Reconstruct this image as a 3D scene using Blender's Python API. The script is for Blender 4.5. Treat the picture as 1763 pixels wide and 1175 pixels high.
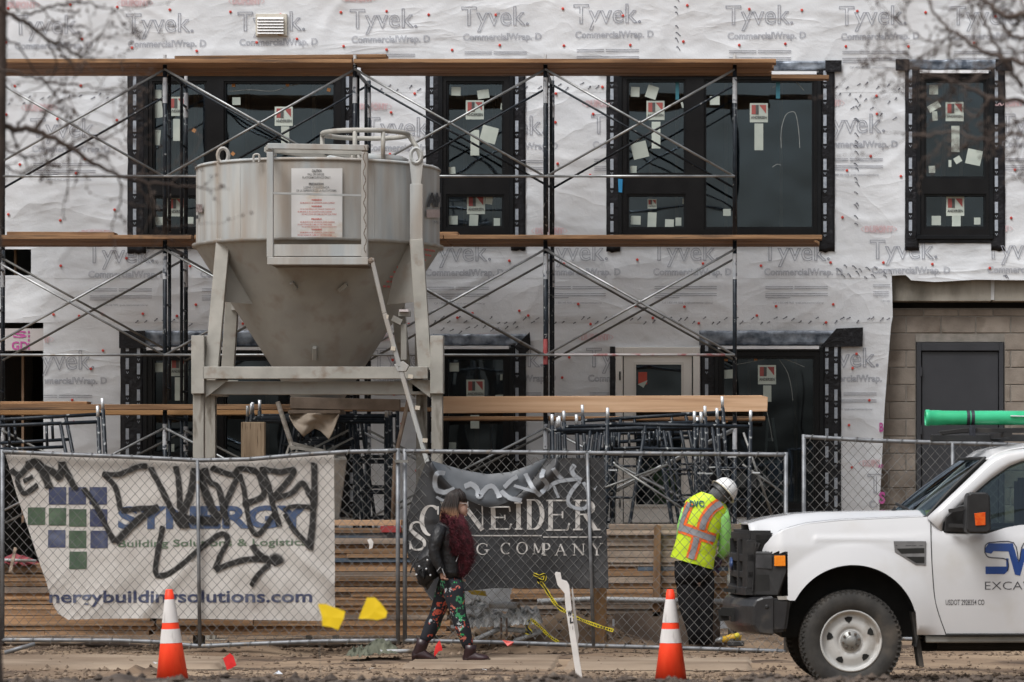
import bpy, bmesh, math, random
from mathutils import Vector, Matrix, noise, Euler
R = math.radians
random.seed(7)
sc = bpy.context.scene
C = sc.collection
for o in list(bpy.data.objects): bpy.data.objects.remove(o)

# ------------------------------------------------------------------ camera
F, CX, CY, EYE = 6200.0, 1270.0, 855.0, 1.63      # a long lens, square to the facade
cam = bpy.data.cameras.new('camera'); camo = bpy.data.objects.new('camera', cam); C.objects.link(camo)
camo.location = (0, 0, EYE); camo.rotation_euler = (R(90), 0, 0)
cam.sensor_width = 36; cam.lens = F / 1763 * 36
cam.shift_x = (881.5 - CX) / 1763; cam.shift_y = (CY - 587.5) / 1763
cam.clip_end = 2000; cam.clip_start = .5
cam.dof.use_dof = True; cam.dof.focus_distance = 36.3; cam.dof.aperture_fstop = 4.4
sc.camera = camo
# ------------------------------------------------------------------ sky, sun, exposure
w = bpy.data.worlds.new('World'); sc.world = w; w.use_nodes = True
nt = w.node_tree; nt.nodes.clear()
SUN_EL, SUN_AZ = 58, 215
sky = nt.nodes.new('ShaderNodeTexSky'); sky.sky_type = 'NISHITA'; sky.sun_disc = False
sky.sun_elevation = R(SUN_EL); sky.sun_rotation = R(SUN_AZ); sky.air_density = 1.6; sky.dust_density = 6; sky.ozone_density = 1.0
hs = nt.nodes.new('ShaderNodeHueSaturation'); hs.inputs['Saturation'].default_value = .50
bg = nt.nodes.new('ShaderNodeBackground'); bg.inputs[1].default_value = .092
wo = nt.nodes.new('ShaderNodeOutputWorld')
nt.links.new(sky.outputs[0], hs.inputs['Color']); nt.links.new(hs.outputs[0], bg.inputs[0]); nt.links.new(bg.outputs[0], wo.inputs[0])
sl = bpy.data.lights.new('sun', 'SUN'); sl.energy = 1.5; sl.angle = R(24); sl.color = (.94, .97, 1)
so = bpy.data.objects.new('sun', sl); C.objects.link(so); so.location = (0, 0, 20)
az = R(SUN_AZ); el = R(SUN_EL)
sd = Vector((math.sin(az) * math.cos(el), math.cos(az) * math.cos(el), math.sin(el)))   # towards the sun
so.rotation_euler = sd.to_track_quat('Z', 'Y').to_euler()
sc.view_settings.view_transform = 'Standard'; sc.view_settings.look = 'None'
sc.view_settings.exposure = .52; sc.view_settings.gamma = 1; sc.view_settings.use_curve_mapping = False
sc.cycles.max_bounces = 8; sc.cycles.transparent_max_bounces = 24; sc.cycles.caustics_reflective = False; sc.cycles.caustics_refractive = False

# ------------------------------------------------------------------ helpers
def P(px, py, d): return Vector(((px - CX) / F * d, d, EYE - (py - CY) / F * d))
def X(px, d): return (px - CX) / F * d
def Z(py, d): return EYE - (py - CY) / F * d
def nz(x, y=0., z=0.): return noise.noise(Vector((x, y, z)))
def lerp(a, b, t): return a + (b - a) * t
def interp(pts, x):
    if x <= pts[0][0]: return pts[0][1]
    for (a, b), (c, d) in zip(pts, pts[1:]):
        if x <= c: return b + (d - b) * (x - a) / (c - a) if c > a else d
    return pts[-1][1]
def smooth(pts, n=6, closed=False):
    pts = [Vector(p) for p in pts]; out = []; L = len(pts)
    rng = range(L if closed else L - 1)
    for i in rng:
        g = (lambda k: pts[k % L]) if closed else (lambda k: pts[min(max(k, 0), L - 1)])
        p0, p1, p2, p3 = g(i - 1), g(i), g(i + 1), g(i + 2)
        for j in range(n):
            t = j / n
            out.append(.5 * ((2 * p1) + (p2 - p0) * t + (2 * p0 - 5 * p1 + 4 * p2 - p3) * t * t + (3 * p1 - p0 - 3 * p2 + p3) * t ** 3))
    if not closed: out.append(pts[-1])
    return out

MATS = {}
def mat(name, c1, c2=None, scale=4., rough=.7, bump=0., bscale=None, metal=0., rnd=0., detail=6., stretch=None, c3=None, s3=1., t3=(.55, .7), spec=.5, coat=0., lo=.35, hi=.65):
    """procedural material: two tones by noise, a third as stains, fine relief, per-object variation"""
    if name in MATS: return MATS[name]
    m = bpy.data.materials.new(name); m.use_nodes = True; MATS[name] = m
    t = m.node_tree; n = t.nodes; b = n['Principled BSDF']; L = t.links.new
    c2 = c2 or c1
    tc = n.new('ShaderNodeTexCoord'); vec = tc.outputs['Object']
    if rnd or stretch:
        mp = n.new('ShaderNodeMapping'); L(vec, mp.inputs[0]); vec = mp.outputs[0]
        if stretch: mp.inputs['Scale'].default_value = stretch
        if rnd:
            oi = n.new('ShaderNodeObjectInfo'); ml = n.new('ShaderNodeMath'); ml.operation = 'MULTIPLY'; ml.inputs[1].default_value = 37.
            L(oi.outputs['Random'], ml.inputs[0]); L(ml.outputs[0], mp.inputs['Location'])
    ns = n.new('ShaderNodeTexNoise'); ns.inputs['Scale'].default_value = scale; ns.inputs['Detail'].default_value = detail; L(vec, ns.inputs['Vector'])
    rp = n.new('ShaderNodeValToRGB'); L(ns.outputs['Fac'], rp.inputs[0])
    rp.color_ramp.elements[0].position = lo; rp.color_ramp.elements[1].position = hi
    rp.color_ramp.elements[0].color = (*c1, 1); rp.color_ramp.elements[1].color = (*c2, 1)
    col = rp.outputs[0]
    if c3:
        n3 = n.new('ShaderNodeTexNoise'); n3.inputs['Scale'].default_value = s3; n3.inputs['Detail'].default_value = 8; L(vec, n3.inputs['Vector'])
        r3 = n.new('ShaderNodeValToRGB'); L(n3.outputs['Fac'], r3.inputs[0]); r3.color_ramp.elements[0].position = t3[0]; r3.color_ramp.elements[1].position = t3[1]
        mx = n.new('ShaderNodeMix'); mx.data_type = 'RGBA'; L(r3.outputs[0], mx.inputs[0]); L(col, mx.inputs[6]); mx.inputs[7].default_value = (*c3, 1); col = mx.outputs[2]
    if rnd:
        hv = n.new('ShaderNodeHueSaturation'); mr = n.new('ShaderNodeMapRange'); L(oi.outputs['Random'], mr.inputs[0])
        mr.inputs[3].default_value = 1 - rnd; mr.inputs[4].default_value = 1 + rnd
        L(mr.outputs[0], hv.inputs['Value']); L(col, hv.inputs['Color']); col = hv.outputs[0]
    L(col, b.inputs['Base Color'])
    b.inputs['Roughness'].default_value = rough; b.inputs['Metallic'].default_value = metal
    b.inputs['Specular IOR Level'].default_value = spec; b.inputs['Coat Weight'].default_value = coat
    if bump:
        nb = n.new('ShaderNodeTexNoise'); nb.inputs['Scale'].default_value = bscale or scale * 6; nb.inputs['Detail'].default_value = 5; L(vec, nb.inputs['Vector'])
        bp = n.new('ShaderNodeBump'); bp.inputs['Strength'].default_value = 1; bp.inputs['Distance'].default_value = bump; L(nb.outputs['Fac'], bp.inputs['Height']); L(bp.outputs[0], b.inputs['Normal'])
    return m

class MB:
    def __init__(s): s.v = []; s.f = []; s.mi = []; s.at = []; s.cur = 0
    def add(s, vs, fs, a=None):
        o = len(s.v); s.v += [Vector(v) for v in vs]; s.f += [tuple(i + o for i in f) for f in fs]; s.mi += [s.cur] * len(fs)
        s.at += (a if a else [1.] * len(vs)); return s
    def box(s, lo, hi, M=None):
        x0, y0, z0 = lo; x1, y1, z1 = hi
        vs = [Vector(p) for p in ((x0,y0,z0),(x1,y0,z0),(x1,y1,z0),(x0,y1,z0),(x0,y0,z1),(x1,y0,z1),(x1,y1,z1),(x0,y1,z1))]
        if M: vs = [M @ v for v in vs]
        return s.add(vs, [(0,3,2,1),(4,5,6,7),(0,1,5,4),(1,2,6,5),(2,3,7,6),(3,0,4,7)])
    def pbox(s, x0, y0, x1, y1, d, t, d2=None):      # photo rectangle at depth d, thickness t (away from the camera)
        return s.box((X(x0, d), d, Z(y1, d)), (X(x1, d), d + t, Z(y0, d)))
    def tube(s, pts, r, n=8, closed=False, cap=True):
        pts = [Vector(p) for p in pts]; L = len(pts); rs = r if isinstance(r, (list, tuple)) else [r] * L
        o = len(s.v); prev = None
        for i, p in enumerate(pts):
            a = pts[(i - 1) % L] if (closed or i > 0) else p; b = pts[(i + 1) % L] if (closed or i < L - 1) else p
            t = (b - a); t = t.normalized() if t.length > 1e-9 else Vector((0, 0, 1))
            if prev is None:
                u = t.cross(Vector((0, 0, 1))); u = u if u.length > .1 else t.cross(Vector((0, 1, 0)))
            else: u = prev - t * prev.dot(t)
            if u.length < 1e-6: u = t.orthogonal()
            u.normalize(); prev = u; v = t.cross(u)
            for k in range(n):
                q = 2 * math.pi * (k + .5) / n; s.v.append(p + (u * math.cos(q) + v * math.sin(q)) * rs[i]); s.at.append(1.)
        for i in range(L if closed else L - 1):
            for k in range(n):
                a = o + i * n + k; b = o + i * n + (k + 1) % n; c = o + ((i + 1) % L) * n + (k + 1) % n; d = o + ((i + 1) % L) * n + k
                s.f.append((a, b, c, d)); s.mi.append(s.cur)
        if cap and not closed:
            s.f.append(tuple(o + k for k in reversed(range(n)))); s.f.append(tuple(o + (L - 1) * n + k for k in range(n))); s.mi += [s.cur] * 2
        return s
    def bar(s, a, b, w, t, up=(0, 0, 1)):            # rectangular bar from a to b
        a = Vector(a); b = Vector(b); d = (b - a).normalized(); up = Vector(up); u = d.cross(up)
        if u.length < .05: u = d.cross(Vector((0, 1, 0)))
        u.normalize(); v = u.cross(d); vs = []
        for p in (a, b):
            for i, j in ((-1,-1),(1,-1),(1,1),(-1,1)): vs.append(p + u * i * w / 2 + v * j * t / 2)
        return s.add(vs, [(0,3,2,1),(4,5,6,7),(0,1,5,4),(1,2,6,5),(2,3,7,6),(3,0,4,7)])
    def prism(s, pts, dv):                            # polygon extruded by vector
        n = len(pts); pts = [Vector(p) for p in pts]; dv = Vector(dv)
        vs = pts + [p + dv for p in pts]
        return s.add(vs, [tuple(range(n))[::-1], tuple(range(n, 2 * n))] + [(i, (i + 1) % n, n + (i + 1) % n, n + i) for i in range(n)])
    def rings(s, rings, cap=True, closed=True):       # loft between rings of equal count
        n = len(rings[0]); o = len(s.v)
        for r in rings: s.v += [Vector(p) for p in r]; s.at += [1.] * n
        for i in range(len(rings) - 1):
            for k in range(n if closed else n - 1):
                s.f.append((o + i * n + k, o + i * n + (k + 1) % n, o + (i + 1) * n + (k + 1) % n, o + (i + 1) * n + k)); s.mi.append(s.cur)
        if cap and closed:
            s.f.append(tuple(o + k for k in reversed(range(n)))); s.f.append(tuple(o + (len(rings) - 1) * n + k for k in range(n))); s.mi += [s.cur] * 2
        return s
    def lathe(s, prof, c, n=24, a0=0, a1=360, cap=True):
        full = abs(a1 - a0) >= 360; m = n if full else n + 1
        rr = [[Vector((c[0] + r * math.cos(R(a0 + (a1 - a0) * k / n)), c[1] + r * math.sin(R(a0 + (a1 - a0) * k / n)), c[2] + z)) for k in range(m)] for r, z in prof]
        return s.rings(rr, cap=cap and full, closed=full)
    def loft(s, secs, n=14, cap=True):                # secs: (center, rx, ry, normal-ish axis) -> elliptical rings
        rr = []
        for i, q in enumerate(secs):
            c, rx, ry = Vector(q[0]), q[1], q[2]
            a = Vector(secs[max(i - 1, 0)][0]); b = Vector(secs[min(i + 1, len(secs) - 1)][0]); t = (b - a).normalized()
            u = Vector((1, 0, 0)); u = (u - t * u.dot(t)); 
            if u.length < .2: u = Vector((0, 0, 1)) - t * t.z
            u.normalize(); v = t.cross(u)
            rr.append([c + u * rx * math.cos(2 * math.pi * k / n) + v * ry * math.sin(2 * math.pi * k / n) for k in range(n)])
        return s.rings(rr, cap=cap)
    def ball(s, c, r, n=12, m=8, M=None):
        r = r if isinstance(r, (tuple, list)) else (r, r, r); rr = []
        for i in range(m + 1):
            a = math.pi * (i / m) ; a = min(max(a, .02), math.pi - .02)
            ring = [Vector((r[0] * math.sin(a) * math.cos(2 * math.pi * k / n), r[1] * math.sin(a) * math.sin(2 * math.pi * k / n), -r[2] * math.cos(a))) for k in range(n)]
            if M: ring = [M @ p for p in ring]
            rr.append([p + Vector(c) for p in ring])
        return s.rings(rr)
    def grid(s, nx, ny, fn, keep=None, double=False):
        o = len(s.v); vs = [fn(i / nx, j / ny) for j in range(ny + 1) for i in range(nx + 1)]
        s.v += vs; s.at += [1.] * len(vs)
        for j in range(ny):
            for i in range(nx):
                if keep and not keep((i + .5) / nx, (j + .5) / ny): continue
                a = o + j * (nx + 1) + i; s.f.append((a, a + 1, a + nx + 2, a + nx + 1)); s.mi.append(s.cur)
        return s
    def ribbon(s, pts, wd, off=Vector((0, 0, 0)), soft=False):   # flat stroke in the XZ plane
        pts = [Vector(p) for p in pts]; L = len(pts); ws = wd if isinstance(wd, (list, tuple)) else [wd] * L
        vs = []; a = []
        for i, p in enumerate(pts):
            t = pts[min(i + 1, L - 1)] - pts[max(i - 1, 0)]; t = Vector((t.x, 0, t.z))
            t = t.normalized() if t.length > 1e-9 else Vector((1, 0, 0)); nn = Vector((-t.z, 0, t.x)) * ws[i] / 2
            vs += [p - nn + off, p + off, p + nn + off]; e = 0. if (soft and i in (0, L - 1)) else 1.
            a += [0. if soft else 1., e, 0. if soft else 1.]
        fs = []
        for i in range(L - 1):
            for k in (0, 1): b = i * 3 + k; fs.append((b, b + 3, b + 4, b + 1))
        return s.add(vs, fs, a)
    def build(s, name, m, parent=None, smooth=False, world=True, loc=None, label=None, cat=None, group=None, kind=None, bev=0., solid=0., sub=0):
        org = Vector((0, 0, 0))
        if parent is not None and world:
            p = parent
            while p is not None: org += Vector(p.location); p = p.parent
        if loc is not None and world: org = org + Vector(loc)
        me = bpy.data.meshes.new(name); me.from_pydata([tuple(v - org) for v in s.v], [], s.f)
        if any(a != 1. for a in s.at):
            at = me.attributes.new('soft', 'FLOAT', 'POINT'); at.data.foreach_set('value', s.at)
        ms = m if isinstance(m, (list, tuple)) else [m]
        for q in ms: me.materials.append(q)
        if len(ms) > 1: me.polygons.foreach_set('material_index', s.mi)
        if smooth: me.polygons.foreach_set('use_smooth', [True] * len(s.f))
        bm = bmesh.new(); bm.from_mesh(me); 
        if not any(a != 1. for a in s.at): bmesh.ops.recalc_face_normals(bm, faces=bm.faces)
        if bev:
            bmesh.ops.bevel(bm, geom=[e for e in bm.edges if len(e.link_faces) == 2 and e.calc_face_angle(0) > .5], offset=bev, segments=2 if bev > .015 else 1, affect='EDGES', clamp_overlap=True)
        bm.to_mesh(me); bm.free(); me.update()
        if smooth and bev: pass
        o = bpy.data.objects.new(name, me); C.objects.link(o)
        if parent is not None: o.parent = parent
        if loc is not None: o.location = loc
        if solid:
            md = o.modifiers.new('t', 'SOLIDIFY'); md.thickness = solid; md.offset = 0
        if sub:
            md = o.modifiers.new('s', 'SUBSURF'); md.levels = sub; md.render_levels = sub
        if label: o['label'] = label
        if cat: o['category'] = cat
        if group: o['group'] = group
        if kind: o['kind'] = kind
        return o

def thing(name, label, cat, loc=(0, 0, 0), group=None):
    o = bpy.data.objects.new(name, None); C.objects.link(o); o.location = loc; o.empty_display_size = .2
    o['label'] = label; o['category'] = cat
    if group: o['group'] = group
    return o
def copy_tree(o, parent=None, loc=None):
    c = o.copy(); C.objects.link(c); c.parent = parent
    if loc is not None: c.location = loc
    for ch in list(o.children): copy_tree(ch, c)
    return c

# text: glyph outlines of Blender's built-in face, fitted into a rectangle
_tc = {}
def text_mesh(s, filled, off=0.):
    k = (s, filled, off)
    if k in _tc: return _tc[k]
    cu = bpy.data.curves.new('t', 'FONT'); cu.body = s; cu.dimensions = '2D'; cu.fill_mode = 'BOTH' if filled else 'NONE'; cu.resolution_u = 3; cu.offset = off
    ob = bpy.data.objects.new('t', cu); C.objects.link(ob)
    dg = bpy.context.evaluated_depsgraph_get(); dg.update()
    me = bpy.data.meshes.new_from_object(ob.evaluated_get(dg))
    if filled: vs = [v.co.copy() for v in me.vertices]; fs = [tuple(p.vertices) for p in me.polygons]
    else:
        vs = [v.co.copy() for v in me.vertices]; fs = [tuple(e.vertices) for e in me.edges]
    bpy.data.objects.remove(ob); bpy.data.curves.remove(cu); bpy.data.meshes.remove(me)
    x0 = min(v.x for v in vs); x1 = max(v.x for v in vs); y0 = min(v.y for v in vs); y1 = max(v.y for v in vs)
    vs = [((v.x - x0) / (x1 - x0), (v.y - y0) / (y1 - y0)) for v in vs]
    _tc[k] = (vs, fs); return _tc[k]
def put_text(mb, s, fn, filled=True, off=0., lw=.004):
    """fn(u,v)->world point, u right 0..1, v up 0..1"""
    vs, fs = text_mesh(s, filled, off)
    if filled: mb.add([fn(u, v) for u, v in vs], fs)
    else:
        for a, b in fs:
            p, q = fn(*vs[a]), fn(*vs[b]); t = Vector((q.x - p.x, 0, q.z - p.z))
            if t.length < 1e-6: continue
            t.normalize(); nn = Vector((-t.z, 0, t.x)) * lw / 2; e = t * lw * .35
            mb.add([p - nn - e, q - nn + e, q + nn + e, p + nn - e], [(0, 1, 2, 3)])
def rect_fn(x0, y0, x1, y1, d, dy=None, skew=0.):
    def fn(u, v):
        px = lerp(x0, x1, u); py = lerp(y1, y0, v) + skew * u; p = P(px, py, d)
        if dy: p.y = dy(p.x, p.z)
        return p
    return fn

# ------------------------------------------------------------------ materials
tyvek = mat('house wrap', (.64, .665, .70), (.725, .75, .785), 1.3, .55, .004, 7., c3=(.59,.60,.62), s3=.8, t3=(.5, .75), spec=.35)
def wrap_relief(m):        # creases: stretched ridges over the soft noise
    t = m.node_tree; n = t.nodes; L = t.links.new; b = n['Principled BSDF']; old = b.inputs['Normal'].links[0].from_node
    tc = n.new('ShaderNodeTexCoord'); last = old
    for rot, scl, dist, sz, ps in ((25, (1, 1, 2.4), .022, .5, 0), (-35, (1.3, 1, 2.0), .006, 1.1, 3), (12, (1.5, 1, 1.5), .0012, 14, 7)):
        mp = n.new('ShaderNodeMapping'); mp.inputs['Rotation'].default_value = (0, R(rot), 0); mp.inputs['Scale'].default_value = scl; mp.inputs['Location'].default_value = (ps, 0, 0); L(tc.outputs['Object'], mp.inputs[0])
        x = n.new('ShaderNodeTexNoise'); x.inputs['Scale'].default_value = sz; x.inputs['Detail'].default_value = 3; x.inputs['Distortion'].default_value = .8; L(mp.outputs[0], x.inputs['Vector'])
        s1 = n.new('ShaderNodeMath'); s1.operation = 'SUBTRACT'; s1.inputs[1].default_value = .5; L(x.outputs['Fac'], s1.inputs[0])
        s2 = n.new('ShaderNodeMath'); s2.operation = 'ABSOLUTE'; L(s1.outputs[0], s2.inputs[0])
        s3 = n.new('ShaderNodeMath'); s3.operation = 'POWER'; s3.inputs[1].default_value = .8; L(s2.outputs[0], s3.inputs[0])
        s4 = n.new('ShaderNodeMath'); s4.operation = 'MULTIPLY'; s4.inputs[1].default_value = -2.; L(s3.outputs[0], s4.inputs[0])
        bp = n.new('ShaderNodeBump'); bp.inputs['Distance'].default_value = dist; L(s4.outputs[0], bp.inputs['Height']); L(last.outputs[0], bp.inputs['Normal']); last = bp
    L(last.outputs[0], b.inputs['Normal'])
wrap_relief(tyvek)
ink = mat('grey ink', (.25, .27, .32), (.35, .36, .41), 9, .7)
ink_red = mat('red ink', (.64, .42, .44), (.70, .54, .56), 9, .7)
ink_dark = mat('dark ink', (.06, .065, .09), (.16, .17, .20), 12, .7)
nail_red = mat('nail cap', (.50, .045, .035), (.62, .075, .05), 3, .5)
magenta = mat('magenta ink', (.45, .06, .28), (.55, .12, .36), 8, .6)
black_tape = mat('black flashing', (.006, .006, .008), (.014, .014, .018), 7, .4, .010, 22, c3=(.035, .035, .04), s3=14, t3=(.62, .72), spec=.3)
silver_tape = mat('silver tape', (.05, .065, .09), (.30, .34, .40), 9, .3, .006, 12, metal=.3)
frame_black = mat('window frame', (.005, .005, .006), (.009, .009, .010), 5, .45, .0006, 60, spec=.22)
frame_gloss = mat('sash', (.004, .005, .007), (.009, .010, .012), 3, .35, spec=.25)
alu = mat('drip edge', (.75, .78, .84), (.85, .87, .9), 3, .35)
label_white = mat('tape print', (.30, .34, .40), (.42, .46, .52), 30, .5)
paper = mat('paper sticker', (.42, .48, .44), (.52, .57, .52), 5, .6, rnd=.12)
paper_print = mat('sticker print', (.05, .06, .06), (.09, .09, .09), 5, .6)
logo_red = mat('sticker red', (.30, .06, .06), (.36, .09, .08), 5, .6)
wood_dark = mat('interior stud', (.16, .10, .06), (.24, .15, .09), 4, .7)
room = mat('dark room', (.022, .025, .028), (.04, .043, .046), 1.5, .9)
blue_tape = mat('blue tape', (.02, .22, .48), (.03, .28, .55), 5, .5)

def glass_mat(name, tint, refl, rough=.02, bump=.0):
    m = bpy.data.materials.new(name); m.use_nodes = True; t = m.node_tree; n = t.nodes; n.clear(); L = t.links.new
    tr = n.new('ShaderNodeBsdfTransparent'); tr.inputs[0].default_value = (*tint, 1); gl = n.new('ShaderNodeBsdfGlossy'); gl.inputs['Roughness'].default_value = rough; gl.inputs[0].default_value = (.66, .80, .96, 1)
    fr = n.new('ShaderNodeFresnel'); fr.inputs[0].default_value = refl; mx = n.new('ShaderNodeMixShader'); o = n.new('ShaderNodeOutputMaterial')
    L(fr.outputs[0], mx.inputs[0]); L(tr.outputs[0], mx.inputs[1]); L(gl.outputs[0], mx.inputs[2]); L(mx.outputs[0], o.inputs[0])
    if bump:
        nb = n.new('ShaderNodeTexNoise'); nb.inputs['Scale'].default_value = .9; bp = n.new('ShaderNodeBump'); bp.inputs['Distance'].default_value = bump
        tc = n.new('ShaderNodeTexCoord'); L(tc.outputs['Object'], nb.inputs['Vector']); L(nb.outputs[0], bp.inputs['Height']); L(bp.outputs[0], gl.inputs['Normal'])
    return m
glass = glass_mat('window glass', (.68, .74, .78), 1.85, .03, .014)

# ------------------------------------------------------------------ the building
YW = 41.7
def wr(x, z):
    n1 = nz(x * .9 + z * .4, 3.1, z * 1.7 - x * .3); n2 = nz(x * 2.1 - z * 1.1, 7.7, z * 3.1 + x * .7)
    return .010 * max(0, 1 - abs(n1) * 4) ** 2 + .004 * max(0, 1 - abs(n2) * 4) + .004 * (nz(x * 4, 1, z * 4) + .6) * .6
def wy(x, z, off=0.): return YW - .004 - wr(x, z) - off
bld = thing('apartment_building', 'unfinished apartment building wrapped in wrinkled white house wrap with black windows', 'building', (0, YW, 0))

WIN = [ # frame rect, panes (rects), tape (left x0,x1 right x0,x1, top, bottom), header rect
 dict(f=(250,125,592,420), panes=[(262,140,356,305),(262,337,356,395),(385,140,578,395)], tp=(220,252,590,609,118,437)),
 dict(f=(757,125,882,413), panes=[(768,140,868,304),(768,335,868,393)], tp=(733,759,880,905,118,432)),
 dict(f=(1066,127,1412,413), panes=[(1079,137,1181,302),(1079,334,1181,395),(1212,137,1402,395)], tp=(1044,1068,1410,1437,108,434)),
 dict(f=(1580,125,1708,410), panes=[(1591,137,1698,308),(1591,334,1698,394)], tp=(1558,1582,1706,1730,106,432)),
 dict(f=(248,602,600,882), panes=[(262,617,356,782),(262,808,356,868),(385,617,585,868)], tp=(208,250,598,612,572,892)),
 dict(f=(757,600,882,882), panes=[(768,615,870,780),(768,808,870,868)], tp=(735,759,880,906,578,892)),
 dict(f=(1232,600,1416,882), panes=[(1243,614,1404,868)], tp=(1206,1234,1414,1448,572,892)),
]
HOLES = [(a + 8, b + 8, c - 8, d - 8) for a, b, c, d in [q['f'] for q in WIN]] + [(1064, 604, 1202, 905), (-70, 428, 55, 476), (-70, 607, 73, 1100)]
def hole(px, py): return any(a < px < c and b < py < d for a, b, c, d in HOLES)
EDGE = [(470, 1535), (545, 1537), (560, 1534), (700, 1523), (760, 1520), (900, 1513), (1100, 1512)]
BOT = [(-80, 480), (1500, 480), (1535, 475), (1560, 474), (1568, 483), (1610, 486), (1680, 482), (1763, 483), (2300, 483)]
def sheet(x0, y0, x1f, y1f, off, n=4.6):
    x1m = 2300 if x1f is None else 1540; y1m = 484 if y1f is None else y1f
    nx = int((x1m - x0) / n); ny = int((y1m - y0) / n)
    def px(u, v):
        y = lerp(y0, y1m, v); x = lerp(x0, 2300 if x1f is None else interp(EDGE, y), u)
        if y1f is None: y = lerp(y0, interp(BOT, x), v)
        return x, y
    def fn(u, v):
        x, y = px(u, v); p = P(x, y, YW); p.y = wy(p.x, p.z, off); return p
    mb = MB().grid(nx, ny, fn, keep=lambda u, v: not hole(*px(u, v)))
    return mb.build('house_wrap', tyvek, bld, smooth=True)
SH = [sheet(-75, -120, None, 160, .006), sheet(-75, 150, None, None, .004), sheet(-75, 465, 1, 556, .002), sheet(75, 545, 1, 1100, 0.)]
SH[1]['label'] = 'middle band of wrap around the upper windows'

# prints, one block per repeat
def cy(off): return lambda x, z: wy(x, z, off + .006)
def clip(mb):          # prints stop at openings and at the edge of the sheet
    keep = []
    for f in mb.f:
        c = sum((mb.v[i] for i in f), Vector()) / len(f); px, py = CX + c.x * F / YW, CY - (c.z - EYE) * F / YW
        keep.append(not (hole(px, py) or (py > 482 and px > interp(EDGE, py) - 4) or (py > 560 and px < 77)))
    mb.f = [f for f, k in zip(mb.f, keep) if k]; mb.mi = [0] * len(mb.f); return mb
def print_block(T, y, sh, off, tilt=0., full=True):
    mb = MB(); f = cy(off)
    put_text(mb, 'Tyvek', rect_fn(T, y, T + 109, y + 43, YW, f, tilt), False, lw=.0075)
    put_text(mb, 'o', rect_fn(T + 111, y + 27, T + 115, y + 31, YW, f), False, lw=.006)
    put_text(mb, 'CommercialWrap. D', rect_fn(T + 3, y + 46, T + 137, y + 61, YW, f, tilt), False, lw=.0042)
    clip(mb).build('brand_print', ink, sh, kind='stuff')
    mb = MB()
    for (a, b, yy) in ((5, 52, 77), (55, 112, 77), (5, 52, 80.5), (55, 112, 80.5), (5, 112, 89), (5, 112, 92.5), (5, 48, 96)):
        mb.ribbon([P(T + a + k * (b - a) / 8, y + yy, YW) for k in range(9)], .008)
    mb2 = MB(); put_text(mb2, 'Call 1-800-448-9835  tyvek.com/commercialwrap', rect_fn(T + 18, y + 103, T + 105, y + 107.5, YW, f))
    for v in mb.v: v.y = wy(v.x, v.z, off + .006)
    for v in mb2.v: v.y = wy(v.x, v.z, off + .006)
    mb.v += []; o = len(mb.v); mb.add(mb2.v, mb2.f)
    clip(mb).build('small_print', mat('pale print', (.26, .27, .31), (.38, .39, .43), 20, .7), sh, kind='stuff')
    mb = MB(); d0 = y - 26
    for k in range(21):
        x = T - 9 + k * 2.4; e = math.sqrt(max(0, 1 - ((x - T - 15) / 27) ** 2)) * 7.5; mb.ribbon([P(x, d0 + 7 - e, YW), P(x, d0 + 7 + e, YW)], .0045)
    put_text(mb, 'DUPONT', rect_fn(T - 9, d0 + 2, T + 39, d0 + 12, YW, f), False, lw=.0055)
    for a, b in (((T - 11, d0 + 3), (T - 16, d0 + 7)), ((T - 16, d0 + 7), (T - 11, d0 + 11)), ((T + 41, d0 + 3), (T + 46, d0 + 7)), ((T + 46, d0 + 7), (T + 41, d0 + 11))):
        mb.ribbon([P(*a, YW), P(*b, YW)], .006)
    for v in mb.v: v.y = wy(v.x, v.z, off + .006)
    if clip(mb).f: mb.build('maker_print', ink_red, sh)
for T, y in ((23, 28), (218, 25), (410, 22), (603, 17), (795, 13), (988, 9), (1250, 11), (1445, 12), (1637, 12), (1830, 12), (2025, 12)): print_block(T, y, SH[0], .008, -1.5)
for T, y in ((53, 205), (629, 203), (823, 200), (1018, 198), (1408, 197), (1722, 197), (1915, 197), (2108, 197)): print_block(T, y, SH[1], .0062)
for T, y in ((150, 421), (343, 421), (730, 418), (931, 417), (1122, 417), (1313, 417), (1498, 414)): print_block(T, y, SH[2], .0080)
print_block(1697, 413, SH[1], .0080)
for T, y in ((47, 604), (640, 600), (820, 600), (1010, 600), (1397, 600)): print_block(T, y, SH[3], .0022)
print_block(1494, 817, SH[3], .0022)

# seam tape: clear strip with rows of ticks
def ticks(segs, step=14, wob=5, ang=35, dens=1):
    mb = MB()
    for (x0, y0, x1, y1) in segs:
        L = math.hypot(x1 - x0, y1 - y0); n = max(2, int(L / step * dens))
        for k in range(n):
            t = (k + random.random() * .5) / n; x = lerp(x0, x1, t) + random.uniform(-2, 2); y = lerp(y0, y1, t) + random.choice((-1, 1)) * wob * random.uniform(.3, 1)
            a = R(ang + random.uniform(-12, 12)); l = random.uniform(5, 9); dx, dz = math.cos(a) * l / 2, math.sin(a) * l / 2
            mb.ribbon([P(x - dx, y + dz, YW), P(x + dx, y - dz, YW)], .009); mb.ribbon([P(x + dx, y - dz, YW), P(x + dx - 2.5, y - dz + .6, YW)], .012)
    for v in mb.v: v.y = wy(v.x, v.z, .0125)
    return mb
ticks([(235, 556, 345, 556), (730, 552, 1545, 553), (1255, 575, 1400, 578), (730, 575, 900, 560)]).build('seam_stitching', ink_dark, SH[3], kind='stuff')
ticks([(628, 150, 735, 153), (905, 150, 1045, 148), (1437, 148, 1560, 150), (15, 175, 220, 165), (1440, 165, 1560, 175), (1460, 180, 1550, 205)], 16).build('seam_stitching', ink_dark, SH[1], kind='stuff')
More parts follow.
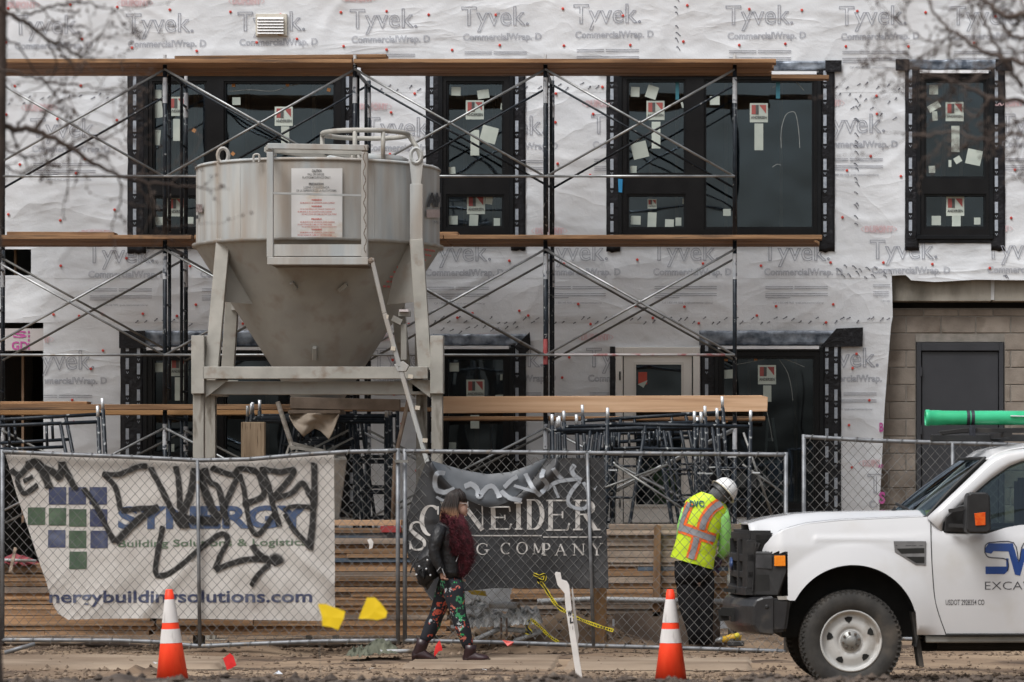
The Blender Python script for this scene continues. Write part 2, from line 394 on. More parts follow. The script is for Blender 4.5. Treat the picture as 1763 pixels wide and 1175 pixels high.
ticks([(1475, 170, 1476, 400), (1166, 0, 1168, 92), (1733, 480, 1736, 478), (1440, 462, 1545, 468), (1450, 472, 1530, 480)], 13, 4, 125).build('seam_stitching', ink_dark, SH[0], kind='stuff')

# nail caps
mb = MB(); NR = random.Random(3)
for y0 in (18, 78, 155, 205, 275, 300, 370, 452, 535, 551, 610, 640, 680, 735, 800):
    x = NR.uniform(5, 40)
    while x < 2280:
        px, py = x + NR.uniform(-12, 12), y0 + NR.uniform(-11, 11); x += NR.uniform(75, 125)
        if hole(px, py) or (py > 470 and px > 1505) or (py > 420 and px < 85): continue
        if any(q['tp'][0] - 4 < px < q['tp'][3] + 4 and q['tp'][4] - 4 < py < q['tp'][5] + 4 for q in WIN): continue
        c = P(px, py, YW); r = .0165; yb = wy(c.x, c.z, .012)
        mb.rings([[Vector((c.x + rr * math.cos(a), yy, c.z + rr * math.sin(a))) for a in [k * math.pi / 4 for k in range(8)]] for rr, yy in ((r, yb + .004), (r, yb - .004), (r * .6, yb - .007))])
mb.build('nail_cap', nail_red, SH[1], kind='stuff')

def sticker_logo(x, y, win, s=1.):
    w, h = 31 * s, 33 * s; d = YW + .030
    st = MB().pbox(x, y, x + w, y + h, d, .002).build('sticker', paper, win)
    st.scale = (1, 1, 1)
    m2 = MB().pbox(x + 3 * s, y + 3 * s, x + 15 * s, y + 19 * s, d - .003, .002)
    m2.prism([P(x + 16 * s, y + 3 * s, d - .003), P(x + 28 * s, y + 3 * s, d - .003), P(x + 28 * s, y + 18 * s, d - .003)], (0, .002, 0))
    return m2, (x, y, s, d)
def build_window(i, q):
    a, b, c, d = q['f']; panes = q['panes']
    xs = sorted({a, c} | {p[0] for p in panes} | {p[2] for p in panes}); ys = sorted({b, d} | {p[1] for p in panes} | {p[3] for p in panes})
    mb = MB(); win = None
    # outer frame and mullions as boxes that butt
    for x0, x1 in zip(xs, xs[1:]):
        run = None
        for y0, y1 in zip(ys, ys[1:]):
            inside = any(p[0] <= (x0 + x1) / 2 <= p[2] and p[1] <= (y0 + y1) / 2 <= p[3] for p in panes)
            if inside:
                if run: mb.pbox(x0, run[0], x1, run[1], YW - .045, .11); run = None
            else: run = (run[0] if run else y0, y1)
        if run: mb.pbox(x0, run[0], x1, run[1], YW - .045, .11)
    win = mb.build('window', frame_black, bld)
    # raised outer casing and sash rings
    mb = MB(); t = 5
    mb.pbox(a - 2, b - 2, c + 2, b + t, YW - .062, .05); mb.pbox(a - 2, d - t, c + 2, d + 2, YW - .062, .05)
    mb.pbox(a - 2, b + t, a + t, d - t, YW - .062, .05); mb.pbox(c - t, b + t, c + 2, d - t, YW - .062, .05)
    mb.build('casing', frame_gloss, win, bev=.004)
    for (x0, y0, x1, y1) in panes:
        mb = MB(); t = 4
        mb.pbox(x0, y0, x1, y0 + t, YW - .02, .05); mb.pbox(x0, y1 - t, x1, y1, YW - .02, .05); mb.pbox(x0, y0 + t, x0 + t, y1 - t, YW - .02, .05); mb.pbox(x1 - t, y0 + t, x1, y1 - t, YW - .02, .05)
        mb.build('sash', frame_gloss, win)
        MB().pbox(x0 + t, y0 + t, x1 - t, y1 - t, YW + .038, .008).build('glass_pane', glass, win)
    # flashing tape down both sides, printed labels
    l0, l1, r0, r1, ty, by = q['tp']; rg = random.Random(i)
    for (x0, x1) in ((l0, l1), (r0, r1)):
        n = 40
        def fn(u, v):
            p = P(lerp(x0, x1, u) + (1.2 * nz(v * 9, i, x0) if u in (0, 1) else 0), lerp(ty, by + 4 * nz(u * 4, x0), v), YW); p.y = YW - .026 - .006 * nz(p.x * 9, 2, p.z * 9) ; return p
        MB().grid(5, n, fn).build('flashing_tape', black_tape, win, smooth=True, solid=.004)
        mb = MB(); y = ty + 14; k = 0; w = x1 - x0
        while y < by - 26:
            for xx in ((x0 + w * .28,) if w < 34 else (x0 + w * .2, x0 + w * .66)):
                yy = y + (9 if xx > x0 + w * .5 else 0)
                mb.pbox(xx, yy, xx + 5.5, yy + 19, YW - .0395, .001)
                for j in range(3): mb.pbox(xx + .8 + j * 1.5, yy + 23 + 2 * (j % 2), xx + 1.8 + j * 1.5, yy + 25 + 2 * (j % 2), YW - .0395, .001)
            y += (31, 45)[k % 2]; k += 1
        mb.build('tape_print', label_white, win, kind='stuff')
    # sill tape and head flashing
    MB().pbox(l1, d - 2, r0, d + 9, YW - .030, .01).build('sill_flashing', black_tape, win, bev=.003)
    if i not in (99,):
        hx0, hx1 = (l0 - 14, r1 + 10) if i in (2, 3) else (l0 - 2, r1 + 1)
        hy = ty
        def fh(u, v):
            p = P(lerp(hx0, hx1, u), lerp(hy - 2, b - 5, v) + 1.5 * nz(u * 12, i), YW); p.y = YW - .034 - .012 * nz(p.x * 5, 4, p.z * 14); return p
        MB().grid(60, 4, fh).build('head_flashing', black_tape if i in (2, 3) and False else (silver_tape if i in (2, 3, 4, 5, 6) else black_tape), win, smooth=True, solid=.004)
        if i in (2, 3):
            for e in ((hx0 - 2, hx0 + 22), (hx1 - 26, hx1 + 2)): MB().pbox(e[0], hy - 4, e[1], hy + 16, YW - .052, .006).build('corner_tape', black_tape, win, bev=.002)
        if i == 6: MB().prism([P(1412, 598, YW - .05), P(1440, 566, YW - .05), P(1486, 564, YW - .05), P(1485, 597, YW - .05)], (0, .008, 0)).build('corner_tape', black_tape, win)
        if i in (4,): MB().pbox(205, 570, 250, 600, YW - .05, .008).build('corner_tape', black_tape, win)
        if i == 5: MB().prism([P(885, 598, YW - .05), P(912, 572, YW - .05), P(914, 600, YW - .05), P(900, 612, YW - .05)], (0, .008, 0)).build('corner_tape', black_tape, win)
    MB().pbox(a + 4, b - 4, c - 6, b + 1.2, YW - .085, .03).build('drip_edge', alu, win)
    return win
WINS = [build_window(i, q) for i, q in enumerate(WIN)]
# stickers: logo labels and plain papers
def logo(x, y, win, s=1.):
    m2, _ = sticker_logo(x, y, win, s); dd = YW + .027
    m2.build('sticker_mark', logo_red, win)
    mb = MB(); mb.pbox(x + 10 * s, y + 3 * s, x + 15 * s, y + 19 * s, dd - .003, .001)
    put_text(mb, 'ANDERSEN', rect_fn(x + 2 * s, y + 22 * s, x + 29 * s, y + 27 * s, dd - .002), True, .02)
    mb.build('sticker_print', paper_print, win)
for x, y, wi, s in ((290, 167, 0, 1), (473, 184, 0, 1), (288, 340, 0, 1), (802, 173, 1, 1), (804, 336, 1, 1), (1113, 174, 2, 1), (1291, 178, 2, 1), (1115, 343, 2, .5), (1628, 176, 3, 1), (1629, 339, 3, 1), (293, 615, 4, 1), (803, 654, 5, 1), (1305, 629, 6, 1)): logo(x, y, WINS[wi], s)
def slip(win, x0, y0, x1, y1, a=0., m=paper):
    cx, cy_ = (x0 + x1) / 2, (y0 + y1) / 2; hx, hy = (x1 - x0) / 2, (y1 - y0) / 2; d = YW + .031; ca, sa = math.cos(R(a)), math.sin(R(a))
    pts = [P(cx + i * hx * ca - j * hy * sa, cy_ + i * hx * sa + j * hy * ca, d) for i, j in ((-1, -1), (1, -1), (1, 1), (-1, 1))]
    MB().prism(pts, (0, .0015, 0)).build('sticker', m, win)
orange_dot = mat('orange sticker', (.50, .22, .08), (.55, .26, .1), 4, .6)
for wi, L in ((0, ((264,155,278,170,0),(262,175,280,203,-8),(298,205,313,243,0),(262,224,276,250,5),(400,168,414,181,0),(484,218,498,247,0),(265,374,280,388,0),(318,374,333,386,0))),
              (1, ((777,150,793,165,2),(822,155,842,170,-8),(810,224,825,268,0),(828,218,856,246,15),(862,178,866,189,8),(773,288,784,300,-5),(773,372,788,387,0),(808,370,823,393,3),(836,337,848,352,6),(850,376,861,389,0))),
              (2, ((1086,150,1101,167,2),(1113,148,1132,170,18),(1122,210,1137,256,0),(1088,245,1115,273,-14),(1085,286,1096,299,0),(1173,176,1177,186,-18),(1086,372,1103,387,2),(1115,366,1130,394,2),(1145,378,1160,393,2),(1163,375,1173,389,0),(1175,342,1179,351,0),(1299,213,1314,259,0),(1222,166,1239,181,0),(1245,360,1258,372,0))),
              (3, ((1600,147,1615,163,0),(1597,178,1619,190,-30),(1605,192,1614,208,-4),(1638,217,1652,262,0),(1664,258,1690,284,12),(1599,286,1610,298,-2),(1643,270,1655,281,-30),(1633,276,1638,288,0),(1604,372,1620,388,0),(1639,372,1654,393,0),(1677,375,1688,387,0))),
              (4, ((266,625,283,641,0),(301,650,317,690,0),(285,765,300,778,0))),
              (5, ((774,625,790,640,0),(810,715,825,738,0),(773,762,785,775,4),(853,680,868,686,-2),(861,645,865,655,0))),
              (6, ((1314,664,1328,692,0),(1244,637,1263,652,-4)))):
    for (x0, y0, x1, y1, a) in L: slip(WINS[wi], x0, y0, x1, y1, a)
for wi, x, y, a in ((0,402,147,0),(0,495,146,10),(0,566,155,15),(0,401,265,40),(0,334,225,30),(6,1250,619,5),(6,1301,618,5),(6,1251,724,35)): slip(WINS[wi], x - 3, y - 3, x + 3, y + 3, a, orange_dot)
MB().prism([P(1064, 308, YW - .07), P(1072, 309, YW - .07), P(1071, 332, YW - .07), P(1065, 331, YW - .07)], (0, .003, 0)).build('blue_tape', blue_tape, WINS[2])
teal = mat('teal tape', (.03, .16, .22), (.04, .2, .26), 5, .5)
slip(WINS[2], 1163, 138, 1169, 172, 0, teal); slip(WINS[2], 1336, 138, 1343, 170, 0, teal)
# smears left on the glass
smear = mat('dried smear', (.20, .22, .22), (.3, .32, .31), 20, .7)
mb = MB()
for L in (((1345,255),(1345,225),(1352,200),(1362,193),(1370,197),(1375,225),(1377,255)), ((1330,152),(1345,142),(1360,137),(1372,143),(1384,156)), ((1345,285),(1338,283),(1330,288))):
    mb.ribbon(smooth([P(x, y, YW + .033) for x, y in L], 5), .007)
mb.build('smear', smear, WINS[2])
mb = MB(); mb.ribbon(smooth([P(x, y, YW + .033) for x, y in ((392,158),(430,155),(470,157),(500,148),(540,142),(575,144))], 5), .007); mb.build('smear', smear, WINS[0])
mb = MB()
for L in (((1342,620),(1355,640),(1362,665),(1365,690)), ((1258,630),(1300,622),(1340,616),(1385,632)), ((1318,700),(1325,730),(1330,760))): mb.ribbon(smooth([P(x, y, YW + .033) for x, y in L], 5), .006)
mb.build('smear', smear, WINS[6])
# wall vent
ven = MB().pbox(440, 24, 494, 62, YW - .05, .05).build('wall_vent', mat('vent plate', (.52, .50, .44), (.60, .57, .5), 4, .6, c3=(.35, .25, .15), s3=7, t3=(.6, .72)), bld, bev=.004)
for k in range(6): MB().add([P(443, 30 + k * 5, YW - .075), P(488, 30 + k * 5, YW - .075), P(488, 33.4 + k * 5, YW - .095), P(443, 33.4 + k * 5, YW - .095), P(443, 30 + k * 5, YW - .052), P(488, 30 + k * 5, YW - .052), P(488, 33.4 + k * 5, YW - .052), P(443, 33.4 + k * 5, YW - .052)], [(0,1,2,3),(4,7,6,5),(0,4,5,1),(1,5,6,2),(2,6,7,3),(3,7,4,0)]).build('louvre', mat('louvre', (.7, .7, .7), (.75, .74, .74), 4, .5), ven)
# door with white frame beside the lower right window
wdoor = mat('door paint', (.74, .72, .69), (.79, .77, .74), 2, .5, .002, 20)
dr = MB().pbox(1060, 598, 1072, 902, YW - .05, .12).pbox(1193, 598, 1205, 902, YW - .05, .12).pbox(1072, 598, 1193, 610, YW - .05, .12).build('door', wdoor, bld, bev=.005)
MB().pbox(1074, 612, 1092, 900, YW - .01, .05).pbox(1176, 612, 1191, 900, YW - .01, .05).pbox(1092, 612, 1176, 625, YW - .01, .05).pbox(1092, 872, 1176, 900, YW - .01, .05).build('door_leaf', wdoor, dr)
MB().pbox(1091, 624, 1095, 873, YW - .03, .02).pbox(1173, 624, 1177, 873, YW - .03, .02).pbox(1095, 624, 1173, 628, YW - .03, .02).pbox(1095, 869, 1173, 873, YW - .03, .02).build('glazing_bead', mat('bead', (.62, .6, .57), (.66, .64, .6), 3, .4), dr)
MB().pbox(1095, 628, 1173, 869, YW + .015, .006).build('glass_pane', glass, dr)
MB().pbox(1050, 597, 1059, 903, YW - .028, .01).build('flashing_tape', black_tape, dr)
for y in (640, 760, 860): MB().pbox(1066, y, 1068.5, y + 15, YW - .062, .012).build('hinge', frame_black, dr)
MB().pbox(1099, 641, 1114, 662, YW + .008, .003).build('sticker', mat('red sticker', (.42, .05, .03), (.5, .07, .04), 4, .5), dr)
MB().prism([P(1098, 662, YW + .007), P(1115, 655, YW + .007), P(1108, 668, YW + .007)], (0, .003, 0)).build('sticker', paper, dr)
# interior: back wall, slabs, studs
x0, x1 = X(-75, YW), X(1520, YW)
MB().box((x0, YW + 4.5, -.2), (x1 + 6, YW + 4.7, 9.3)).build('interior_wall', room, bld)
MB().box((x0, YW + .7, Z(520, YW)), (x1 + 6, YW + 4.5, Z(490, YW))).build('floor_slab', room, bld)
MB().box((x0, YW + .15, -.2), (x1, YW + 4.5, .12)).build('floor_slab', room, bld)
MB().box((x0, YW + .02, Z(-120, YW)), (x1 + 6, YW + 9, Z(-120, YW) + .25)).build('roof', mat('roof edge', (.3, .3, .3), (.34, .34, .34), 3, .8), bld)
MB().box((x0 - .2, YW + .02, -.2), (x0, YW + 9, Z(-120, YW))).build('side_wall', mat('side wall', (.4, .4, .4), (.45, .44, .43), 2, .8), bld)
for k, px in enumerate((300, 336, 425, 540, 800, 850, 1120, 1165, 1250, 1345, 1625, 1655, 318, 460, 820, 1290, 1370)):
    up = k < 12; dd = YW + 1.2 + (k * 37 % 11) * .2
    MB().box((X(px, dd) - .02, dd, .12 if not up else Z(490, YW)), (X(px, dd) + .02, dd + .09, Z(520, YW) if not up else 8.9)).build('stud', wood_dark, bld)
# sheathing seen at the far left, with magenta lettering
MB().pbox(-75, 566, 76, 604, YW + .004, .05).build('sheathing_board', mat('sheathing', (.50, .47, .47), (.55, .52, .52), 3, .7), bld)
mb = MB()
put_text(mb, 'S', rect_fn(22, 570, 46, 582, YW - .001), True, .03); put_text(mb, 'GD', rect_fn(20, 588, 48, 603, YW - .001), True, .03)
for k in range(5): mb.pbox(48, 570 + k * 7, 51, 574 + k * 7, YW - .001, .001)
mb.build('magenta_print', magenta, bld)
for (x, y0, y1, xa) in ((24, 428, 476, 30), (37, 607, 900, 27)): MB().pbox(x, y0, x + 4, y1, YW + .3, .09).build('stud', wood_dark, bld)

# ------------------------------------------------------------------ masonry bay at the right
YM = 41.95
cmu = mat('concrete block', (.195, .165, .140), (.27, .235, .20), 5, .9, .004, 60, rnd=.16, c3=(.10, .075, .055), s3=2.2, t3=(.55, .75))
mortar = mat('mortar', (.20, .185, .165), (.27, .25, .225), 12, .95, .003, 70)
mas = thing('masonry_wall', 'grey concrete block wall around the dark steel door', 'wall', (X(1640, YM), YM, 0))
MB().pbox(1500, 531, 1577, 1090, YM + .008, .2).pbox(1729, 531, 2300, 1090, YM + .008, .2).pbox(1577, 531, 1729, 589, YM + .008, .2).build('mortar_bed', mortar, mas)
def block(x0, x1, y0, y1):
    x0, x1, y0, y1 = x0 + 1.1, x1 - 1.1, y0 + .9, y1 - .9
    o = random.uniform(0, .006); MB().pbox(x0, y0, x1, y1, YM - o, .1).build('block', cmu, mas, bev=.004)
y = 532; row = 0
courses = [532, 545] + [574 + 29.6 * k for k in range(18)]
for r_, (ya, yb) in enumerate(zip(courses, courses[1:])):
    if ya > 1080: break
    x = 1470 + (30 if r_ % 2 else 0)
    while x < 2280:
        xa, xb = x, x + 60; x += 60
        if xb < 1512: continue
        if yb > 592:
            if xa >= 1578 and xb <= 1728: continue
            if xa < 1578 < xb: xb = 1577
            elif xa < 1728 < xb: xa = 1729
            if xb - xa < 6: continue
            if xa >= 1577.5 and xb <= 1728.5: continue
        block(xa, xb, ya, yb)
conc = mat('lintel concrete', (.27, .25, .215), (.36, .335, .29), 3, .9, .004, 40, c3=(.12, .11, .09), s3=2, t3=(.5, .7), stretch=(1, 1, .4))
MB().pbox(1530, 470, 1707, 519, YM - .16, .4).build('concrete_lintel', conc, mas, bev=.006)
MB().pbox(1709, 470, 2300, 519, YM - .16, .4).build('concrete_lintel', conc, mas, bev=.006)
MB().pbox(1706, 480, 1712, 517, YM - .17, .02).build('grout_joint', mat('pale grout', (.42, .42, .42), (.5, .5, .5), 9, .8), mas, bev=.003)
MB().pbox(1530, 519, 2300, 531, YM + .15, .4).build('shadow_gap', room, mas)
steel = mat('door steel', (.026, .028, .034), (.036, .038, .045), 2, .5, .0008, 30)
sdo = MB().pbox(1578, 590, 1586, 1090, YM - .02, .15).pbox(1720, 590, 1728, 1090, YM - .02, .15).pbox(1586, 590, 1720, 604, YM - .02, .15).build('steel_door', steel, mas, bev=.003)
MB().pbox(1587.5, 606, 1718.5, 1086, YM + .01, .05).build('door_leaf', steel, sdo, bev=.002)
for y in (632, 732, 862): MB().pbox(1584, y, 1587.5, y + 16, YM - .032, .014).build('hinge', steel, sdo)
# magenta letters on the wrap edge
mb = MB(); put_text(mb, 'AD', rect_fn(1512, 800, 1521, 806, YW - .03), True, .03); put_text(mb, 'S', rect_fn(1513, 847, 1524, 868, YW - .03), True, .04); put_text(mb, 'B', rect_fn(1514, 728, 1521, 744, YW - .03), True, .03)
mb.build('magenta_print', magenta, SH[3])

# ------------------------------------------------------------------ ground
dirt = mat('packed dirt', (.155, .103, .066), (.31, .225, .150), .9, .95, .012, 9, c3=(.070, .045, .030), s3=1.3, t3=(.52, .62), detail=12, stretch=(.6, 1.6, 1))
def gz(x, y):
    z = .10 * min(1, max(0, (y - 33) / 3))
    z += .030 * nz(x * .8, y * .5) + .02 * abs(nz(x * 1.6, y * 2.2, 6)) + .012 * nz(x * 18, y * 18, 7) * max(0, nz(x * .9, y * 1.3, 11) + .2) + .012 * nz(x * 3, y * 3, 4) + .006 * nz(x * 9, y * 9, 2)
    # heap of loose dirt beside the lumber
    hx, hy = X(985, 36.1), 36.15
    z += .34 * math.exp(-((x - hx) / .62) ** 2 - ((y - hy) / .35) ** 2) * (1 + .35 * nz(x * 4, y * 4, 8) + .2 * nz(x * 14, y * 14, 3)) + .28 * math.exp(-((x - X(850, 36.4)) / .5) ** 2 - ((y - 36.5) / .3) ** 2)
    z += .09 * math.exp(-((x - X(245, 32.4)) / .30) ** 2 - ((y - 32.4) / .22) ** 2) * (1 + .8 * nz(x * 16, y * 16, 3)) + .10 * math.exp(-((x - X(430, 35.6)) / .5) ** 2 - ((y - 35.55) / .2) ** 2)
    if y > 35.6: z += .12 * max(0, nz(x * 2.2, y * 2.2, 5)) * (1 if x > X(780, 36) else .2)
    return z
gx0, gx1 = -14, 8
xs_ = [-400, -120, -40, -22] + [gx0 + (gx1 - gx0) * i / 300 for i in range(301)] + [14, 40, 120, 400]
ys_ = [-300, -60, -10, 5, 12, 20] + [26 + k * .8 for k in range(8)] + [32.2 + k * .06 for k in range(110)] + [39.2, 40.5, 43, 60, 150, 500]
mb = MB(); vs = [Vector((x, y, gz(x, y) if gx0 <= x <= gx1 and 20 < y < 45 else (0 if y < 33 else .1))) for y in ys_ for x in xs_]
nx = len(xs_); mb.add(vs, [(j * nx + i, j * nx + i + 1, (j + 1) * nx + i + 1, (j + 1) * nx + i) for j in range(len(ys_) - 1) for i in range(nx - 1)])
mb.build('ground', dirt, None, smooth=True, kind='structure')
# paler walkway slabs showing through the dirt
slabm = mat('dusty concrete', (.225, .165, .115), (.315, .245, .18), 1.6, .9, .003, 30, c3=(.17, .12, .08), s3=1.1, t3=(.45, .65), stretch=(.6, 1.6, 1))
for (pa, pb) in ((-60, 405), (702, 966), (972, 1300)):
    n = 24; mb = MB()
    def fn(u, v):
        y = lerp(33.45, 35.15, v) + .12 * nz(u * 6, v * 3, pa); x = lerp(X(pa, 34.3), X(pb, 34.3), u) + .03 * nz(v * 9, pa); e = min(u, 1 - u, v, 1 - v)
        return Vector((x, y, .045 + .02 * nz(x * .7, y) + (.0 if e > .02 else -.04) + .1 * min(1, max(0, (y - 33) / 3)) * .6))
    mb.grid(60, 16, fn).build('sidewalk_slab', slabm, None, smooth=True, kind='structure')
# pebbles and clods
clod = mat('clods', (.09, .06, .04), (.24, .18, .13), 5, .95, .004, 40)
mb = MB(); rg = random.Random(5)
for k in range(6000):
    x = rg.uniform(-8.2, 2.9); y = rg.choice((rg.uniform(31.8, 33.6), rg.uniform(35.1, 36.4), rg.uniform(31.8, 37))); r = rg.choice((.006, .008, .012, .016, .022, .034)) * rg.uniform(.6, 1.2)
    z = gz(x, y); c = Vector((x, y, z + r * .2)); q = [c + Vector((rg.uniform(.6, 1.1) * r * a, rg.uniform(.6, 1.1) * r * b, rg.uniform(.5, .9) * r * e)) for a, b, e in ((1,0,0),(0,1,0),(-1,0,0),(0,-1,0),(0,0,1),(0,0,-1))]
    mb.add(q, [(0,1,4),(1,2,4),(2,3,4),(3,0,4),(1,0,5),(2,1,5),(3,2,5),(0,3,5)])
mb.build('gravel', clod, None, kind='stuff')
# rough verge in the foreground
verge = mat('verge soil', (.045, .033, .026), (.12, .09, .07), 4, .95, .01, 20, c3=(.2, .17, .14), s3=9, t3=(.62, .75))
def vz(x, y):
    t = min(1, max(0, (y - 10) / 2.5)); e = min(1, max(0, (21.6 - y) / 1.6)); b = EYE - (1172 - CY) / F * 20
    return b * t * t * (3 - 2 * t) * e * e * (3 - 2 * e) + .05 * nz(x * 2.5, y * 2.5) * t * e + .03 * nz(x * 8, y * 8, 3) * t * e - .05 * (1 - t * e)
mb = MB().grid(420, 130, lambda u, v: Vector((lerp(-8.5, 5, u), lerp(10, 21.6, v), vz(lerp(-8.5, 5, u), lerp(10, 21.6, v)))))
mb.build('verge', verge, None, smooth=True, kind='structure')
mb = MB()
for k in range(3000):
    x = rg.uniform(-5.5, 2.2); y = rg.uniform(17.6, 20.8); r = rg.choice((.01, .015, .025, .035)) * rg.uniform(.6, 1.2)
    c = Vector((x, y, vz(x, y) + r * .3)); q = [c + Vector((rg.uniform(.6, 1.1) * r * a, rg.uniform(.6, 1.1) * r * b, rg.uniform(.5, .9) * r * e)) for a, b, e in ((1,0,0),(0,1,0),(-1,0,0),(0,-1,0),(0,0,1),(0,0,-1))]
    mb.add(q, [(0,1,4),(1,2,4),(2,3,4),(3,0,4),(1,0,5),(2,1,5),(3,2,5),(0,3,5)])
mb.build('gravel', verge, None, kind='stuff')

# ------------------------------------------------------------------ scaffold
YF, YB = 39.5, 41.0
sc_black = mat('scaffold paint', (.007, .010, .015), (.018, .025, .034), 14, .45, .0006, 60, c3=(.28, .29, .29), s3=24, t3=(.64, .69), spec=.3)
galv = mat('galvanised steel', (.22, .23, .235), (.38, .39, .395), 6, .4, .0005, 50, metal=.6, c3=(.16, .14, .12), s3=8, t3=(.6, .75))
galv_dull = mat('dull brace steel', (.13, .13, .125), (.24, .24, .23), 6, .5, metal=.5)
silver_pin = mat('coupling pin', (.55, .57, .6), (.7, .72, .74), 9, .35, metal=.4)
red_mark = mat('red marking', (.35, .06, .06), (.42, .1, .1), 9, .6)
scf = thing('scaffold', 'tall black tube scaffold with silver cross braces standing against the facade', 'scaffold', (X(611, YF), YF, .1))
ZL = [.14, Z(708, YF), Z(415, YF), Z(112, YF)]       # bearer levels
POST = [-43, 284, 611, 939, 1265]
def frame_unit(px, zb, zt, m):
    x = X(px, YF); fr = MB()
    fr.tube([(x, YF, zt - .06), (x, YB, zt - .06)], .021); o = fr.build('end_frame', m, scf)
    for yy in (YF, YB): MB().tube([(x, yy, zb), (x, yy, zt)], .024, 10).build('post', m, o, smooth=True)
    for yy in (YF + .32, YB - .32): MB().tube([(x, yy, zb + .12), (x, yy, zt - .08)], .019).build('inner_post', m, o, smooth=True)
    for a, b in ((YF, YF + .32), (YB - .32, YB)):
        z = zb + .25
        while z < zt - .15: MB().tube([(x, a, z), (x, b, z)], .014, 6).build('rung', m, o); z += .46
    for yy in (YF, YB):
        MB().tube([(x, yy, zt), (x, yy, zt + .11)], .019, 8).build('coupling_pin', silver_pin, o)
        MB().tube([(x, yy, zt - .42), (x, yy, zt - .14)], .0262, 10).build('decal', mat('decal', (.30, .32, .35), (.5, .51, .53), 9, .5, c3=(.06, .07, .09), s3=16, t3=(.56, .62)), o)
for px in POST:
    for k in range(3): frame_unit(px, ZL[k] + .001, ZL[k + 1] - .001, sc_black)
    for yy in (YF, YB): MB().tube([(X(px, YF), yy, 0), (X(px, YF), yy, .14)], .028).box((X(px, YF) - .08, yy - .08, .04), (X(px, YF) + .08, yy + .08, .1)).build('base_plate', galv_dull, scf)
def brace(xa, za, xb, zb_, y, m, r=.0135):
    br = MB().tube([(xa, y, za), (xb, y, zb_)], r, 8).tube([(xb - .0, y - .0, zb_), (xb, y, zb_ + .0001)], r, 6, cap=False).build('cross_brace', m, scf, smooth=True)
    MB().tube([(xa, y + .03, zb_), (xb, y + .03, za)], r, 8).build('brace_tube', m, br, smooth=True)
    MB().ball(((xa + xb) / 2, y - .01, (za + zb_) / 2), .022, 8, 5).build('pivot_bolt', m, br)
for i, (pa, pb) in enumerate(zip(POST, POST[1:])):
    xa, xb = X(pa, YF), X(pb, YF)
    for (y1, y2, k) in ((120, 305, 2), (430, 612, 1), (737, 905, 0)):
        brace(xa, Z(y1, YF), xb, Z(y2, YF), YF - .045, galv)
        brace(xa, Z(y1, YF), xb, Z(y2, YF), YB - .045, sc_black if k == 2 else galv_dull)
    for y in (305, 612):
        MB().tube([(xa, YF - .09, Z(y, YF)), (xb, YF - .09, Z(y, YF))], .0145, 8).build('guard_rail', galv, scf, smooth=True)
        if i == 3 and y == 612: MB().tube([(lerp(xa, xb, .05), YF - .09, Z(y, YF)), (lerp(xa, xb, .95), YF - .09, Z(y, YF))], .0155, 8).build('red_paint', mat('worn red', (.25, .10, .10), (.33, .31, .31), 9, .6, lo=.38, hi=.5), scf.children[-1], smooth=True)
MB().tube([(X(939, YF), YF, Z(628, YF)), (X(939, YF), YF, Z(590, YF))], .0255, 10).tube([(X(939, YF), YF, Z(598, YF)), (X(939, YF), YF, Z(584, YF))], .0256, 10).build('paint_mark', red_mark, scf)

# planks
plank_m = mat('scaffold plank', (.19, .098, .044), (.37, .215, .11), 3.2, .8, .002, 40, rnd=.22, stretch=(.5, 8, 8), c3=(.09, .055, .035), s3=3, t3=(.52, .7))
plank_new = mat('fresh plank', (.50, .30, .17), (.62, .41, .26), 2.4, .7, .001, 40, rnd=.1, stretch=(.35, 6, 9), c3=(.38, .21, .11), s3=2.2, t3=(.5, .75))
ORD = 'first second third fourth fifth sixth seventh eighth ninth tenth eleventh twelfth thirteenth fourteenth fifteenth sixteenth seventeenth eighteenth nineteenth twentieth twenty-first twenty-second twenty-third twenty-fourth twenty-fifth twenty-sixth twenty-seventh twenty-eighth twenty-ninth thirtieth'.split()
def plank(px0, px1, y, ztop, w=.24, t=.045, m=None, label=None, group=None, tilt=0., end=None):
    x0, x1 = X(px0, YF), X(px1, YF); L = x1 - x0
    mb = MB().box((0, 0, -t), (L, w, 0)); o = mb.build('plank', m or plank_m, None, world=False, loc=(x0, y, ztop), bev=.004)
    o.rotation_euler = (0, tilt, 0)
    o['label'] = label; o['category'] = 'plank'; o['group'] = group
    return o
G1, G2, G3 = 'planks of the top scaffold deck', 'planks of the middle scaffold deck', 'planks of the lowest scaffold deck'
z1 = Z(112, YF) + .05; ys4 = [YF - .14 + k * .25 for k in range(5)]
for k, y in enumerate(ys4):
    for j, (a, b, dz) in enumerate(((-90, 608 - 3 * k, 0), (611 + 2 * (k % 3), 1336 - (k * 7) % 11, .0))):
        lab = ('front plank of the top deck, left of the silo hoop, worn brown edge', 'front plank of the top deck running right to its loose end')[j] if k == 0 else ORD[k] + ' plank back from the front of the top deck, ' + ('left', 'right')[j] + ' length'
        plank(a, b, y, z1 + dz + (k % 2) * .004, label=lab, group=G1)
plank(300, 665, YF + .02, z1 + .052, t=.04, label='short plank lying on top of the top deck above the silo', group=G1, tilt=-.008)
plank(560, 770, YF + .5, z1 + .03, t=.022, label='thin board on the top deck just right of the third post', group=G1)
plank(1330, 1432, YF + 1.15, z1 - .02, w=.2, label='short brown plank end sticking out right of the top deck', group=G1, tilt=.01)
z2 = Z(415, YF) + .055
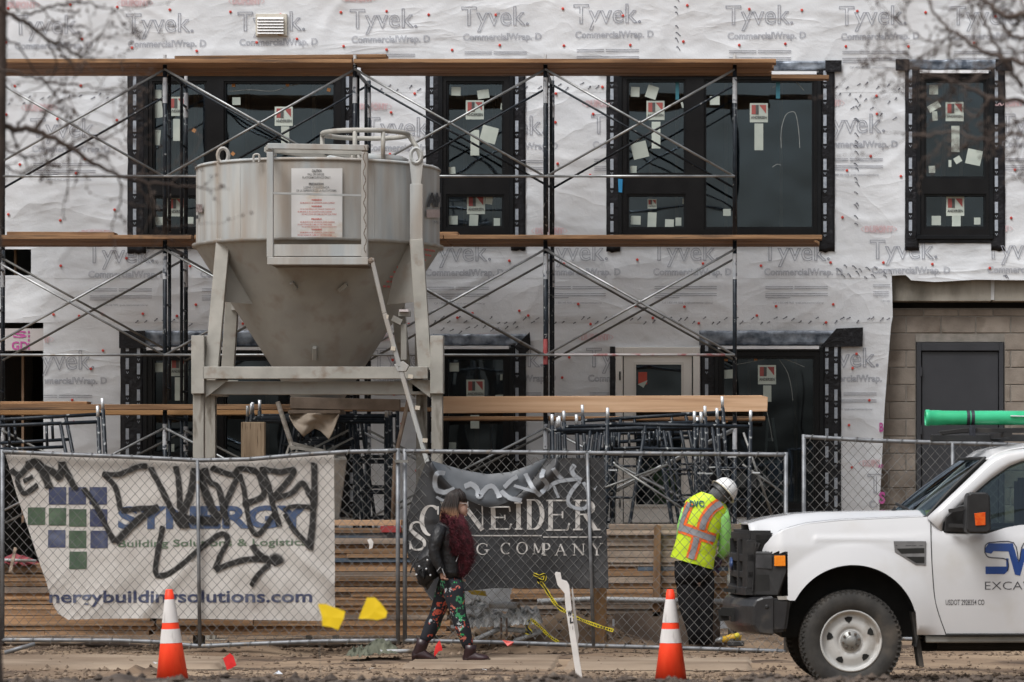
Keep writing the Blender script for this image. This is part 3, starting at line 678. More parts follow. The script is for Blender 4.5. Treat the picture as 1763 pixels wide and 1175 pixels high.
for k, y in enumerate(ys4):
    for j, (a, b) in enumerate(((-90, 333 + (k * 5) % 9), (338 + k, 765), (766 + k % 2, 1415 - (k * 13) % 17))):
        lab = ('front plank of the middle deck at the far left', 'front plank of the middle deck behind the silo drum', 'front plank of the middle deck right of the silo, paint-stained edge')[j] if k == 0 else ORD[k] + ' plank back from the front of the middle deck, ' + ('left length', 'length behind the silo', 'right length')[j]
        plank(a, b, y, z2 + (k % 2) * .004, label=lab, group=G2)
plank(10, 195, YF + .05, z2 + .05, t=.04, label='short board lying on the middle deck at the far left', group=G2, tilt=.004)
plank(755, 787, YF + .1, z2 + .05, t=.04, label='stub of board on the middle deck beside the silo drum', group=G2)
z3 = Z(697, YF)
plank(-90, 505, YF - .14, z3, t=.06, label='greyish red front plank of the lowest deck at the left', group=G3)
plank(-90, 470, YF + .5, z3 - .05, t=.05, label='orange brown plank of the lowest deck behind its left front plank', group=G3, m=mat('orange plank', (.30, .16, .06), (.38, .21, .09), 3, .7, stretch=(.5, 8, 8)))
plank(-90, 150, YF + .0, z3 + .035, t=.03, label='short thin board resting on the lowest deck at the far left', group=G3)
plank(480, 742, YF + .3, z3 - .02, label='plank of the lowest deck glimpsed under the silo', group=G3)
for k in range(2): plank(745, 1318, YF + .35 + k * .27, Z(716, YF), t=.04, label=('nearer', 'farther')[k] + ' dark plank of the lowest deck under the pale board on edge', group=G3)
# pale board standing on edge at the right
ob = MB().prism([P(745, 683, YF - .10), P(1310, 681, YF - .10), P(1322, 684, YF - .10), P(1321, 709, YF - .10), P(745, 712, YF - .10)], (0, .045, 0)).build('plank', plank_new, None, loc=tuple(P(745, 712, YF)), bev=.003, label='pale fresh wide plank on edge at the lowest deck right of the silo', cat='plank', group=G3)

# ------------------------------------------------------------------ silo
DS = 37.6; SX = X(548, DS); SR = 1.275
silo_m = mat('silo paint', (.35, .375, .385), (.47, .475, .46), 2.6, .65, .0015, 30, c3=(.33, .29, .25), s3=1.9, t3=(.38, .66), stretch=(2.6, 2.6, .38), detail=10)
silo_b = mat('silo hopper', (.31, .305, .285), (.37, .365, .34), 3.0, .65, .001, 40, c3=(.28, .245, .21), s3=5, t3=(.52, .75), detail=10)
beam_m = mat('silo beam', (.31, .30, .27), (.40, .385, .35), 5, .65, .001, 40, c3=(.24, .19, .15), s3=7, t3=(.54, .72), detail=10)
dark_brown = mat('rusty brown', (.10, .075, .055), (.17, .13, .10), 6, .7, .002, 30)
zt, zb = Z(292, DS), Z(427, DS)
silo = thing('mortar_silo', 'grey steel mortar silo on legs with a conical hopper and warning sign', 'silo', (SX, DS, .1))
c0 = (SX, DS, 0)
MB().lathe([(SR - .02, zt - .02), (SR, zt - .02), (SR, zt), (SR - .015, zt + .012), (SR - .02, zt - .02)], c0, 72, cap=False).lathe([(SR - .012, zb + .02), (SR - .012, zt - .018)], c0, 72, cap=False).build('drum', silo_m, silo, smooth=True)
# plate seams on the drum
for a in (-122, -90, -57, -150, -30): MB().box((-.004, -.002, 0), (.004, .004, zt - zb - .03), Matrix.Translation((SX + SR * .9905 * math.cos(R(a)), DS + SR * .9905 * math.sin(R(a)), zb + .02)) @ Matrix.Rotation(R(a + 90), 4, 'Z')).build('weld_seam', silo_m, silo)
MB().lathe([(SR - .012, zt - .03), (.3, zt + .10), (.28, zt + .10)], c0, 48).build('roof_plate', silo_m, silo, smooth=True)
MB().lathe([(SR + .03, zb + .02), (SR + .03, zb - .01), (SR - .01, zb - .012)], c0, 72, cap=False).build('rim_band', silo_m, silo, smooth=True)
zc = Z(692, DS)
MB().lathe([(SR, zb), (.25, zc)], c0, 72, cap=False).build('hopper', silo_b, silo, smooth=True)
MB().lathe([(.27, zc + .03), (.27, zc - .10), (.2, zc - .10)], c0, 32).build('outlet_collar', dark_brown, silo, smooth=True)
# small lugs on the hopper
def on_cone(px, py):
    z = Z(py, DS - .8); k = (zb - z) / (zb - zc); r = lerp(SR, .25, k); x = X(px, DS - r * .95) - SX; y = -math.sqrt(max(0, r * r - x * x)); return Vector((SX + x, DS + y, Z(py, DS + y)))
for a, b in (((543, 598), (543, 620)), ((584, 502), (597, 490)), ((503, 487), (511, 500))): MB().bar(on_cone(*a) - Vector((0, .03, 0)), on_cone(*b) - Vector((0, .03, 0)), .045, .05, (0, 1, 0)).build('lug', silo_b, silo, bev=.006)
# legs: wide channel flaring out, with gusset plates
LX, LY = .985, .80
for sx in (-1, 1):
    for sy in (-1, 1):
        in_ = .28 if (sx, sy) == (1, 1) else 0.
        SX_, SX = SX, SX - in_ + (.118 if sy < 0 else 0); SP = 1.21 if sy < 0 else 1.27
        a = Vector((SX + sx * LX, DS + sy * (LY + .06), zb + .02)); b = Vector((SX + sx * 1.085, DS + sy * 1.0, Z(640, DS + sy)))
        leg = MB().bar(a, b, .135, .10, (0, 1, 0)).build('leg', beam_m, silo, bev=.004)
        MB().bar(a + Vector((sx * .0, sy * .0, zt - zb - .25)), a + Vector((0, 0, 0)), .13, .07, (0, 1, 0)).build('leg_strap', silo_m, leg, bev=.003)
        # gusset between leg and hopper
        g = [Vector((SX + sx * (LX + .02), DS + sy * (LY - .0), zb - .02)), Vector((SX + sx * 1.03, DS + sy * .86, Z(527, DS))), Vector((SX + sx * .66, DS + sy * .58, Z(530, DS))), Vector((SX + sx * .80, DS + sy * .68, zb - .02))]
        MB().prism(g, (0, sy * .02, 0)).build('gusset', silo_b, leg)
        # lower leg
        yy = DS + sy * 1.02
        MB().box((SX + sx * SP - .055, yy - .055, .1), (SX + sx * SP + .055, yy + .055, Z(676, yy))).box((SX + sx * SP - .18, yy - .15, .06), (SX + sx * SP + .18, yy + .15, .1)).build('lower_leg', mat('stained leg', (.28, .265, .235), (.38, .36, .32), 4, .7, .001, 40, c3=(.10, .08, .06), s3=4, t3=(.50, .66), stretch=(3, 3, .7)), leg, bev=.004)
        lx = SX + sx * SP
        MB().box((lx - .065, yy - .10, Z(678, yy - .1)), (lx + .065, yy + .08, Z(578, yy - .1))).build('jack_sleeve', beam_m, leg, bev=.004)
        MB().prism([(lx - sx * .07, yy - .03, Z(655, yy)), (lx - sx * .30, yy - .03, Z(655, yy)), (lx - sx * .07, yy - .03, Z(685, yy))], (0, .02, 0)).build('corner_gusset', beam_m, leg)
        # lifting eye
        e = Vector((SX + sx * (LX + .0), DS + sy * (LY + .09), zt + .06)); mb = MB()
        pts = [e + Vector((.055 * math.cos(t), 0, .075 * math.sin(t))) for t in [k * math.pi / 7 for k in range(14)]]
        mb.tube(pts, .021, 6, closed=True); mb.prism([e + Vector((-.07, 0, -.06)), e + Vector((.07, 0, -.06)), e + Vector((.045, 0, -.30)), e + Vector((-.045, 0, -.30))], (0, .03, 0))
        mb.build('lifting_eye', silo_m, leg)
        SX = SX_
for sy in (-1, 1):
    yy = DS + sy * 1.05; qx = .1 if sy < 0 else -.1; MB().box((SX + qx - 1.14, yy - .07, Z(653, yy)), (SX + qx + 1.14, yy + .03, Z(632, yy))).build('cross_beam', beam_m, silo, bev=.005)
    yy = DS + sy * .93; MB().box((SX + qx - 1.27, yy - .05, Z(680, yy)), (SX + qx + 1.27, yy + .05, Z(657, yy))).build('cross_beam', silo_b, silo, bev=.005)
for sx in (-1, 1): MB().box((SX + sx * 1.12 - .05, DS - .98, Z(679, DS)), (SX + sx * 1.12 + .05, DS + .98, Z(658, DS))).build('side_beam', silo_b, silo)
# sign on the drum, wrapped round it
def drum(px, py, off):
    y = -SR
    for _ in range(14): x = X(px, DS + y) - SX; x = max(-SR * .9995, min(SR * .9995, x)); y = .5 * y - .5 * math.sqrt(SR * SR - x * x)
    l = 1 + off / SR
    d = DS + y * l; return Vector((SX + x * l, d, Z(py, d)))
sign_w = mat('sign enamel', (.66, .66, .66), (.72, .72, .72), 4, .45, c3=(.55, .42, .28), s3=3.2, t3=(.56, .72))
sg = MB().grid(16, 2, lambda u, v: drum(lerp(502, 589, u), lerp(411, 290, v), .012)).build('warning_sign', sign_w, silo, smooth=True)
def drum_text(s, x0, y0, x1, y1, m, off=.016, bold=.01, par=None, name='sign_text'):
    mb = MB(); put_text(mb, s, lambda u, v: drum(lerp(x0, x1, u), lerp(y1, y0, v), off), True, bold); return mb.build(name, m, par or sg)
red_t = mat('sign red', (.50, .10, .09), (.58, .2, .18), 12, .6); grey_t = mat('sign grey', (.12, .12, .12), (.3, .3, .3), 15, .6)
drum_text('CAUTION', 537, 292, 554, 297, grey_t, bold=.05); drum_text('FALL OR EXPOSE', 530, 298.5, 558, 302.5, grey_t); drum_text('PLATFORM SURFACE ONLY', 521, 304, 569, 308, grey_t)
drum_text('PRECAUCION', 532, 315, 557, 319.5, grey_t, bold=.05); drum_text('LLENE O EXPONGA', 523, 321, 567, 325, grey_t); drum_text('DE LA SUPERFICIE DE LA PLATAFORMA', 511, 326.5, 579, 330.5, grey_t)
for y, n in ((343, 2), (354, 4), (376, 4), (394, 4)):
    drum_text('WARNING' if y != 376 else 'PELIGRO', 536, y, 554, y + 3, red_t, bold=.05)
    for k in range(1, n): drum_text(('DO NOT STAND OR CLIMB ON THIS TANK WHILE', 'NO SE PARE DEBAJO DEL TANQUE CUANDO ESTE', 'SE MUEVE O SE LEVANTA CON CARGA')[(k + y) % 3], 510 + (k * 7) % 11, y + 1 + 4.3 * k, 581 - (k * 5) % 13, y + 3.6 + 4.3 * k, red_t)
blk = mat('lettering black', (.02, .02, .022), (.03, .03, .035), 9, .5)
def drum_arc(s, a0, a1, y0, y1, m, par, name, bold=.0, off=.012):
    mb = MB()
    def fn(u, v):
        a = R(lerp(a0, a1, u)); d = DS + SR * math.sin(a); return Vector((SX + (SR + off) * math.cos(a), DS + (SR + off) * math.sin(a), Z(lerp(y1, y0, v), d)))
    if s: put_text(mb, s, fn, True, bold)
    else: mb.grid(6, 2, fn)
    return mb.build(name, m, par)
drum_arc('AM', -24, -2, 332, 357, blk, silo, 'lettering', .05)
mb = MB()
drum_arc('', -24, -6, 361, 375, mat('faded decal', (.40, .31, .29), (.46, .38, .36), 30, .6), silo, 'decal')
drum_arc('MIX', -16, -4, 381, 386, grey_t, silo, 'lettering')
MB().grid(4, 2, lambda u, v: drum(lerp(339, 350, u), lerp(366, 352, v), .01)).build('decal', mat('dark decal', (.10, .07, .07), (.3, .25, .24), 40, .6), silo, smooth=True)
MB().grid(4, 2, lambda u, v: drum(lerp(339, 343, u), lerp(377, 371, v), .01)).build('decal', blk, silo)
# red lettering on the right of the hopper
mb = MB()
for k in range(9):
    t = k / 8; z = lerp(zb - .06, zb - .45, t); r = lerp(SR, .25, (zb - z) / (zb - zc)) + .012
    for j in range(8 - k // 2):
        a0 = R(-34 - 8 * t + j * 3.2); a1 = a0 + R(2.4)
        mb.add([(SX + r * math.cos(a), DS + r * math.sin(a), z + dz) for a, dz in ((a0, 0), (a1, 0), (a1, .02), (a0, .02))], [(0, 1, 2, 3)])
mb.build('hopper_lettering', red_t, silo, kind='stuff')
# cage in front: ladder frame
DC = 36.05; cage_m = silo_m
cage = MB().pbox(460, 443, 634, 456, DC, .10).build('access_cage', cage_m, silo, bev=.004)
MB().pbox(459, 262, 470, 443, DC + .01, .07).build('cage_post', cage_m, cage, bev=.004); MB().pbox(622, 262, 633, 443, DC + .01, .07).build('cage_post', cage_m, cage, bev=.004)
MB().bar(P(461, 252, DC + .04), P(633, 255, DC + .04), .06, .055).build('cage_rail', cage_m, cage, bev=.004)
MB().bar(P(470, 333, DC + .03), P(622, 337, DC + .03), .03, .02).build('cage_rail', mat('galvanised strap', (.3, .31, .31), (.4, .41, .41), 8, .5), cage)
MB().pbox(470, 421, 622, 441, DC + .03, .012).build('toe_plate', cage_m, cage)
MB().box((X(465, DC), DC + .1, Z(456, DC)), (X(630, DC), DC + .62, Z(453, DC))).build('platform', dark_brown, cage)
for px in (462, 630):
    MB().bar(P(px, 254, DC + .05), P(px + (548 - px) * .12, 266, DS - .2), .05, .05).build('cage_rail', cage_m, cage)
MB().bar(P(457, 257, DC + .5), P(560, 272, DS - .6), .05, .05).bar(P(457, 259, DC + .5), P(630, 263, DC + .6), .04, .05).bar(P(560, 262, DC + .9), P(700, 285, DS - .2), .05, .04).build('cage_brace', beam_m, cage)
mb = MB()
for k in range(34): mb.tube([P(627 + 2.2 * math.sin(k * 1.3) + k * .06, 252 + k * 5.4, DC - .02), P(627 + 2.2 * math.sin(k * 1.3 + 1.3) + k * .06, 257 + k * 5.4, DC - .02)], .006, 4)
mb.build('chain', dark_brown, cage)
# folding ladder leg hanging from the cage corner
lad = MB().bar(P(640, 446, DC), P(662, 540, DC + .02), .085, .04).bar(P(662, 540, DC + .02), P(688, 632, DC + .04), .085, .045).build('folding_leg', cage_m, silo, bev=.006)
MB().ball(P(640, 450, DC - .01), .04, 8, 6).build('pivot_bolt', dark_brown, lad)
MB().prism([P(678, 628, DC), P(694, 622, DC), P(704, 630, DC), P(699, 640, DC), P(684, 640, DC)], (0, .07, 0)).build('elbow_joint', cage_m, lad, bev=.005)
MB().bar(P(691, 640, DC + .05), P(737, 800, DC + .05), .085, .045).build('lower_strut', cage_m, lad, bev=.006)
for x, y in ((663, 545), (675, 600), (705, 648), (717, 702), (730, 758)): MB().bar(P(x - 2, y, DC), P(x + 6, y + 1, DC), .04, .04).build('stub', mat('stub', (.5, .44, .36), (.55, .5, .42), 5, .6), lad)
# vibrator box by the right leg
MB().pbox(686, 536, 706, 545, DC + .5, .1).bar(P(676, 548, DC + .5), P(692, 556, DC + .5), .08, .06).pbox(690, 558, 700, 620, DC + .5, .08).build('side_bracket', mat('bracket', (.26, .25, .23), (.34, .33, .3), 5, .6), silo, bev=.003)
MB().pbox(687, 533, 703, 537, DC + .45, .1).build('bracket_label', mat('label', (.6, .55, .55), (.66, .6, .6), 5, .5), silo)
# guard hoop and hatch on the roof
hc = Vector((X(629, DS - .1), DS - .1, Z(235, DS))); hr = .445
ring = [hc + Vector((hr * math.cos(2 * math.pi * k / 36), hr * math.sin(2 * math.pi * k / 36), .01)) for k in range(36)]
hoop = MB().tube(ring, .026, 8, closed=True).build('guard_hoop', beam_m, silo, smooth=True)
for a in (185, 262, 300, 110): 
    q = hc + Vector((hr * math.cos(R(a)), hr * math.sin(R(a)), 0)); MB().tube([q, (q.x, q.y, zt)], .024, 8).build('hoop_post', beam_m, hoop, smooth=True)
q = hc + Vector((hr, 0, 0)); MB().tube(smooth([q, q + Vector((.02, 0, -.02)), q + Vector((.10, -.05, -.14)), q + Vector((.135, -.05, -.24)), q + Vector((.14, -.05, -.38))], 4), .026, 8).build('hoop_post', beam_m, hoop, smooth=True)
MB().lathe([(.45, 0), (.45, .06), (.40, .085), (0.02, .10)], (hc.x, hc.y, zt + .035), 32).build('hatch_lid', silo_m, silo, smooth=True)
MB().tube(smooth([P(437, 280, DC + .3), P(437, 268, DC + .3), P(446, 267, DC + .3), P(446, 280, DC + .3)], 4), .012, 6).build('roof_handle', silo_m, silo)
# discharge arm and cloth sleeve under the hopper
MB().bar(P(500, 694, DS - .35), P(689, 698, DS - .35), .09, .12).build('discharge_arm', dark_brown, silo, bev=.005)
MB().pbox(496, 706, 586, 712, DS - .4, .5).build('sleeve_clamp', dark_brown, silo)
sleeve = mat('dusty canvas', (.25, .205, .16), (.36, .30, .24), 5, .9, .004, 14)
def slv(u, v):
    x = lerp(497, 584, u); e = interp([(0, 712), (.25, 735), (.3, 752), (.5, 740), (.62, 742), (.8, 757), (1, 712)], u) if v > 0 else 0
    y = lerp(712, interp([(0, 716), (.12, 735), (.3, 752), (.5, 738), (.62, 742), (.8, 757), (.88, 745), (1, 716)], u), v)
    p = P(x, y, DS - .38); p.y += .05 * math.sin(u * 9 + v * 3) + .1 * (u - .5) ** 2 + .03 * nz(u * 5, v * 4); return p
MB().grid(30, 12, slv).build('discharge_sleeve', sleeve, silo, smooth=True, solid=.008)

# ------------------------------------------------------------------ mixer under the silo, block of wood
DM = 37.55; mx_m = mat('mixer body', (.20, .185, .165), (.29, .27, .24), 5, .8, .002, 30, c3=(.33, .30, .26), s3=6)
mix = thing('mortar_mixer', 'dusty grey mortar mixer with a barred hopper below the silo sleeve', 'mixer', (X(540, DM), DM, .1))
hx = [P(487, 776, DM - .35), P(600, 790, DM - .35), P(590, 905, DM - .2), P(520, 905, DM - .2)]
MB().rings([[P(484, 790, DM - .45), P(598, 790, DM - .45), P(592, 778, DM + .4), P(500, 778, DM + .4)], [P(525, 905, DM - .25), P(583, 905, DM - .25), P(583, 905, DM + .25), P(525, 905, DM + .25)]]).build('tub', mx_m, mix, bev=.01)
mb = MB()
for k in range(6): mb.bar(P(492 + k * 17, 786 - 2 * k * .2, DM - .42), P(498 + k * 15, 768, DM + .3), .02, .02)
mb.bar(P(505, 764, DM - .1), P(560, 778, DM - .3), .04, .03).bar(P(500, 770, DM - .3), P(575, 781, DM - .3), .03, .03); mb.build('grate', mx_m, mix)
MB().bar(P(540, 772, DM - .1), P(600, 741, DM - .1), .02, .02).bar(P(560, 778, DM - .1), P(608, 754, DM - .1), .02, .02).build('grate_arm', galv_dull, mix)
MB().tube([P(478, 692, DM), P(505, 775, DM)], .026, 8).build('lever', mat('worn lever', (.2, .17, .14), (.5, .47, .43), 16, .7), mix)
for px in (532, 578): MB().bar(P(px, 900, DM), (X(px, DM), DM, .1), .06, .06).build('leg', mx_m, mix)
timber = mat('weathered timber', (.30, .22, .145), (.47, .36, .25), 2.2, .85, .006, 18, stretch=(9, 9, .7), c3=(.13, .085, .05), s3=5, t3=(.58, .64))
def single(mb, name, m, label, cat, loc, **k): return mb.build(name, m, None, loc=loc, label=label, cat=cat, **k)
single(MB().pbox(415, 727, 455, 1080, 37.1, .12), 'timber_post', timber, 'thick weathered timber end standing behind the fence beside the silo leg', 'timber', tuple(P(435, 1080, 37.1)), bev=.006)

# ------------------------------------------------------------------ lumber stack behind the fence
DL = 36.35
board_m = mat('stacked board', (.27, .15, .072), (.47, .29, .165), 3, .85, .003, 40, rnd=.34, stretch=(.4, 6, 10), c3=(.11, .075, .05), s3=2.4, t3=(.48, .7))
board_w = mat('stacked board weathered', (.27, .205, .155), (.43, .34, .27), 3, .85, .003, 40, rnd=.25, stretch=(.4, 6, 10), c3=(.14, .10, .075), s3=2.4, t3=(.48, .7))
board_blue = mat('painted board end', (.06, .09, .13), (.12, .15, .19), 4, .8, rnd=.1, stretch=(.5, 5, 5), c3=(.25, .19, .14), s3=3)
def board(px0, px1, ya, yb, dd, m, lab, grp, depth=.55):
    a, b = X(px0, DL), X(px1, DL); z0, z1 = Z(yb, DL), Z(ya, DL)
    mb = MB(); n = 3; t = z1 - z0
    sag = random.uniform(-.003, .003)
    vs = []
    for i in range(n + 1):
        x = lerp(0, b - a, i / n); w_ = sag * math.sin(math.pi * i / n)
        vs += [(x, 0, w_), (x, depth, w_), (x, depth, t + w_), (x, 0, t + w_)]
    mb.rings([vs[4 * i:4 * i + 4] for i in range(n + 1)])
    o = mb.build('board', m, None, world=False, loc=(a, DL + dd, z0)); o['label'] = lab; o['category'] = 'board'; o['group'] = grp; return o
rb = random.Random(11)
def stack(px0, px1, ytop, ybot, h, mats, grp, lab, joints=1):
    y = ybot; k = 0; rows = []
    while y - h > ytop - 2:
        t = h * rb.choice((.72, .85, 1, 1, 1.05, 1.25)); cuts = sorted(rb.uniform(px0 + 80, px1 - 80) for _ in range(rb.choice((0, 1)) if joints else 0))
        xs = [px0 + rb.uniform(-4, 4)] + cuts + [px1 + rb.uniform(-8, 6)]
        rows.append([])
        for a, b in zip(xs, xs[1:]): rows[-1].append(board(a + .6, b - .6, y - t + rb.uniform(.5, 1.3), y, rb.uniform(0, .035), rb.choice(mats), lab, grp))
        y -= t; k += 1
    for i_, r_ in enumerate(reversed(rows)):
        for j_, o in enumerate(r_): o['label'] = ORD[i_] + ' board from the top of the ' + lab + ('' if len(r_) == 1 else (', left length', ', right length')[j_])
    return y
stack(-90, 262, 968, 1094, 8.6, [board_m] * 5 + [board_w], 'boards of the lower left stack', 'low dark stack behind the white banner')
stack(266, 775, 903, 1094, 8.6, [board_m] * 7 + [board_w] + [board_blue], 'boards of the tall stack in the middle', 'tall brown stack between the banners')
stack(880, 1297, 912, 1066, 9.2, [board_w] * 7 + [board_m] * 2 + [board_blue], 'boards of the stack behind the worker', 'weathered stack behind the worker')
for a, b, y, l in ((574, 690, 896, 'pale top board of the tall stack between the banners'), (1048, 1290, 903, 'splintered pale top board of the weathered stack behind the worker')):
    board(a, b, y, y + 9, .0, plank_new if a < 600 else board_w, l, 'top boards')
# mortar spill / red board end
single(MB().pbox(655, 906, 690, 917, DL - .02, .015), 'red_board', mat('red painted board', (.30, .03, .03), (.36, .05, .05), 6, .6), 'short board end painted red in the stack left of the fence joint', 'board', tuple(P(670, 917, DL)), bev=.002)
# wooden stakes and shutter board behind the mesh
single(MB().prism([P(1126, 908, 36.28), P(1130, 903, 36.28), P(1138, 906, 36.28), P(1137, 1062, 36.28), P(1123, 1062, 36.28)], (0, .04, 0)), 'wooden_stake', mat('stake wood', (.15, .085, .045), (.24, .14, .075), 4, .85, .003, 40, stretch=(8, 8, .8)), 'dark wooden stake leaning on the weathered boards left of the worker', 'stake', tuple(P(1131, 1062, 36.28)), bev=.003)
single(MB().pbox(1022, 1006, 1044, 1114, 35.75, .09), 'wooden_post', mat('post wood', (.30, .17, .08), (.42, .26, .13), 3, .8, .003, 40, stretch=(8, 8, .8), c3=(.16, .09, .04), s3=4), 'orange brown square post below the right corner of the black banner', 'post', tuple(P(1033, 1114, 35.75)), bev=.005)
single(MB().pbox(1046, 1062, 1054, 1112, 35.8, .04), 'wooden_batten', board_w, 'narrow pale batten standing between the orange post and the form board', 'batten', tuple(P(1050, 1112, 35.8)), bev=.003)
single(MB().prism([P(1058, 1057, 36.28), P(1150, 1053, 36.28), P(1240, 1060, 36.28), P(1240, 1118, 36.28), P(1058, 1112, 36.28)], (0, .03, 0)), 'form_board', mat('form board', (.085, .060, .045), (.17, .125, .095), 2.6, .8, .002, 30, c3=(.05, .035, .025), s3=3), 'stained brown form board standing in the dirt behind the worker', 'board', tuple(P(1150, 1115, 36.28)))

# ------------------------------------------------------------------ stored scaffold frames
def stored_frame(px, d, ztop, label, group, ang=0., mir=1, w=1.5, h=1.93, lean=0.):
    t = thing('stored_scaffold_frame', label, 'scaffold frame', (X(px, d), d, ztop - h), group)
    def bm_(n, pts, r, m=sc_black): return MB().tube(pts, r, 8).build(n, m, t, smooth=True, world=False)
    for sx in (0, w):
        p = bm_('post', [(sx, 0, 0), (sx, 0, h)], .023); MB().tube([(sx, 0, h), (sx, 0, h + .12)], .018, 8).build('coupling_pin', silver_pin, p, smooth=True, world=False)
        MB().box((sx + .02, -.008, h * .72), (sx + .11, .008, h * .72 + .015)).build('lock_pin', silver_pin, p, world=False)
    bm_('top_rail', [(0, 0, h - .05), (w, 0, h - .05)], .021)
    bm_('inner_rail', [(.36, 0, h - .30), (w - .36, 0, h - .30)], .019)
    for sx in (.55, w - .55): bm_('strut', [(sx, 0, h - .06), (sx, 0, h - .30)], .016)
    for s_, a, b in ((1, .40, .14), (-1, w - .40, w - .14)): bm_('inner_post', [(a, 0, h - .06), (b, 0, .02)], .020)
    for k in range(5):
        z = .12 + k * .33; q = lerp(.14, .40, z / h)
        bm_('rung', [(0, 0, z), (q, 0, z)], .014); bm_('rung', [(w - q, 0, z), (w, 0, z)], .014)
    t.rotation_euler = (lean, ang, 0); return t
GF = 'spare scaffold frames stacked behind the fence'
for i, (px, d, y, a, l) in enumerate(((1040, 37.75, 722, .018, 'front spare scaffold frame standing beside the door, worn tube ends'), (957, 37.95, 733, -.020, None), (972, 38.1, 736, -.028, None), (982, 38.25, 727, -.035, None), (1007, 38.4, 733, -.045, None), (1022, 38.55, 716, -.06, None), (960, 38.7, 738, .0, None))):
    stored_frame(px, d, Z(y, d), l or ORD[i] + ' spare scaffold frame from the front, stacked before the door', GF, a)
for i, (px, d, y, a) in enumerate(((431, 39.05, 714, .006), (438, 39.15, 712, -.01), (447, 39.25, 708, .0), (425, 38.95, 718, .004))):
    stored_frame(px, d, Z(y, d), ORD[(1, 2, 3, 0)[i]] + ' spare scaffold frame from the front, stacked behind the silo', 'spare scaffold frames behind the silo', a)
stored_frame(-62, 38.2, Z(728, 38.2) , 'left spare scaffold frame, tilted, nearer the fence', 'spare scaffold frames at the far left', -.04)
stored_frame(-47, 38.5, Z(718, 38.5) , 'left spare scaffold frame, tilted, farther from the fence', 'spare scaffold frames at the far left', -.055)
# loose silver braces lying against the spare frames
for (a, b, d, l) in (((960, 870), (1150, 800), 37.65, 'loose silver brace rising to the right before the door'), ((1058, 800), (1200, 892), 37.6, 'loose silver brace falling to the right before the door'), ((1280, 745), (1330, 890), 38.0, 'loose silver brace right of the spare frames'), ((1278, 800), (1350, 850), 38.1, 'short loose silver brace beside the lower right window'), ((700, 690), (1, 1), 0, '')):
    if d: single(MB().tube([P(*a, d), P(*b, d)], .014, 8), 'loose_brace', galv_dull, l, 'brace', tuple(P(*b, d)), smooth=True)
single(MB().tube([P(703, 690, 37.2), P(680, 790, 37.15), P(676, 900, 37.1)], .022, 8), 'steel_pipe', mat('rusty pipe', (.16, .11, .08), (.26, .2, .15), 6, .7), 'rusty brown pipe leaning beside the right front silo leg', 'pipe', tuple(P(676, 900, 37.1)), smooth=True)
# step ladder inside the lower right window, vest behind the door glass
ldd = YW + .6
ld = thing('step_ladder', 'pale step ladder standing inside the lower right window', 'ladder', tuple(P(1330, 900, ldd)))
lm = mat('ladder', (.24, .24, .20), (.3, .3, .25), 4, .6)
for a, b in (((1322, 720), (1312, 885)), ((1330, 720), (1352, 885))): MB().bar(P(*a, ldd), P(*b, ldd), .05, .03).build('rail', lm, ld)
for y in (757, 795, 835): MB().bar(P(1320 - (y - 720) * .05, y, ldd), P(1331 + (y - 720) * .13, y, ldd), .03, .04).build('step', lm, ld)
def vestfn(u, v): return P(lerp(1120, 1158, u) + 8 * math.sin(v * 3), lerp(805, 880, v), YW + .45 + .05 * math.sin(u * 7))
single(MB().grid(12, 14, vestfn), 'safety_vest', mat('vest fabric', (.03, .30, .06), (.30, .40, .02), 2.4, .7, c3=(.5, .09, .02), s3=2.5, t3=(.56, .6)), 'green and orange safety vest hanging behind the door glass', 'vest', tuple(P(1140, 880, YW + .45)), smooth=True, solid=.01)

# ------------------------------------------------------------------ temporary chain link fence
DFN = 35.3
wire_m = mat('fence wire', (.12, .12, .12), (.22, .22, .215), 9, .5, metal=.4)
fpost = mat('fence tube', (.13, .135, .145), (.24, .25, .265), 8, .5, .0005, 50, metal=.35, c3=(.20, .17, .14), s3=10, t3=(.62, .72))
def fence(label, top, bot, ends, mids, d, mesh_x=None):
    o = thing('chain_link_fence', label, 'fence', tuple(P(ends[0], interp(bot, ends[0]), d)), 'temporary chain link fence panels')
    xs = [lerp(ends[0], ends[1], k / 40) for k in range(41)]
    MB().tube([P(x, interp(top, x), d) for x in xs], .021, 10).build('top_rail', fpost, o, smooth=True)
    MB().tube([P(x, interp(bot, x), d) for x in xs], .021, 10).build('bottom_rail', fpost, o, smooth=True)
    for e in ends: MB().tube([P(e, interp(top, e) - 4, d + .001), P(e, interp(bot, e) + 6, d + .001)], .0215, 10).build('end_post', fpost, o, smooth=True)
    for m_ in mids: MB().tube([P(m_[0], interp(top, m_[0]), d - .012), P(m_[1], interp(bot, m_[1]), d - .012)], .018, 10).build('middle_post', fpost, o, smooth=True)
    # woven wire: both diagonals, each wire bowed in and out
    mb = MB(); x0, x1 = ends; cell = 16.6
    H = 360; k = int((x0 - H) / cell) - 2
    while k * cell < x1 + H:
        for s_ in (1, -1):
            pts = []
            for j in range(0, 44):
                py = 740 + j * 9.5; px = k * cell + s_ * (py - 740) * .90
                if x0 <= px <= x1 and interp(top, px) <= py <= interp(bot, px):
                    pts.append(P(px + .5 * nz(px * .02, py * .02), py, d - .004 * s_ + .003 * (1 if (j + k) % 2 else -1)))
            if len(pts) > 1: mb.tube(pts, .0026, 3, cap=False)
        k += 1
    # tie wires round the rails
    mb.build('chain_link', wire_m, o, kind='stuff')
    mb = MB()
    for x in xs[1:-1:2]:
        for L_ in (top, bot):
            y = interp(L_, x); mb.tube([P(x - 3, y + 6, d - .03), P(x + 1, y - 4, d - .03), P(x + 3, y - 4, d + .0)], .004, 4)
    mb.build('tie_wire', wire_m, o, kind='stuff')
    return o
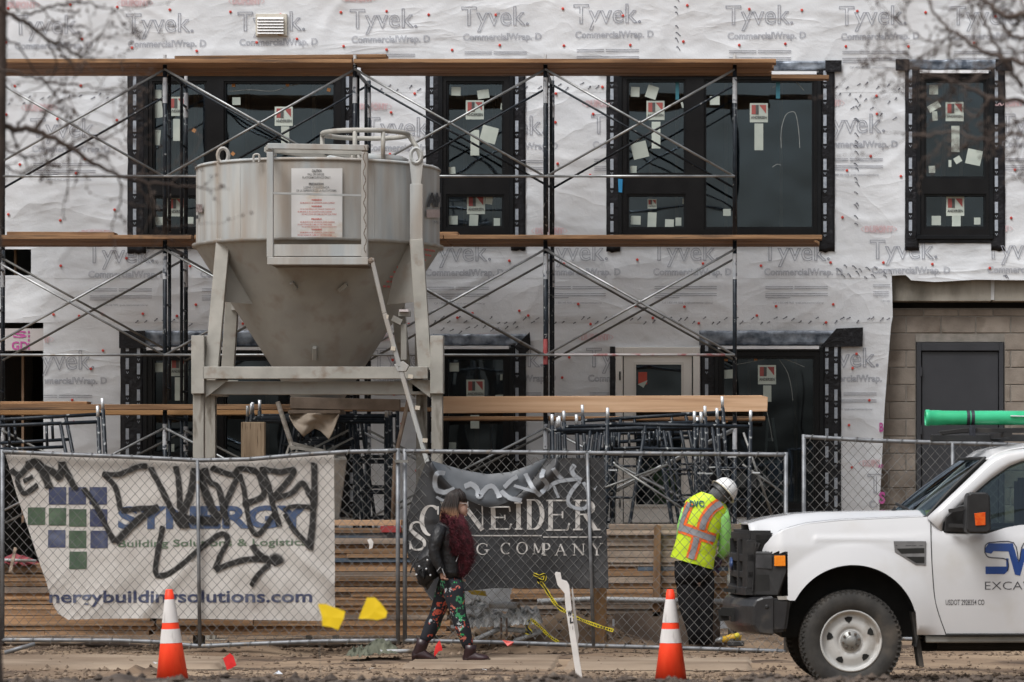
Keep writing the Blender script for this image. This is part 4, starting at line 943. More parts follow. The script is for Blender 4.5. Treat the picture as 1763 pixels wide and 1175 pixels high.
fence('left fence panel sagging under the white graffitied banner', [(-20, 777), (115, 783), (200, 786), (343, 793), (430, 791), (520, 783), (600, 778), (690, 776)], [(-20, 1102), (200, 1103), (280, 1106), (340, 1113), (430, 1109), (560, 1104), (690, 1103)], (4, 685), [(340, 344)], DFN)
fence('middle fence panel carrying the black banner', [(690, 777), (1100, 781), (1355, 783)], [(690, 1103), (850, 1106), (1020, 1112), (1200, 1117), (1355, 1122)], (697, 1353), [(1011, 1022)], DFN + .03)
fence('right fence panel behind the white pickup', [(1380, 752), (1500, 759), (1640, 763), (1900, 771)], [(1380, 1095), (1900, 1110)], (1384, 1900), [(1640, 1640)], DFN + .45)
fcl = MB().pbox(680, 792, 703, 797, DFN - .04, .03); single(fcl, 'fence_clamp', galv_dull, 'steel clamp joining the left and middle fence panels', 'clamp', tuple(P(691, 797, DFN)))
# ------------------------------------------------------------------ banners behind the mesh
DBN = DFN + .05
vinyl = mat('white vinyl', (.56, .53, .50), (.67, .64, .61), 1.8, .5, .010, 3, c3=(.38, .34, .31), s3=2.0, t3=(.5, .75), detail=10)
def bw(x, z):      # folds fanning from the lower left corner
    px, py = CX + x * F / DBN, CY - (z - EYE) * F / DBN
    f = .034 * max(0, 1 - abs(nz((px + py * .9) * .010, 2)) * 3.2) * min(1, max(0, (py - 930) / 80)) * (1 if px < 330 else .2)
    f += .028 * max(0, 1 - abs(nz((px * .8 - py) * .011 + 4, 5)) * 3.2) * min(1, max(0, (py - 900) / 90)) * (1 if px > 430 else .3)
    return DBN + .012 * nz(x * 2, z * 2) - f
def soft_mat(name, col, rough=.6):
    m = bpy.data.materials.new(name); m.use_nodes = True; t = m.node_tree; n = t.nodes; L = t.links.new; b = n['Principled BSDF']; b.inputs['Base Color'].default_value = (*col, 1); b.inputs['Roughness'].default_value = rough
    a = n.new('ShaderNodeAttribute'); a.attribute_name = 'soft'; x = n.new('ShaderNodeTexNoise'); x.inputs['Scale'].default_value = 22; x.inputs['Detail'].default_value = 4; tc = n.new('ShaderNodeTexCoord'); L(tc.outputs['Object'], x.inputs[0])
    ad = n.new('ShaderNodeMath'); ad.operation = 'MULTIPLY_ADD'; L(x.outputs[0], ad.inputs[0]); ad.inputs[1].default_value = .5; L(a.outputs['Fac'], ad.inputs[2])
    mr = n.new('ShaderNodeMapRange'); mr.inputs[1].default_value = .38; mr.inputs[2].default_value = .72; L(ad.outputs[0], mr.inputs[0]); L(mr.outputs[0], b.inputs['Alpha']); return m
spray = soft_mat('black spray', (.014, .013, .013)); spray_s = soft_mat('silver spray', (.31, .33, .36), .45)
TL = [(9, 783), (115, 785), (200, 788), (343, 796), (430, 794), (520, 787), (575, 783)]
def left_edge(py): return interp([(783, 9), (850, 28), (900, 45), (950, 62), (1000, 80), (1040, 92), (1057, 101), (1066, 118)], py)
def bfn(u, v):
    x = lerp(10, 575, u); yt = interp(TL, x); py = lerp(yt, 1067, v); x = lerp(left_edge(py), 575 + (py - 783) * .008, u); yt = interp(TL, x); py = lerp(yt, 1067 - 2 * math.sin(u * 5), v)
    x = lerp(left_edge(py), 575 + (py - 783) * .008, u); p = P(x, py, DBN); p.y = bw(p.x, p.z); return p
ban = single(MB().grid(110, 56, bfn), 'banner', vinyl, 'dirty white vinyl banner with squares logo and black graffiti hung on the fence', 'banner', tuple(P(300, 1067, DBN)), smooth=True)
def by(off): return lambda x, z: bw(x, z) - off
def flat(poly, off, step=12):     # a printed quad cut fine enough to follow the folds
    (xa, ya), (xb, yb) = poly; mb = MB(); n = max(2, int((xb - xa) / step)); m_ = max(2, int((yb - ya) / step))
    def fn(u, v): p = P(lerp(xa, xb, u), lerp(ya, yb, v), DBN); p.y = bw(p.x, p.z) - off; return p
    return mb.grid(n, m_, fn)
navy = mat('navy print', (.040, .050, .11), (.065, .078, .145), 6, .5, c3=(.14, .16, .24), s3=3); green_p = mat('green print', (.055, .095, .06), (.09, .135, .085), 6, .5, c3=(.12, .18, .12), s3=3); blue_p = mat('blue print', (.05, .085, .18), (.08, .12, .22), 6, .5)
for (x, y, m_) in ((84, 839, navy), (118, 839, navy), (154, 839, navy), (48, 874, green_p), (84, 875, green_p), (119, 877, green_p), (155, 877, navy), (83, 913, navy), (119, 914, green_p), (156, 914, navy), (120, 950, green_p)):
    flat(((x, y), (x + 30, y + 30)), .004).build('logo_square', m_, ban, smooth=True)
def fine_text(s, x0, y0, x1, y1, d, dy, m, parent, name, bold=.0, skew=0., filled=True):
    mb = MB(); put_text(mb, s, rect_fn(x0, y0, x1, y1, d, None, skew), filled, bold)
    o = mb.build(name, m, parent); me = o.data; org = Vector((0, 0, 0)); q = o
    while q.parent is not None: q = q.parent; org += Vector(q.location)
    bm = bmesh.new(); bm.from_mesh(me)
    for ax, a, b in ((0, X(x0, d), X(x1, d)), (2, Z(y1, d), Z(y0, d))):
        k = a
        while k < b:
            co = Vector((0, 0, 0)); co[ax] = k - org[ax]; no = Vector((0, 0, 0)); no[ax] = 1
            bmesh.ops.bisect_plane(bm, geom=bm.verts[:] + bm.edges[:] + bm.faces[:], plane_co=co, plane_no=no); k += .06
    for v in bm.verts: v.co.y = dy(v.co.x + org.x, v.co.z + org.z) - org.y
    bm.to_mesh(me); bm.free(); return o
fine_text('SYNERGY', 203, 872, 532, 912, DBN, by(.005), blue_p, ban, 'banner_lettering', .035, -2)
fine_text('Building Solutions & Logistics', 204, 930, 528, 946, DBN, by(.005), mat('dull green print', (.10, .16, .10), (.16, .22, .15), 9, .6), ban, 'banner_lettering', .012, -3)
fine_text('nergybuildingsolutions.com', 86, 1017, 538, 1045, DBN, by(.005), navy, ban, 'banner_lettering', .02, -1)
def stroke(L, w_, off=.011, taper=False, soft=True):
    mb = MB(); pts = smooth([P(x, y, DBN) for x, y in L], 7)
    for p in pts: p.y = bw(p.x, p.z) - off
    n = len(pts); return mb.ribbon(pts, [w_ * (1 - .5 * (i / n) if taper else 1) * (1 + .15 * nz(i * .3, w_ * 9)) for i in range(n)], soft=soft)
i = 0
for L, w_ in ((((18,808),(34,818),(50,800),(62,796)), .06), (((34,818),(30,828),(42,850),(66,834)), .05), (((40,830),(58,820)), .045), (((46,803),(62,797),(74,812),(86,842)), .085), (((60,800),(90,812),(103,822),(107,795)), .07), (((107,795),(116,815),(131,845)), .065), (((143,840),(165,870),(185,910),(199,935)), .055),
    (((199,935),(213,920),(245,890),(275,872)), .075), (((175,816),(205,817),(235,805),(255,803)), .055), (((178,816),(198,838),(205,865),(208,880)), .055), (((208,880),(240,876),(272,874)), .055), (((258,803),(280,845),(297,880),(316,910)), .06), (((302,802),(308,830),(310,880)), .06), (((336,805),(328,850),(314,885),(308,905)), .075), (((340,808),(355,850),(370,885),(382,892)), .085), (((352,805),(362,830),(376,840),(386,880),(392,905)), .06), (((300,890),(340,896),(380,898)), .085), (((310,880),(316,895),(322,910)), .07),
    (((382,886),(396,850),(410,820)), .06), (((362,805),(400,818),(412,808),(440,812),(450,830),(452,855),(416,869)), .06), (((412,815),(420,845),(428,895),(436,915),(448,918),(475,880)), .05), (((450,803),(462,835),(470,870),(482,908)), .055), (((452,808),(480,813),(507,812),(470,858)), .058), (((465,860),(500,850),(520,832),(530,845),(540,865)), .055), (((541,795),(541,850),(538,900),(533,948)), .065), (((488,880),(500,873),(520,872),(540,874)), .045), (((490,884),(505,910),(525,932),(534,944)), .05), (((281,905),(275,935),(268,985),(285,990),(310,975),(345,945),(380,920),(392,930),(378,960),(370,982)), .055), (((370,982),(400,970),(430,963),(470,965),(482,968)), .06), (((434,938),(442,950),(455,960),(478,968)), .065), (((468,965),(476,963),(482,972)), .12), (((466,970),(445,990),(432,1010)), .05)):
    stroke(L, w_ * 1.35, .011 + .0007 * (i % 9)).build('graffiti_stroke', spray, ban, smooth=True); i += 1

# black banner
vin_b = mat('black vinyl', (.020, .021, .024), (.042, .043, .047), 1.6, .42, .004, 5, c3=(.075, .075, .078), s3=2, t3=(.56, .8))
vin_sheen = mat('vinyl sky sheen', (.06, .068, .078), (.11, .12, .135), 3, .3)  # black vinyl of the fold, sky reflection painted in as paler grey
def kw(x, z):
    px, py = CX + x * F / DBN, CY - (z - EYE) * F / DBN
    f = .03 * math.exp(-((px - 745) / 14) ** 2) * (1 if py < 900 else .6) + .012 * max(0, 1 - abs(nz((px - py) * .008, 9)) * 3)
    sag = math.exp(-((py - (800 + 70 * max(0, 1 - ((px - 850) / 110) ** 2))) / 14) ** 2) * .05 * (1 if 740 < px < 960 else 0)
    return DBN - f - sag
KT = [(700, 900), (736, 793), (745, 794), (775, 803), (800, 810), (840, 817), (880, 813), (910, 802), (935, 790), (1040, 788)]
def kleft(py): return interp([(790, 736), (840, 716), (893, 700), (930, 697), (960, 703), (1010, 728), (1033, 742)], py)
def kbot(px): return interp([(742, 1034), (760, 1022), (850, 1013), (1000, 1013), (1046, 1013)], px)
def kfn(u, v):
    py = lerp(795, 1012, v); x = lerp(kleft(py), 1040 + 8 * v, u); yt = interp([(736, 795)] + KT[2:], x); py = lerp(yt, kbot(x), v); x = lerp(kleft(py), 1040 + 8 * v, u)
    p = P(x, py, DBN); p.y = kw(p.x, p.z); return p
kb = single(MB().grid(90, 60, kfn), 'banner', vin_b, 'torn black vinyl company banner with white serif letters and silver graffiti', 'banner', tuple(P(880, 1013, DBN)), smooth=True)
def ky(off): return lambda x, z: kw(x, z) - off
def foldfn(u, v):
    x = lerp(745, 940, u); a = interp(KT[2:], x); b = a + 55 * math.sin(math.pi * u) ** .8 + 2; p = P(x, lerp(a, b, v), DBN); p.y = kw(p.x, p.z) - .008 - .045 * math.sin(math.pi * v) * math.sin(math.pi * u); return p
MB().grid(40, 12, foldfn).build('folded_edge', vin_sheen, kb, smooth=True)
white_t = mat('banner white', (.48, .46, .44), (.58, .56, .54), 9, .5, c3=(.35, .33, .31), s3=5)
# serif capitals: strokes in a unit box; weight by direction, slab ends
def arc(cx, cy_, rx, ry, a0, a1, n=18): return [(cx + rx * math.cos(R(lerp(a0, a1, k / n))), cy_ + ry * math.sin(R(lerp(a0, a1, k / n)))) for k in range(n + 1)]
def S_(): 
    q = smooth([Vector((.80, .76, 0)), Vector((.70, .93, 0)), Vector((.46, 1, 0)), Vector((.22, .92, 0)), Vector((.17, .74, 0)), Vector((.32, .60, 0)), Vector((.58, .46, 0)), Vector((.84, .30, 0)), Vector((.80, .08, 0)), Vector((.5, 0, 0)), Vector((.24, .06, 0)), Vector((.13, .27, 0))], 5); return [(v.x, v.y) for v in q]
GL = {
 'S': [('c', S_()), ('s', (.80, .70, .80, .98)), ('s', (.13, .02, .13, .32))],
 'C': [('c', arc(.55, .5, .43, .5, 50, 310)), ('s', (.86, .70, .86, .98))],
 'G': [('c', arc(.5, .5, .42, .5, 50, 310)), ('T', (.80, .40, .80, .08)), ('s', (.62, .42, .98, .42)), ('s', (.80, .72, .80, .96))],
 'O': [('c', arc(.5, .5, .42, .5, 0, 360, 30))],
 'N': [('t', (.14, 0, .14, 1)), ('T', (.10, 1, .84, 0)), ('t', (.84, 0, .84, 1)), ('s', (0, 0, .28, 0)), ('s', (-.02, 1, .2, 1)), ('s', (.70, 1, .98, 1))],
 'E': [('T', (.25, 0, .25, 1)), ('t', (.1, 1, .86, 1)), ('t', (.25, .52, .68, .52)), ('t', (.1, 0, .86, 0)), ('s', (.86, 1, .88, .78)), ('s', (.86, 0, .92, .24)), ('s', (.68, .40, .68, .64))],
 'I': [('T', (.5, 0, .5, 1)), ('s', (.25, 1, .75, 1)), ('s', (.25, 0, .75, 0))],
 'D': [('T', (.22, 0, .22, 1)), ('c', [(.1, 1), (.45, 1)] + arc(.45, .5, .42, .5, 80, -80) + [(.45, 0), (.1, 0)])],
 'R': [('T', (.22, 0, .22, 1)), ('c', [(.08, 1), (.45, 1)] + arc(.48, .76, .27, .24, 80, -80) + [(.45, .52), (.22, .52)]), ('T', (.48, .52, .85, 0)), ('s', (.06, 0, .40, 0)), ('s', (.74, 0, 1.02, 0))],
 'P': [('T', (.28, 0, .28, 1)), ('c', [(.14, 1), (.5, 1)] + arc(.52, .74, .27, .26, 80, -80) + [(.5, .48), (.28, .48)]), ('s', (.12, 0, .46, 0))],
 'H': [('T', (.2, 0, .2, 1)), ('T', (.8, 0, .8, 1)), ('t', (.2, .52, .8, .52)), ('s', (.05, 1, .36, 1)), ('s', (.05, 0, .36, 0)), ('s', (.64, 1, .95, 1)), ('s', (.64, 0, .95, 0))],
 'M': [('t', (.14, 0, .14, 1)), ('T', (.14, 1, .5, .1)), ('t', (.5, .1, .84, 1)), ('T', (.86, 0, .86, 1)), ('s', (0, 0, .26, 0)), ('s', (.72, 0, 1, 0))],
 'A': [('t', (.12, 0, .5, 1)), ('T', (.48, 1, .86, 0)), ('t', (.26, .36, .72, .36)), ('s', (0, 0, .26, 0)), ('s', (.72, 0, 1, 0))],
 'Y': [('T', (.12, 1, .5, .48)), ('t', (.88, 1, .5, .48)), ('T', (.5, .5, .5, 0)), ('s', (0, 1, .26, 1)), ('s', (.76, 1, 1, 1)), ('s', (.34, 0, .68, 0))],
}
def glyph(mb, ch, x0, y0, x1, y1, th, tn, d, dy):
    kk = .0
    for kind, q in GL[ch]:
        pts = q if kind == 'c' else [(q[0], q[1]), (q[2], q[3])]
        W, H = (x1 - x0), (y1 - y0); pp = [P(x0 + a * W, y1 - b * H, d) for a, b in pts]
        if kind != 'c': pp = [pp[0].lerp(pp[1], k / 5) for k in range(6)]
        ws = []
        for i_, p in enumerate(pp):
            t = pp[min(i_ + 1, len(pp) - 1)] - pp[max(i_ - 1, 0)]; l = math.hypot(t.x, t.z) or 1
            ws.append({'T': th, 't': tn, 's': tn * 1.1}.get(kind) or lerp(tn, th, abs(t.z / l) ** 1.3 if ch != 'S' else (max(0, 1 - abs(i_ / len(pp) - .5) * 3.2) * .9 + .1)))
        for p in pp: p.y = dy(p.x, p.z) - kk
        mb.ribbon(pp, ws); kk += .0004
def word(chars, th, tn, dy, parent, m, name='banner_letter'):
    for ch, x0, y0, x1, y1 in chars:
        mb = MB(); glyph(mb, ch, x0, y0, x1, y1, th, tn, DBN, dy); mb.build(name, m, parent)
word([('S', 702, 899, 736, 947), ('C', 722, 871, 760, 922), ('H', 757, 866, 793, 912), ('N', 793, 868, 838, 913), ('E', 838, 873, 884, 911), ('I', 880, 866, 906, 911), ('D', 904, 861, 938, 911), ('E', 936, 862, 984, 913), ('R', 984, 862, 1033, 912)], .045, .014, ky(.006), kb, white_t)
word([('G', 820, 936, 843, 955), ('C', 861, 935, 880, 954), ('O', 889, 934, 909, 954), ('M', 917, 935, 938, 954), ('P', 932, 936, 950, 956), ('A', 955, 937, 976, 956), ('N', 986, 937, 1008, 956), ('Y', 1017, 936, 1038, 956)], .016, .007, ky(.006), kb, white_t)
mb = MB()
for a, b, y in ((810, 933, 922.5), (935, 1036, 925)):
    pp = [P(lerp(a, b, k / 30), y, DBN) for k in range(31)]
    for p in pp: p.y = kw(p.x, p.z) - .006
    mb.ribbon(pp, .012)
mb.build('rule_line', white_t, kb)
i = 0
for L, w_ in ((((768,815),(755,815),(750,828),(752,842),(765,848),(785,842)), .055), (((752,855),(765,862),(785,858)), .03), (((800,838),(812,834),(822,842),(826,855),(834,845),(842,838),(852,840),(862,858)), .06), (((868,840),(880,828),(892,820)), .05), (((862,845),(880,858),(900,862)), .055), (((905,815),(912,830),(922,845),(932,855)), .05), (((885,836),(905,842),(925,848)), .035), (((937,808),(934,822),(942,835),(932,850)), .055), (((952,806),(962,820),(970,826)), .05), (((940,845),(955,832),(975,827),(1000,825)), .045), (((952,835),(958,848),(962,858)), .035), (((990,800),(985,810),(990,820),(1002,828)), .06), (((1000,828),(985,845),(978,862),(985,873),(1005,876),(1013,865),(1012,845),(1004,830)), .045), (((1025,840),(1025.5,840.8),(1026,841)), .055)):
    mb = MB(); pts = smooth([P(x, y, DBN) for x, y in L], 7)
    for p in pts: p.y = kw(p.x, p.z) - .058 - .001 * (i % 9) if p.x < X(935, DBN) else kw(p.x, p.z) - .011
    mb.ribbon(pts, w_ * 1.2, soft=True).build('graffiti_stroke', spray_s, kb, smooth=True); i += 1
mb = MB()
for k in range(9):
    a = k * math.pi / 4; mb.v.append(P(1025, 841, DBN) + Vector((.028 * math.cos(a), -.014, .028 * math.sin(a)))); mb.at.append(1.)
mb.f.append(tuple(range(8))); mb.mi.append(0); mb.build('graffiti_dot', spray_s, kb)

# ------------------------------------------------------------------ small things in front and under the banners
cone_o = mat('cone vinyl', (.93, .055, .018), (1.0, .085, .03), 3, .5, c3=(.60, .045, .02), s3=5, t3=(.60, .8), stretch=(3, 3, .6), spec=.3); cone_w = mat('cone collar', (.62, .60, .59), (.74, .72, .71), 5, .4, c3=(.38, .36, .35), s3=7, t3=(.55, .72), stretch=(2, 2, .5))
cone_b = mat('cone base', (.02, .02, .02), (.04, .04, .04), 5, .7)
def cone(px, label, tilt, d=31.0):
    o = thing('traffic_cone', label, 'traffic cone', (X(px, d), d, .02), 'traffic cones by the kerb')
    H = Z(1015, d) - .02; r = lambda z: lerp(.142, .030, z / H)
    def band(a, b, e=0.): return MB().lathe([(r(a) + e, a), (r(b) + e, b)], (0, 0, 0), 32, cap=False)
    z1, z2, z3, z4 = [Z(q, d) - .02 for q in (1107, 1083, 1072, 1032)]
    MB().lathe([(r(.02), .02), (r(z1), z1), (r(z4), z4), (.037, H - .03), (.033, H - .028), (.031, H - .004), (.024, H)], (0, 0, 0), 32).build('cone_body', cone_o, o, smooth=True, world=False)
    band(z1, z2, .002).build('reflective_collar', cone_w, o, smooth=True, world=False); band(z3, z4, .002).build('reflective_collar', cone_w, o, smooth=True, world=False)
    MB().box((-.18, -.18, 0), (.18, .18, .03)).build('cone_base', cone_b, o, world=False, bev=.008)
    o.rotation_euler = (0, R(tilt), R(12)); return o
cone(297, 'orange traffic cone standing before the white banner', -2.0); cone(1155, 'orange traffic cone standing in front of the bending worker', -.3)
# survey lath: two white stakes
sm = mat('white lath', (.62, .60, .58), (.72, .70, .68), 6, .6, .001, 30, c3=(.45, .42, .40), s3=5)
ds = 31.4
st = thing('survey_stake', 'white survey stake with black letters leaning before the black banner', 'stake', tuple(P(995, 1172, ds)))
MB().prism([P(955, 988, ds), P(957, 985, ds), P(965, 986, ds), P(967, 998, ds), P(976, 1001, ds), P(980, 1008, ds), P(985, 1055, ds), P(1002, 1162, ds), P(1003, 1190, ds), P(994, 1190, ds), P(991, 1160, ds), P(983, 1110, ds), P(978, 1075, ds), P(973, 1040, ds), P(972, 1022, ds), P(960, 1008, ds)], (0, .025, 0)).build('lath', sm, st, bev=.002)
for ch, x0, y0, x1, y1, sk in (('W', 977, 1052, 985, 1062, 0), ('L', 981, 1064, 987, 1074, 0), ('I', 985.5, 1078, 986.3, 1085, 0)):
    mb = MB(); put_text(mb, ch, rect_fn(x0, y0, x1, y1, ds - .003, None, -1), True, .06 if ch != 'I' else 0); mb.build('stake_letter', blk if ch != 'I' else grey_t, st)
single(MB().prism([P(984, 1015, ds + .15), P(986, 1011, ds + .15), P(990, 1045, ds + .15), P(997, 1095, ds + .15), P(995, 1104, ds + .15), P(991, 1104, ds + .15)] , (0, .02, 0)).prism([P(992, 1104, ds + .15), P(995, 1104, ds + .15), P(1001, 1190, ds + .15), P(998, 1190, ds + .15)], (0, .02, 0)), 'survey_stake', mat('grey lath', (.40, .385, .37), (.5, .48, .46), 6, .7), 'thin greyish lath standing right behind the lettered survey stake', 'stake', tuple(P(997, 1172, ds + .15)))
# marker flags
def flag(name, label, pts, foot, d, col, grp):
    o = thing('marker_flag', label, 'marker flag', tuple(P(*foot, d)), grp)
    L_ = [P(x, y, d) for x, y in pts]; c = sum(L_, Vector()) / len(L_)
    mb = MB(); n = len(L_); vs = [c + Vector((0, -.0015, 0))] + [p + Vector((0, .0012 * (-1) ** k, 0)) for k, p in enumerate(L_)]
    mb.add(vs, [(0, 1 + k, 1 + (k + 1) % n) for k in range(n)]); mb.build('flag', mat(name, col, tuple(min(1, q * 1.15) for q in col), 4, .5), o, solid=.0012)
    MB().tube([P(*pts[0], d), P(*foot, d)], .0014, 4).build('wire_stem', galv_dull, o)
flag('flag yellow', 'yellow marker flag, left of the two, pointed lower corner', [(547, 1040), (560, 1040), (594, 1053), (592, 1065), (582, 1085), (570, 1080), (555, 1078), (554, 1062)], (556, 1260), 18.6, (.80, .55, .01), 'yellow marker flags')
flag('flag yellow', 'yellow marker flag, right of the two, rounded end', [(617, 1066), (632, 1029), (645, 1029), (655, 1038), (667, 1054), (664, 1064), (650, 1068), (632, 1066)], (617, 1260), 18.7, (.80, .55, .01), 'yellow marker flags')
flag('flag red', 'red marker flag standing in the dirt right of the left cone', [(384, 1134), (396, 1125), (402, 1130), (407, 1146), (400, 1150), (391, 1154)], (384, 1171), 30.6, (.62, .02, .02), 'red marker flags')
flag('flag red', 'red marker flag standing between the boots of the walking woman', [(757, 1102), (760, 1112), (762, 1120), (755, 1122), (748, 1131), (747, 1126), (750, 1112)], (758, 1140), 33.2, (.75, .02, .03), 'red marker flags')
# caution tape
cau = mat('caution yellow', (.62, .50, .02), (.70, .60, .05), 4, .35)
def tape(L, w_, d, label, tw=1):
    pts = smooth([P(x, y, d) for x, y in L], 6); o = thing('caution_tape', label, 'tape', tuple(P(*L[-1], d)), 'yellow caution tape by the dirt heap')
    MB().ribbon(pts, [w_ * (.6 + .4 * abs(math.sin(i * .5 * tw))) for i in range(len(pts))]).build('strip', cau, o, solid=.002)
    mb = MB()
    for i in range(1, len(pts) - 2, 1):
        a, b = pts[i], pts[i + 1]; t = (b - a).normalized(); n_ = Vector((-t.z, 0, t.x)) * w_ * .25; c = (a + b) / 2 + Vector((0, -.003, 0))
        for k in (-.3, .1): mb.add([c + t * (k * .05) - n_ * .8, c + t * (k * .05 + .010) - n_, c + t * (k * .05 + .012) + n_ * .7, c + t * (k * .05 + .002) + n_], [(0, 1, 2, 3)])
    mb.build('tape_lettering', blk, o)
tape([(929, 1000), (938, 1012), (946, 1025), (958, 1042), (971, 1052), (995, 1065), (1030, 1078), (1056, 1086)], .036, DFN - .06, 'long yellow caution tape running from the black banner down to the form board')
tape([(918, 988), (928, 992), (938, 990), (936, 1000), (926, 998), (930, 1004)], .032, DFN - .07, 'crumpled yellow tape knot tied before the black banner')
tape([(914, 1066), (930, 1080), (945, 1095), (962, 1106)], .03, 35.5, 'short yellow tape running down the dirt heap')
tape([(912, 1068), (907, 1080), (914, 1090), (905, 1088)], .045, 35.55, 'loose end of yellow tape hanging on the dirt heap')
single(MB().prism([P(803, 1016, 35.9), P(835, 1018, 35.9), P(838, 1027, 35.9), P(812, 1024, 35.9)], (0, .05, 0)), 'yellow_strap', mat('strap yellow', (.35, .24, .02), (.45, .32, .04), 4, .5), 'dull yellow strap showing under the bottom of the black banner', 'strap', tuple(P(820, 1025, 35.9)))
# plastic sheeting, pipes
plas = mat('plastic sheeting', (.36, .36, .355), (.52, .52, .515), 4, .35, .012, 9)
def crumple(px0, px1, y0, y1, d, seed, label, amp=.09):
    def fn(u, v):
        e = math.sin(math.pi * u) ** .5; yt = lerp(y1, y0, e * (.75 + .5 * nz(u * 5, seed))); py = lerp(y1 + 3, yt, math.sin(math.pi * v * .9) ** .7 if v < 1 else .3)
        p = P(lerp(px0, px1, u) + 5 * nz(u * 9, v * 9, seed), py, d); p.y += .35 * (v - .5) + amp * nz(u * 9, v * 7, seed) + .04 * abs(nz(u * 25, v * 18, seed)); p.z += .03 * nz(u * 16, v * 12, seed + 4); return p
    single(MB().grid(46, 26, fn), 'plastic_sheet', plas, label, 'plastic sheet', tuple(P((px0 + px1) / 2, y1, d)), smooth=False)
crumple(798, 880, 1040, 1076, 35.75, 1, 'crumpled white plastic sheet on the dirt behind the walking woman')
crumple(868, 932, 1033, 1072, 35.7, 5, 'crumpled white plastic sheet draped over the grey pipe end')
crumple(800, 842, 1028, 1046, 35.95, 9, 'small white plastic sheet fold under the banner, highest of the three')
pvc = mat('grey conduit', (.30, .31, .32), (.42, .43, .44), 5, .5, c3=(.2, .15, .1), s3=5)
for L, r_, l in ((((842, 1042), (895, 1043)), .035, 'grey pipe lying on the plastic sheeting'), (((925, 1036), (1020, 1032), (1130, 1034), (1250, 1036)), .028, 'long grey hose lying along the boards behind the fence'), (((818, 1102), (862, 1082)), .025, 'grey pipe slanting up from the bottom rail'), (((862, 1083), (925, 1088)), .026, 'short level grey pipe behind the rebar stubs'), (((885, 1105), (934, 1086)), .026, 'grey pipe slanting over the level pipe')):
    d = 36.26 if 'hose' in l else 35.62; single(MB().tube([P(x, y, d) for x, y in L], r_, 10), 'pipe', pvc, l, 'pipe', tuple(P(*L[0], d)), smooth=True)
reb = mat('rusty rebar', (.05, .03, .02), (.10, .06, .04), 8, .8)
for x, l in ((863, 'rusty rebar stub, left of the pair by the grey pipes'), (872.5, 'rusty rebar stub, right of the pair by the grey pipes')):
    single(MB().tube([P(x, 1064, 35.5), P(x, 1100, 35.5)], .010, 6), 'rebar_stub', reb, l, 'rebar', tuple(P(x, 1100, 35.5)))
def rag(px0, px1, y0, y1, d, seed, m, label, name):
    def fn(u, v):
        e = max(0, math.sin(math.pi * u)) ** .6; py = lerp(y1, y0, e * math.sin(math.pi * v) * (.8 + .6 * nz(u * 4, seed)))
        p = P(lerp(px0, px1, u), py, d); p.y += .5 * (v - .5) * .8 + .05 * nz(u * 7, v * 7, seed); p.z += .035 * nz(u * 9, v * 7, seed + 2) * e; return p
    single(MB().grid(40, 20, fn), name, m, label, 'cloth', tuple(P((px0 + px1) / 2, y1, d)), smooth=True)
olive = mat('olive cloth', (.065, .07, .05), (.12, .125, .09), 4, .9, .004, 20)
rag(598, 640, 1108, 1128, 34.75, 3, olive, 'small heap of olive cloth left of the larger heap', 'cloth_heap'); rag(625, 688, 1096, 1124, 34.85, 7, olive, 'larger olive cloth heap on the dirt at the fence joint', 'cloth_heap')
single(MB().tube([P(655, 1122, 34.7), P(712, 1121, 34.7)], .02, 8), 'pipe', pvc, 'pale pipe lying on the dirt behind the rear boot', 'pipe', tuple(P(655, 1122, 34.7)), smooth=True)
single(MB().tube([P(8, 1124, 34.9), P(60, 1109, 35.0)], .022, 8), 'pipe', fpost, 'grey tube lying on the dirt at the far left', 'pipe', tuple(P(8, 1124, 34.9)), smooth=True)
single(MB().prism([P(632, 930, DFN - .03), P(638, 927, DFN - .03), P(643, 934, DFN - .03), P(641, 944, DFN - .03), P(635, 946, DFN - .03), P(636, 938, DFN - .03)], (0, .01, 0)), 'paper_scrap', sm, 'white paper scrap caught in the fence before the brown boards', 'paper', tuple(P(638, 936, DFN)))
# litter
for (x, y, d, m_, l, s_) in ((872, 1114, 34.6, nail_red, 'orange and white wrapper lying before the bottom fence rail', 1.6), (478, 1162, 31.6, alu, 'crushed foil scrap on the dirt near the lower edge', .9), (835, 1157, 32.0, alu, 'small foil scrap on the dirt right of the front boot', .6), (640, 1153, 31.8, sm, 'white paper scrap on the dirt left of the woman', .5), (268, 1145, 32.5, sm, 'white scrap in the dirt beside the left cone', .6)):
    mb = MB(); c = P(x, y, d); rl = random.Random(x)
    q = [c + Vector((rl.uniform(-.05, .05) * s_, rl.uniform(-.04, .04), rl.uniform(0, .045) * s_)) for _ in range(7)]
    mb.add(q, [(0, 1, 2), (2, 3, 4), (4, 5, 6), (0, 2, 5), (1, 4, 6)]); single(mb, 'litter', m_, l, 'litter', tuple(c), solid=.002)
# red netting and clamps on the low stack at the far left
net = mat('red netting', (.16, .02, .03), (.28, .05, .06), 9, .8, .01, 30)
rag(-30, 66, 952, 972, 36.5, 4, net, 'dark red netting heaped on the low stack at the far left', 'netting')
single(MB().tube([P(-10, 964, 36.3), P(62, 966, 36.3)], .016, 8), 'pipe', pvc, 'thin pipe lying on the red netting at the far left', 'pipe', tuple(P(-10, 964, 36.3)), smooth=True)
cl = MB().bar(P(18, 984, 36.2), P(27, 943, 36.2), .03, .03).prism([P(14, 986, 36.2), P(22, 988, 36.2), P(24, 975, 36.2)], (0, .03, 0)); single(cl, 'clamp_handle', board_w, 'pale wooden clamp handle before the red netting', 'clamp', tuple(P(18, 984, 36.2)))
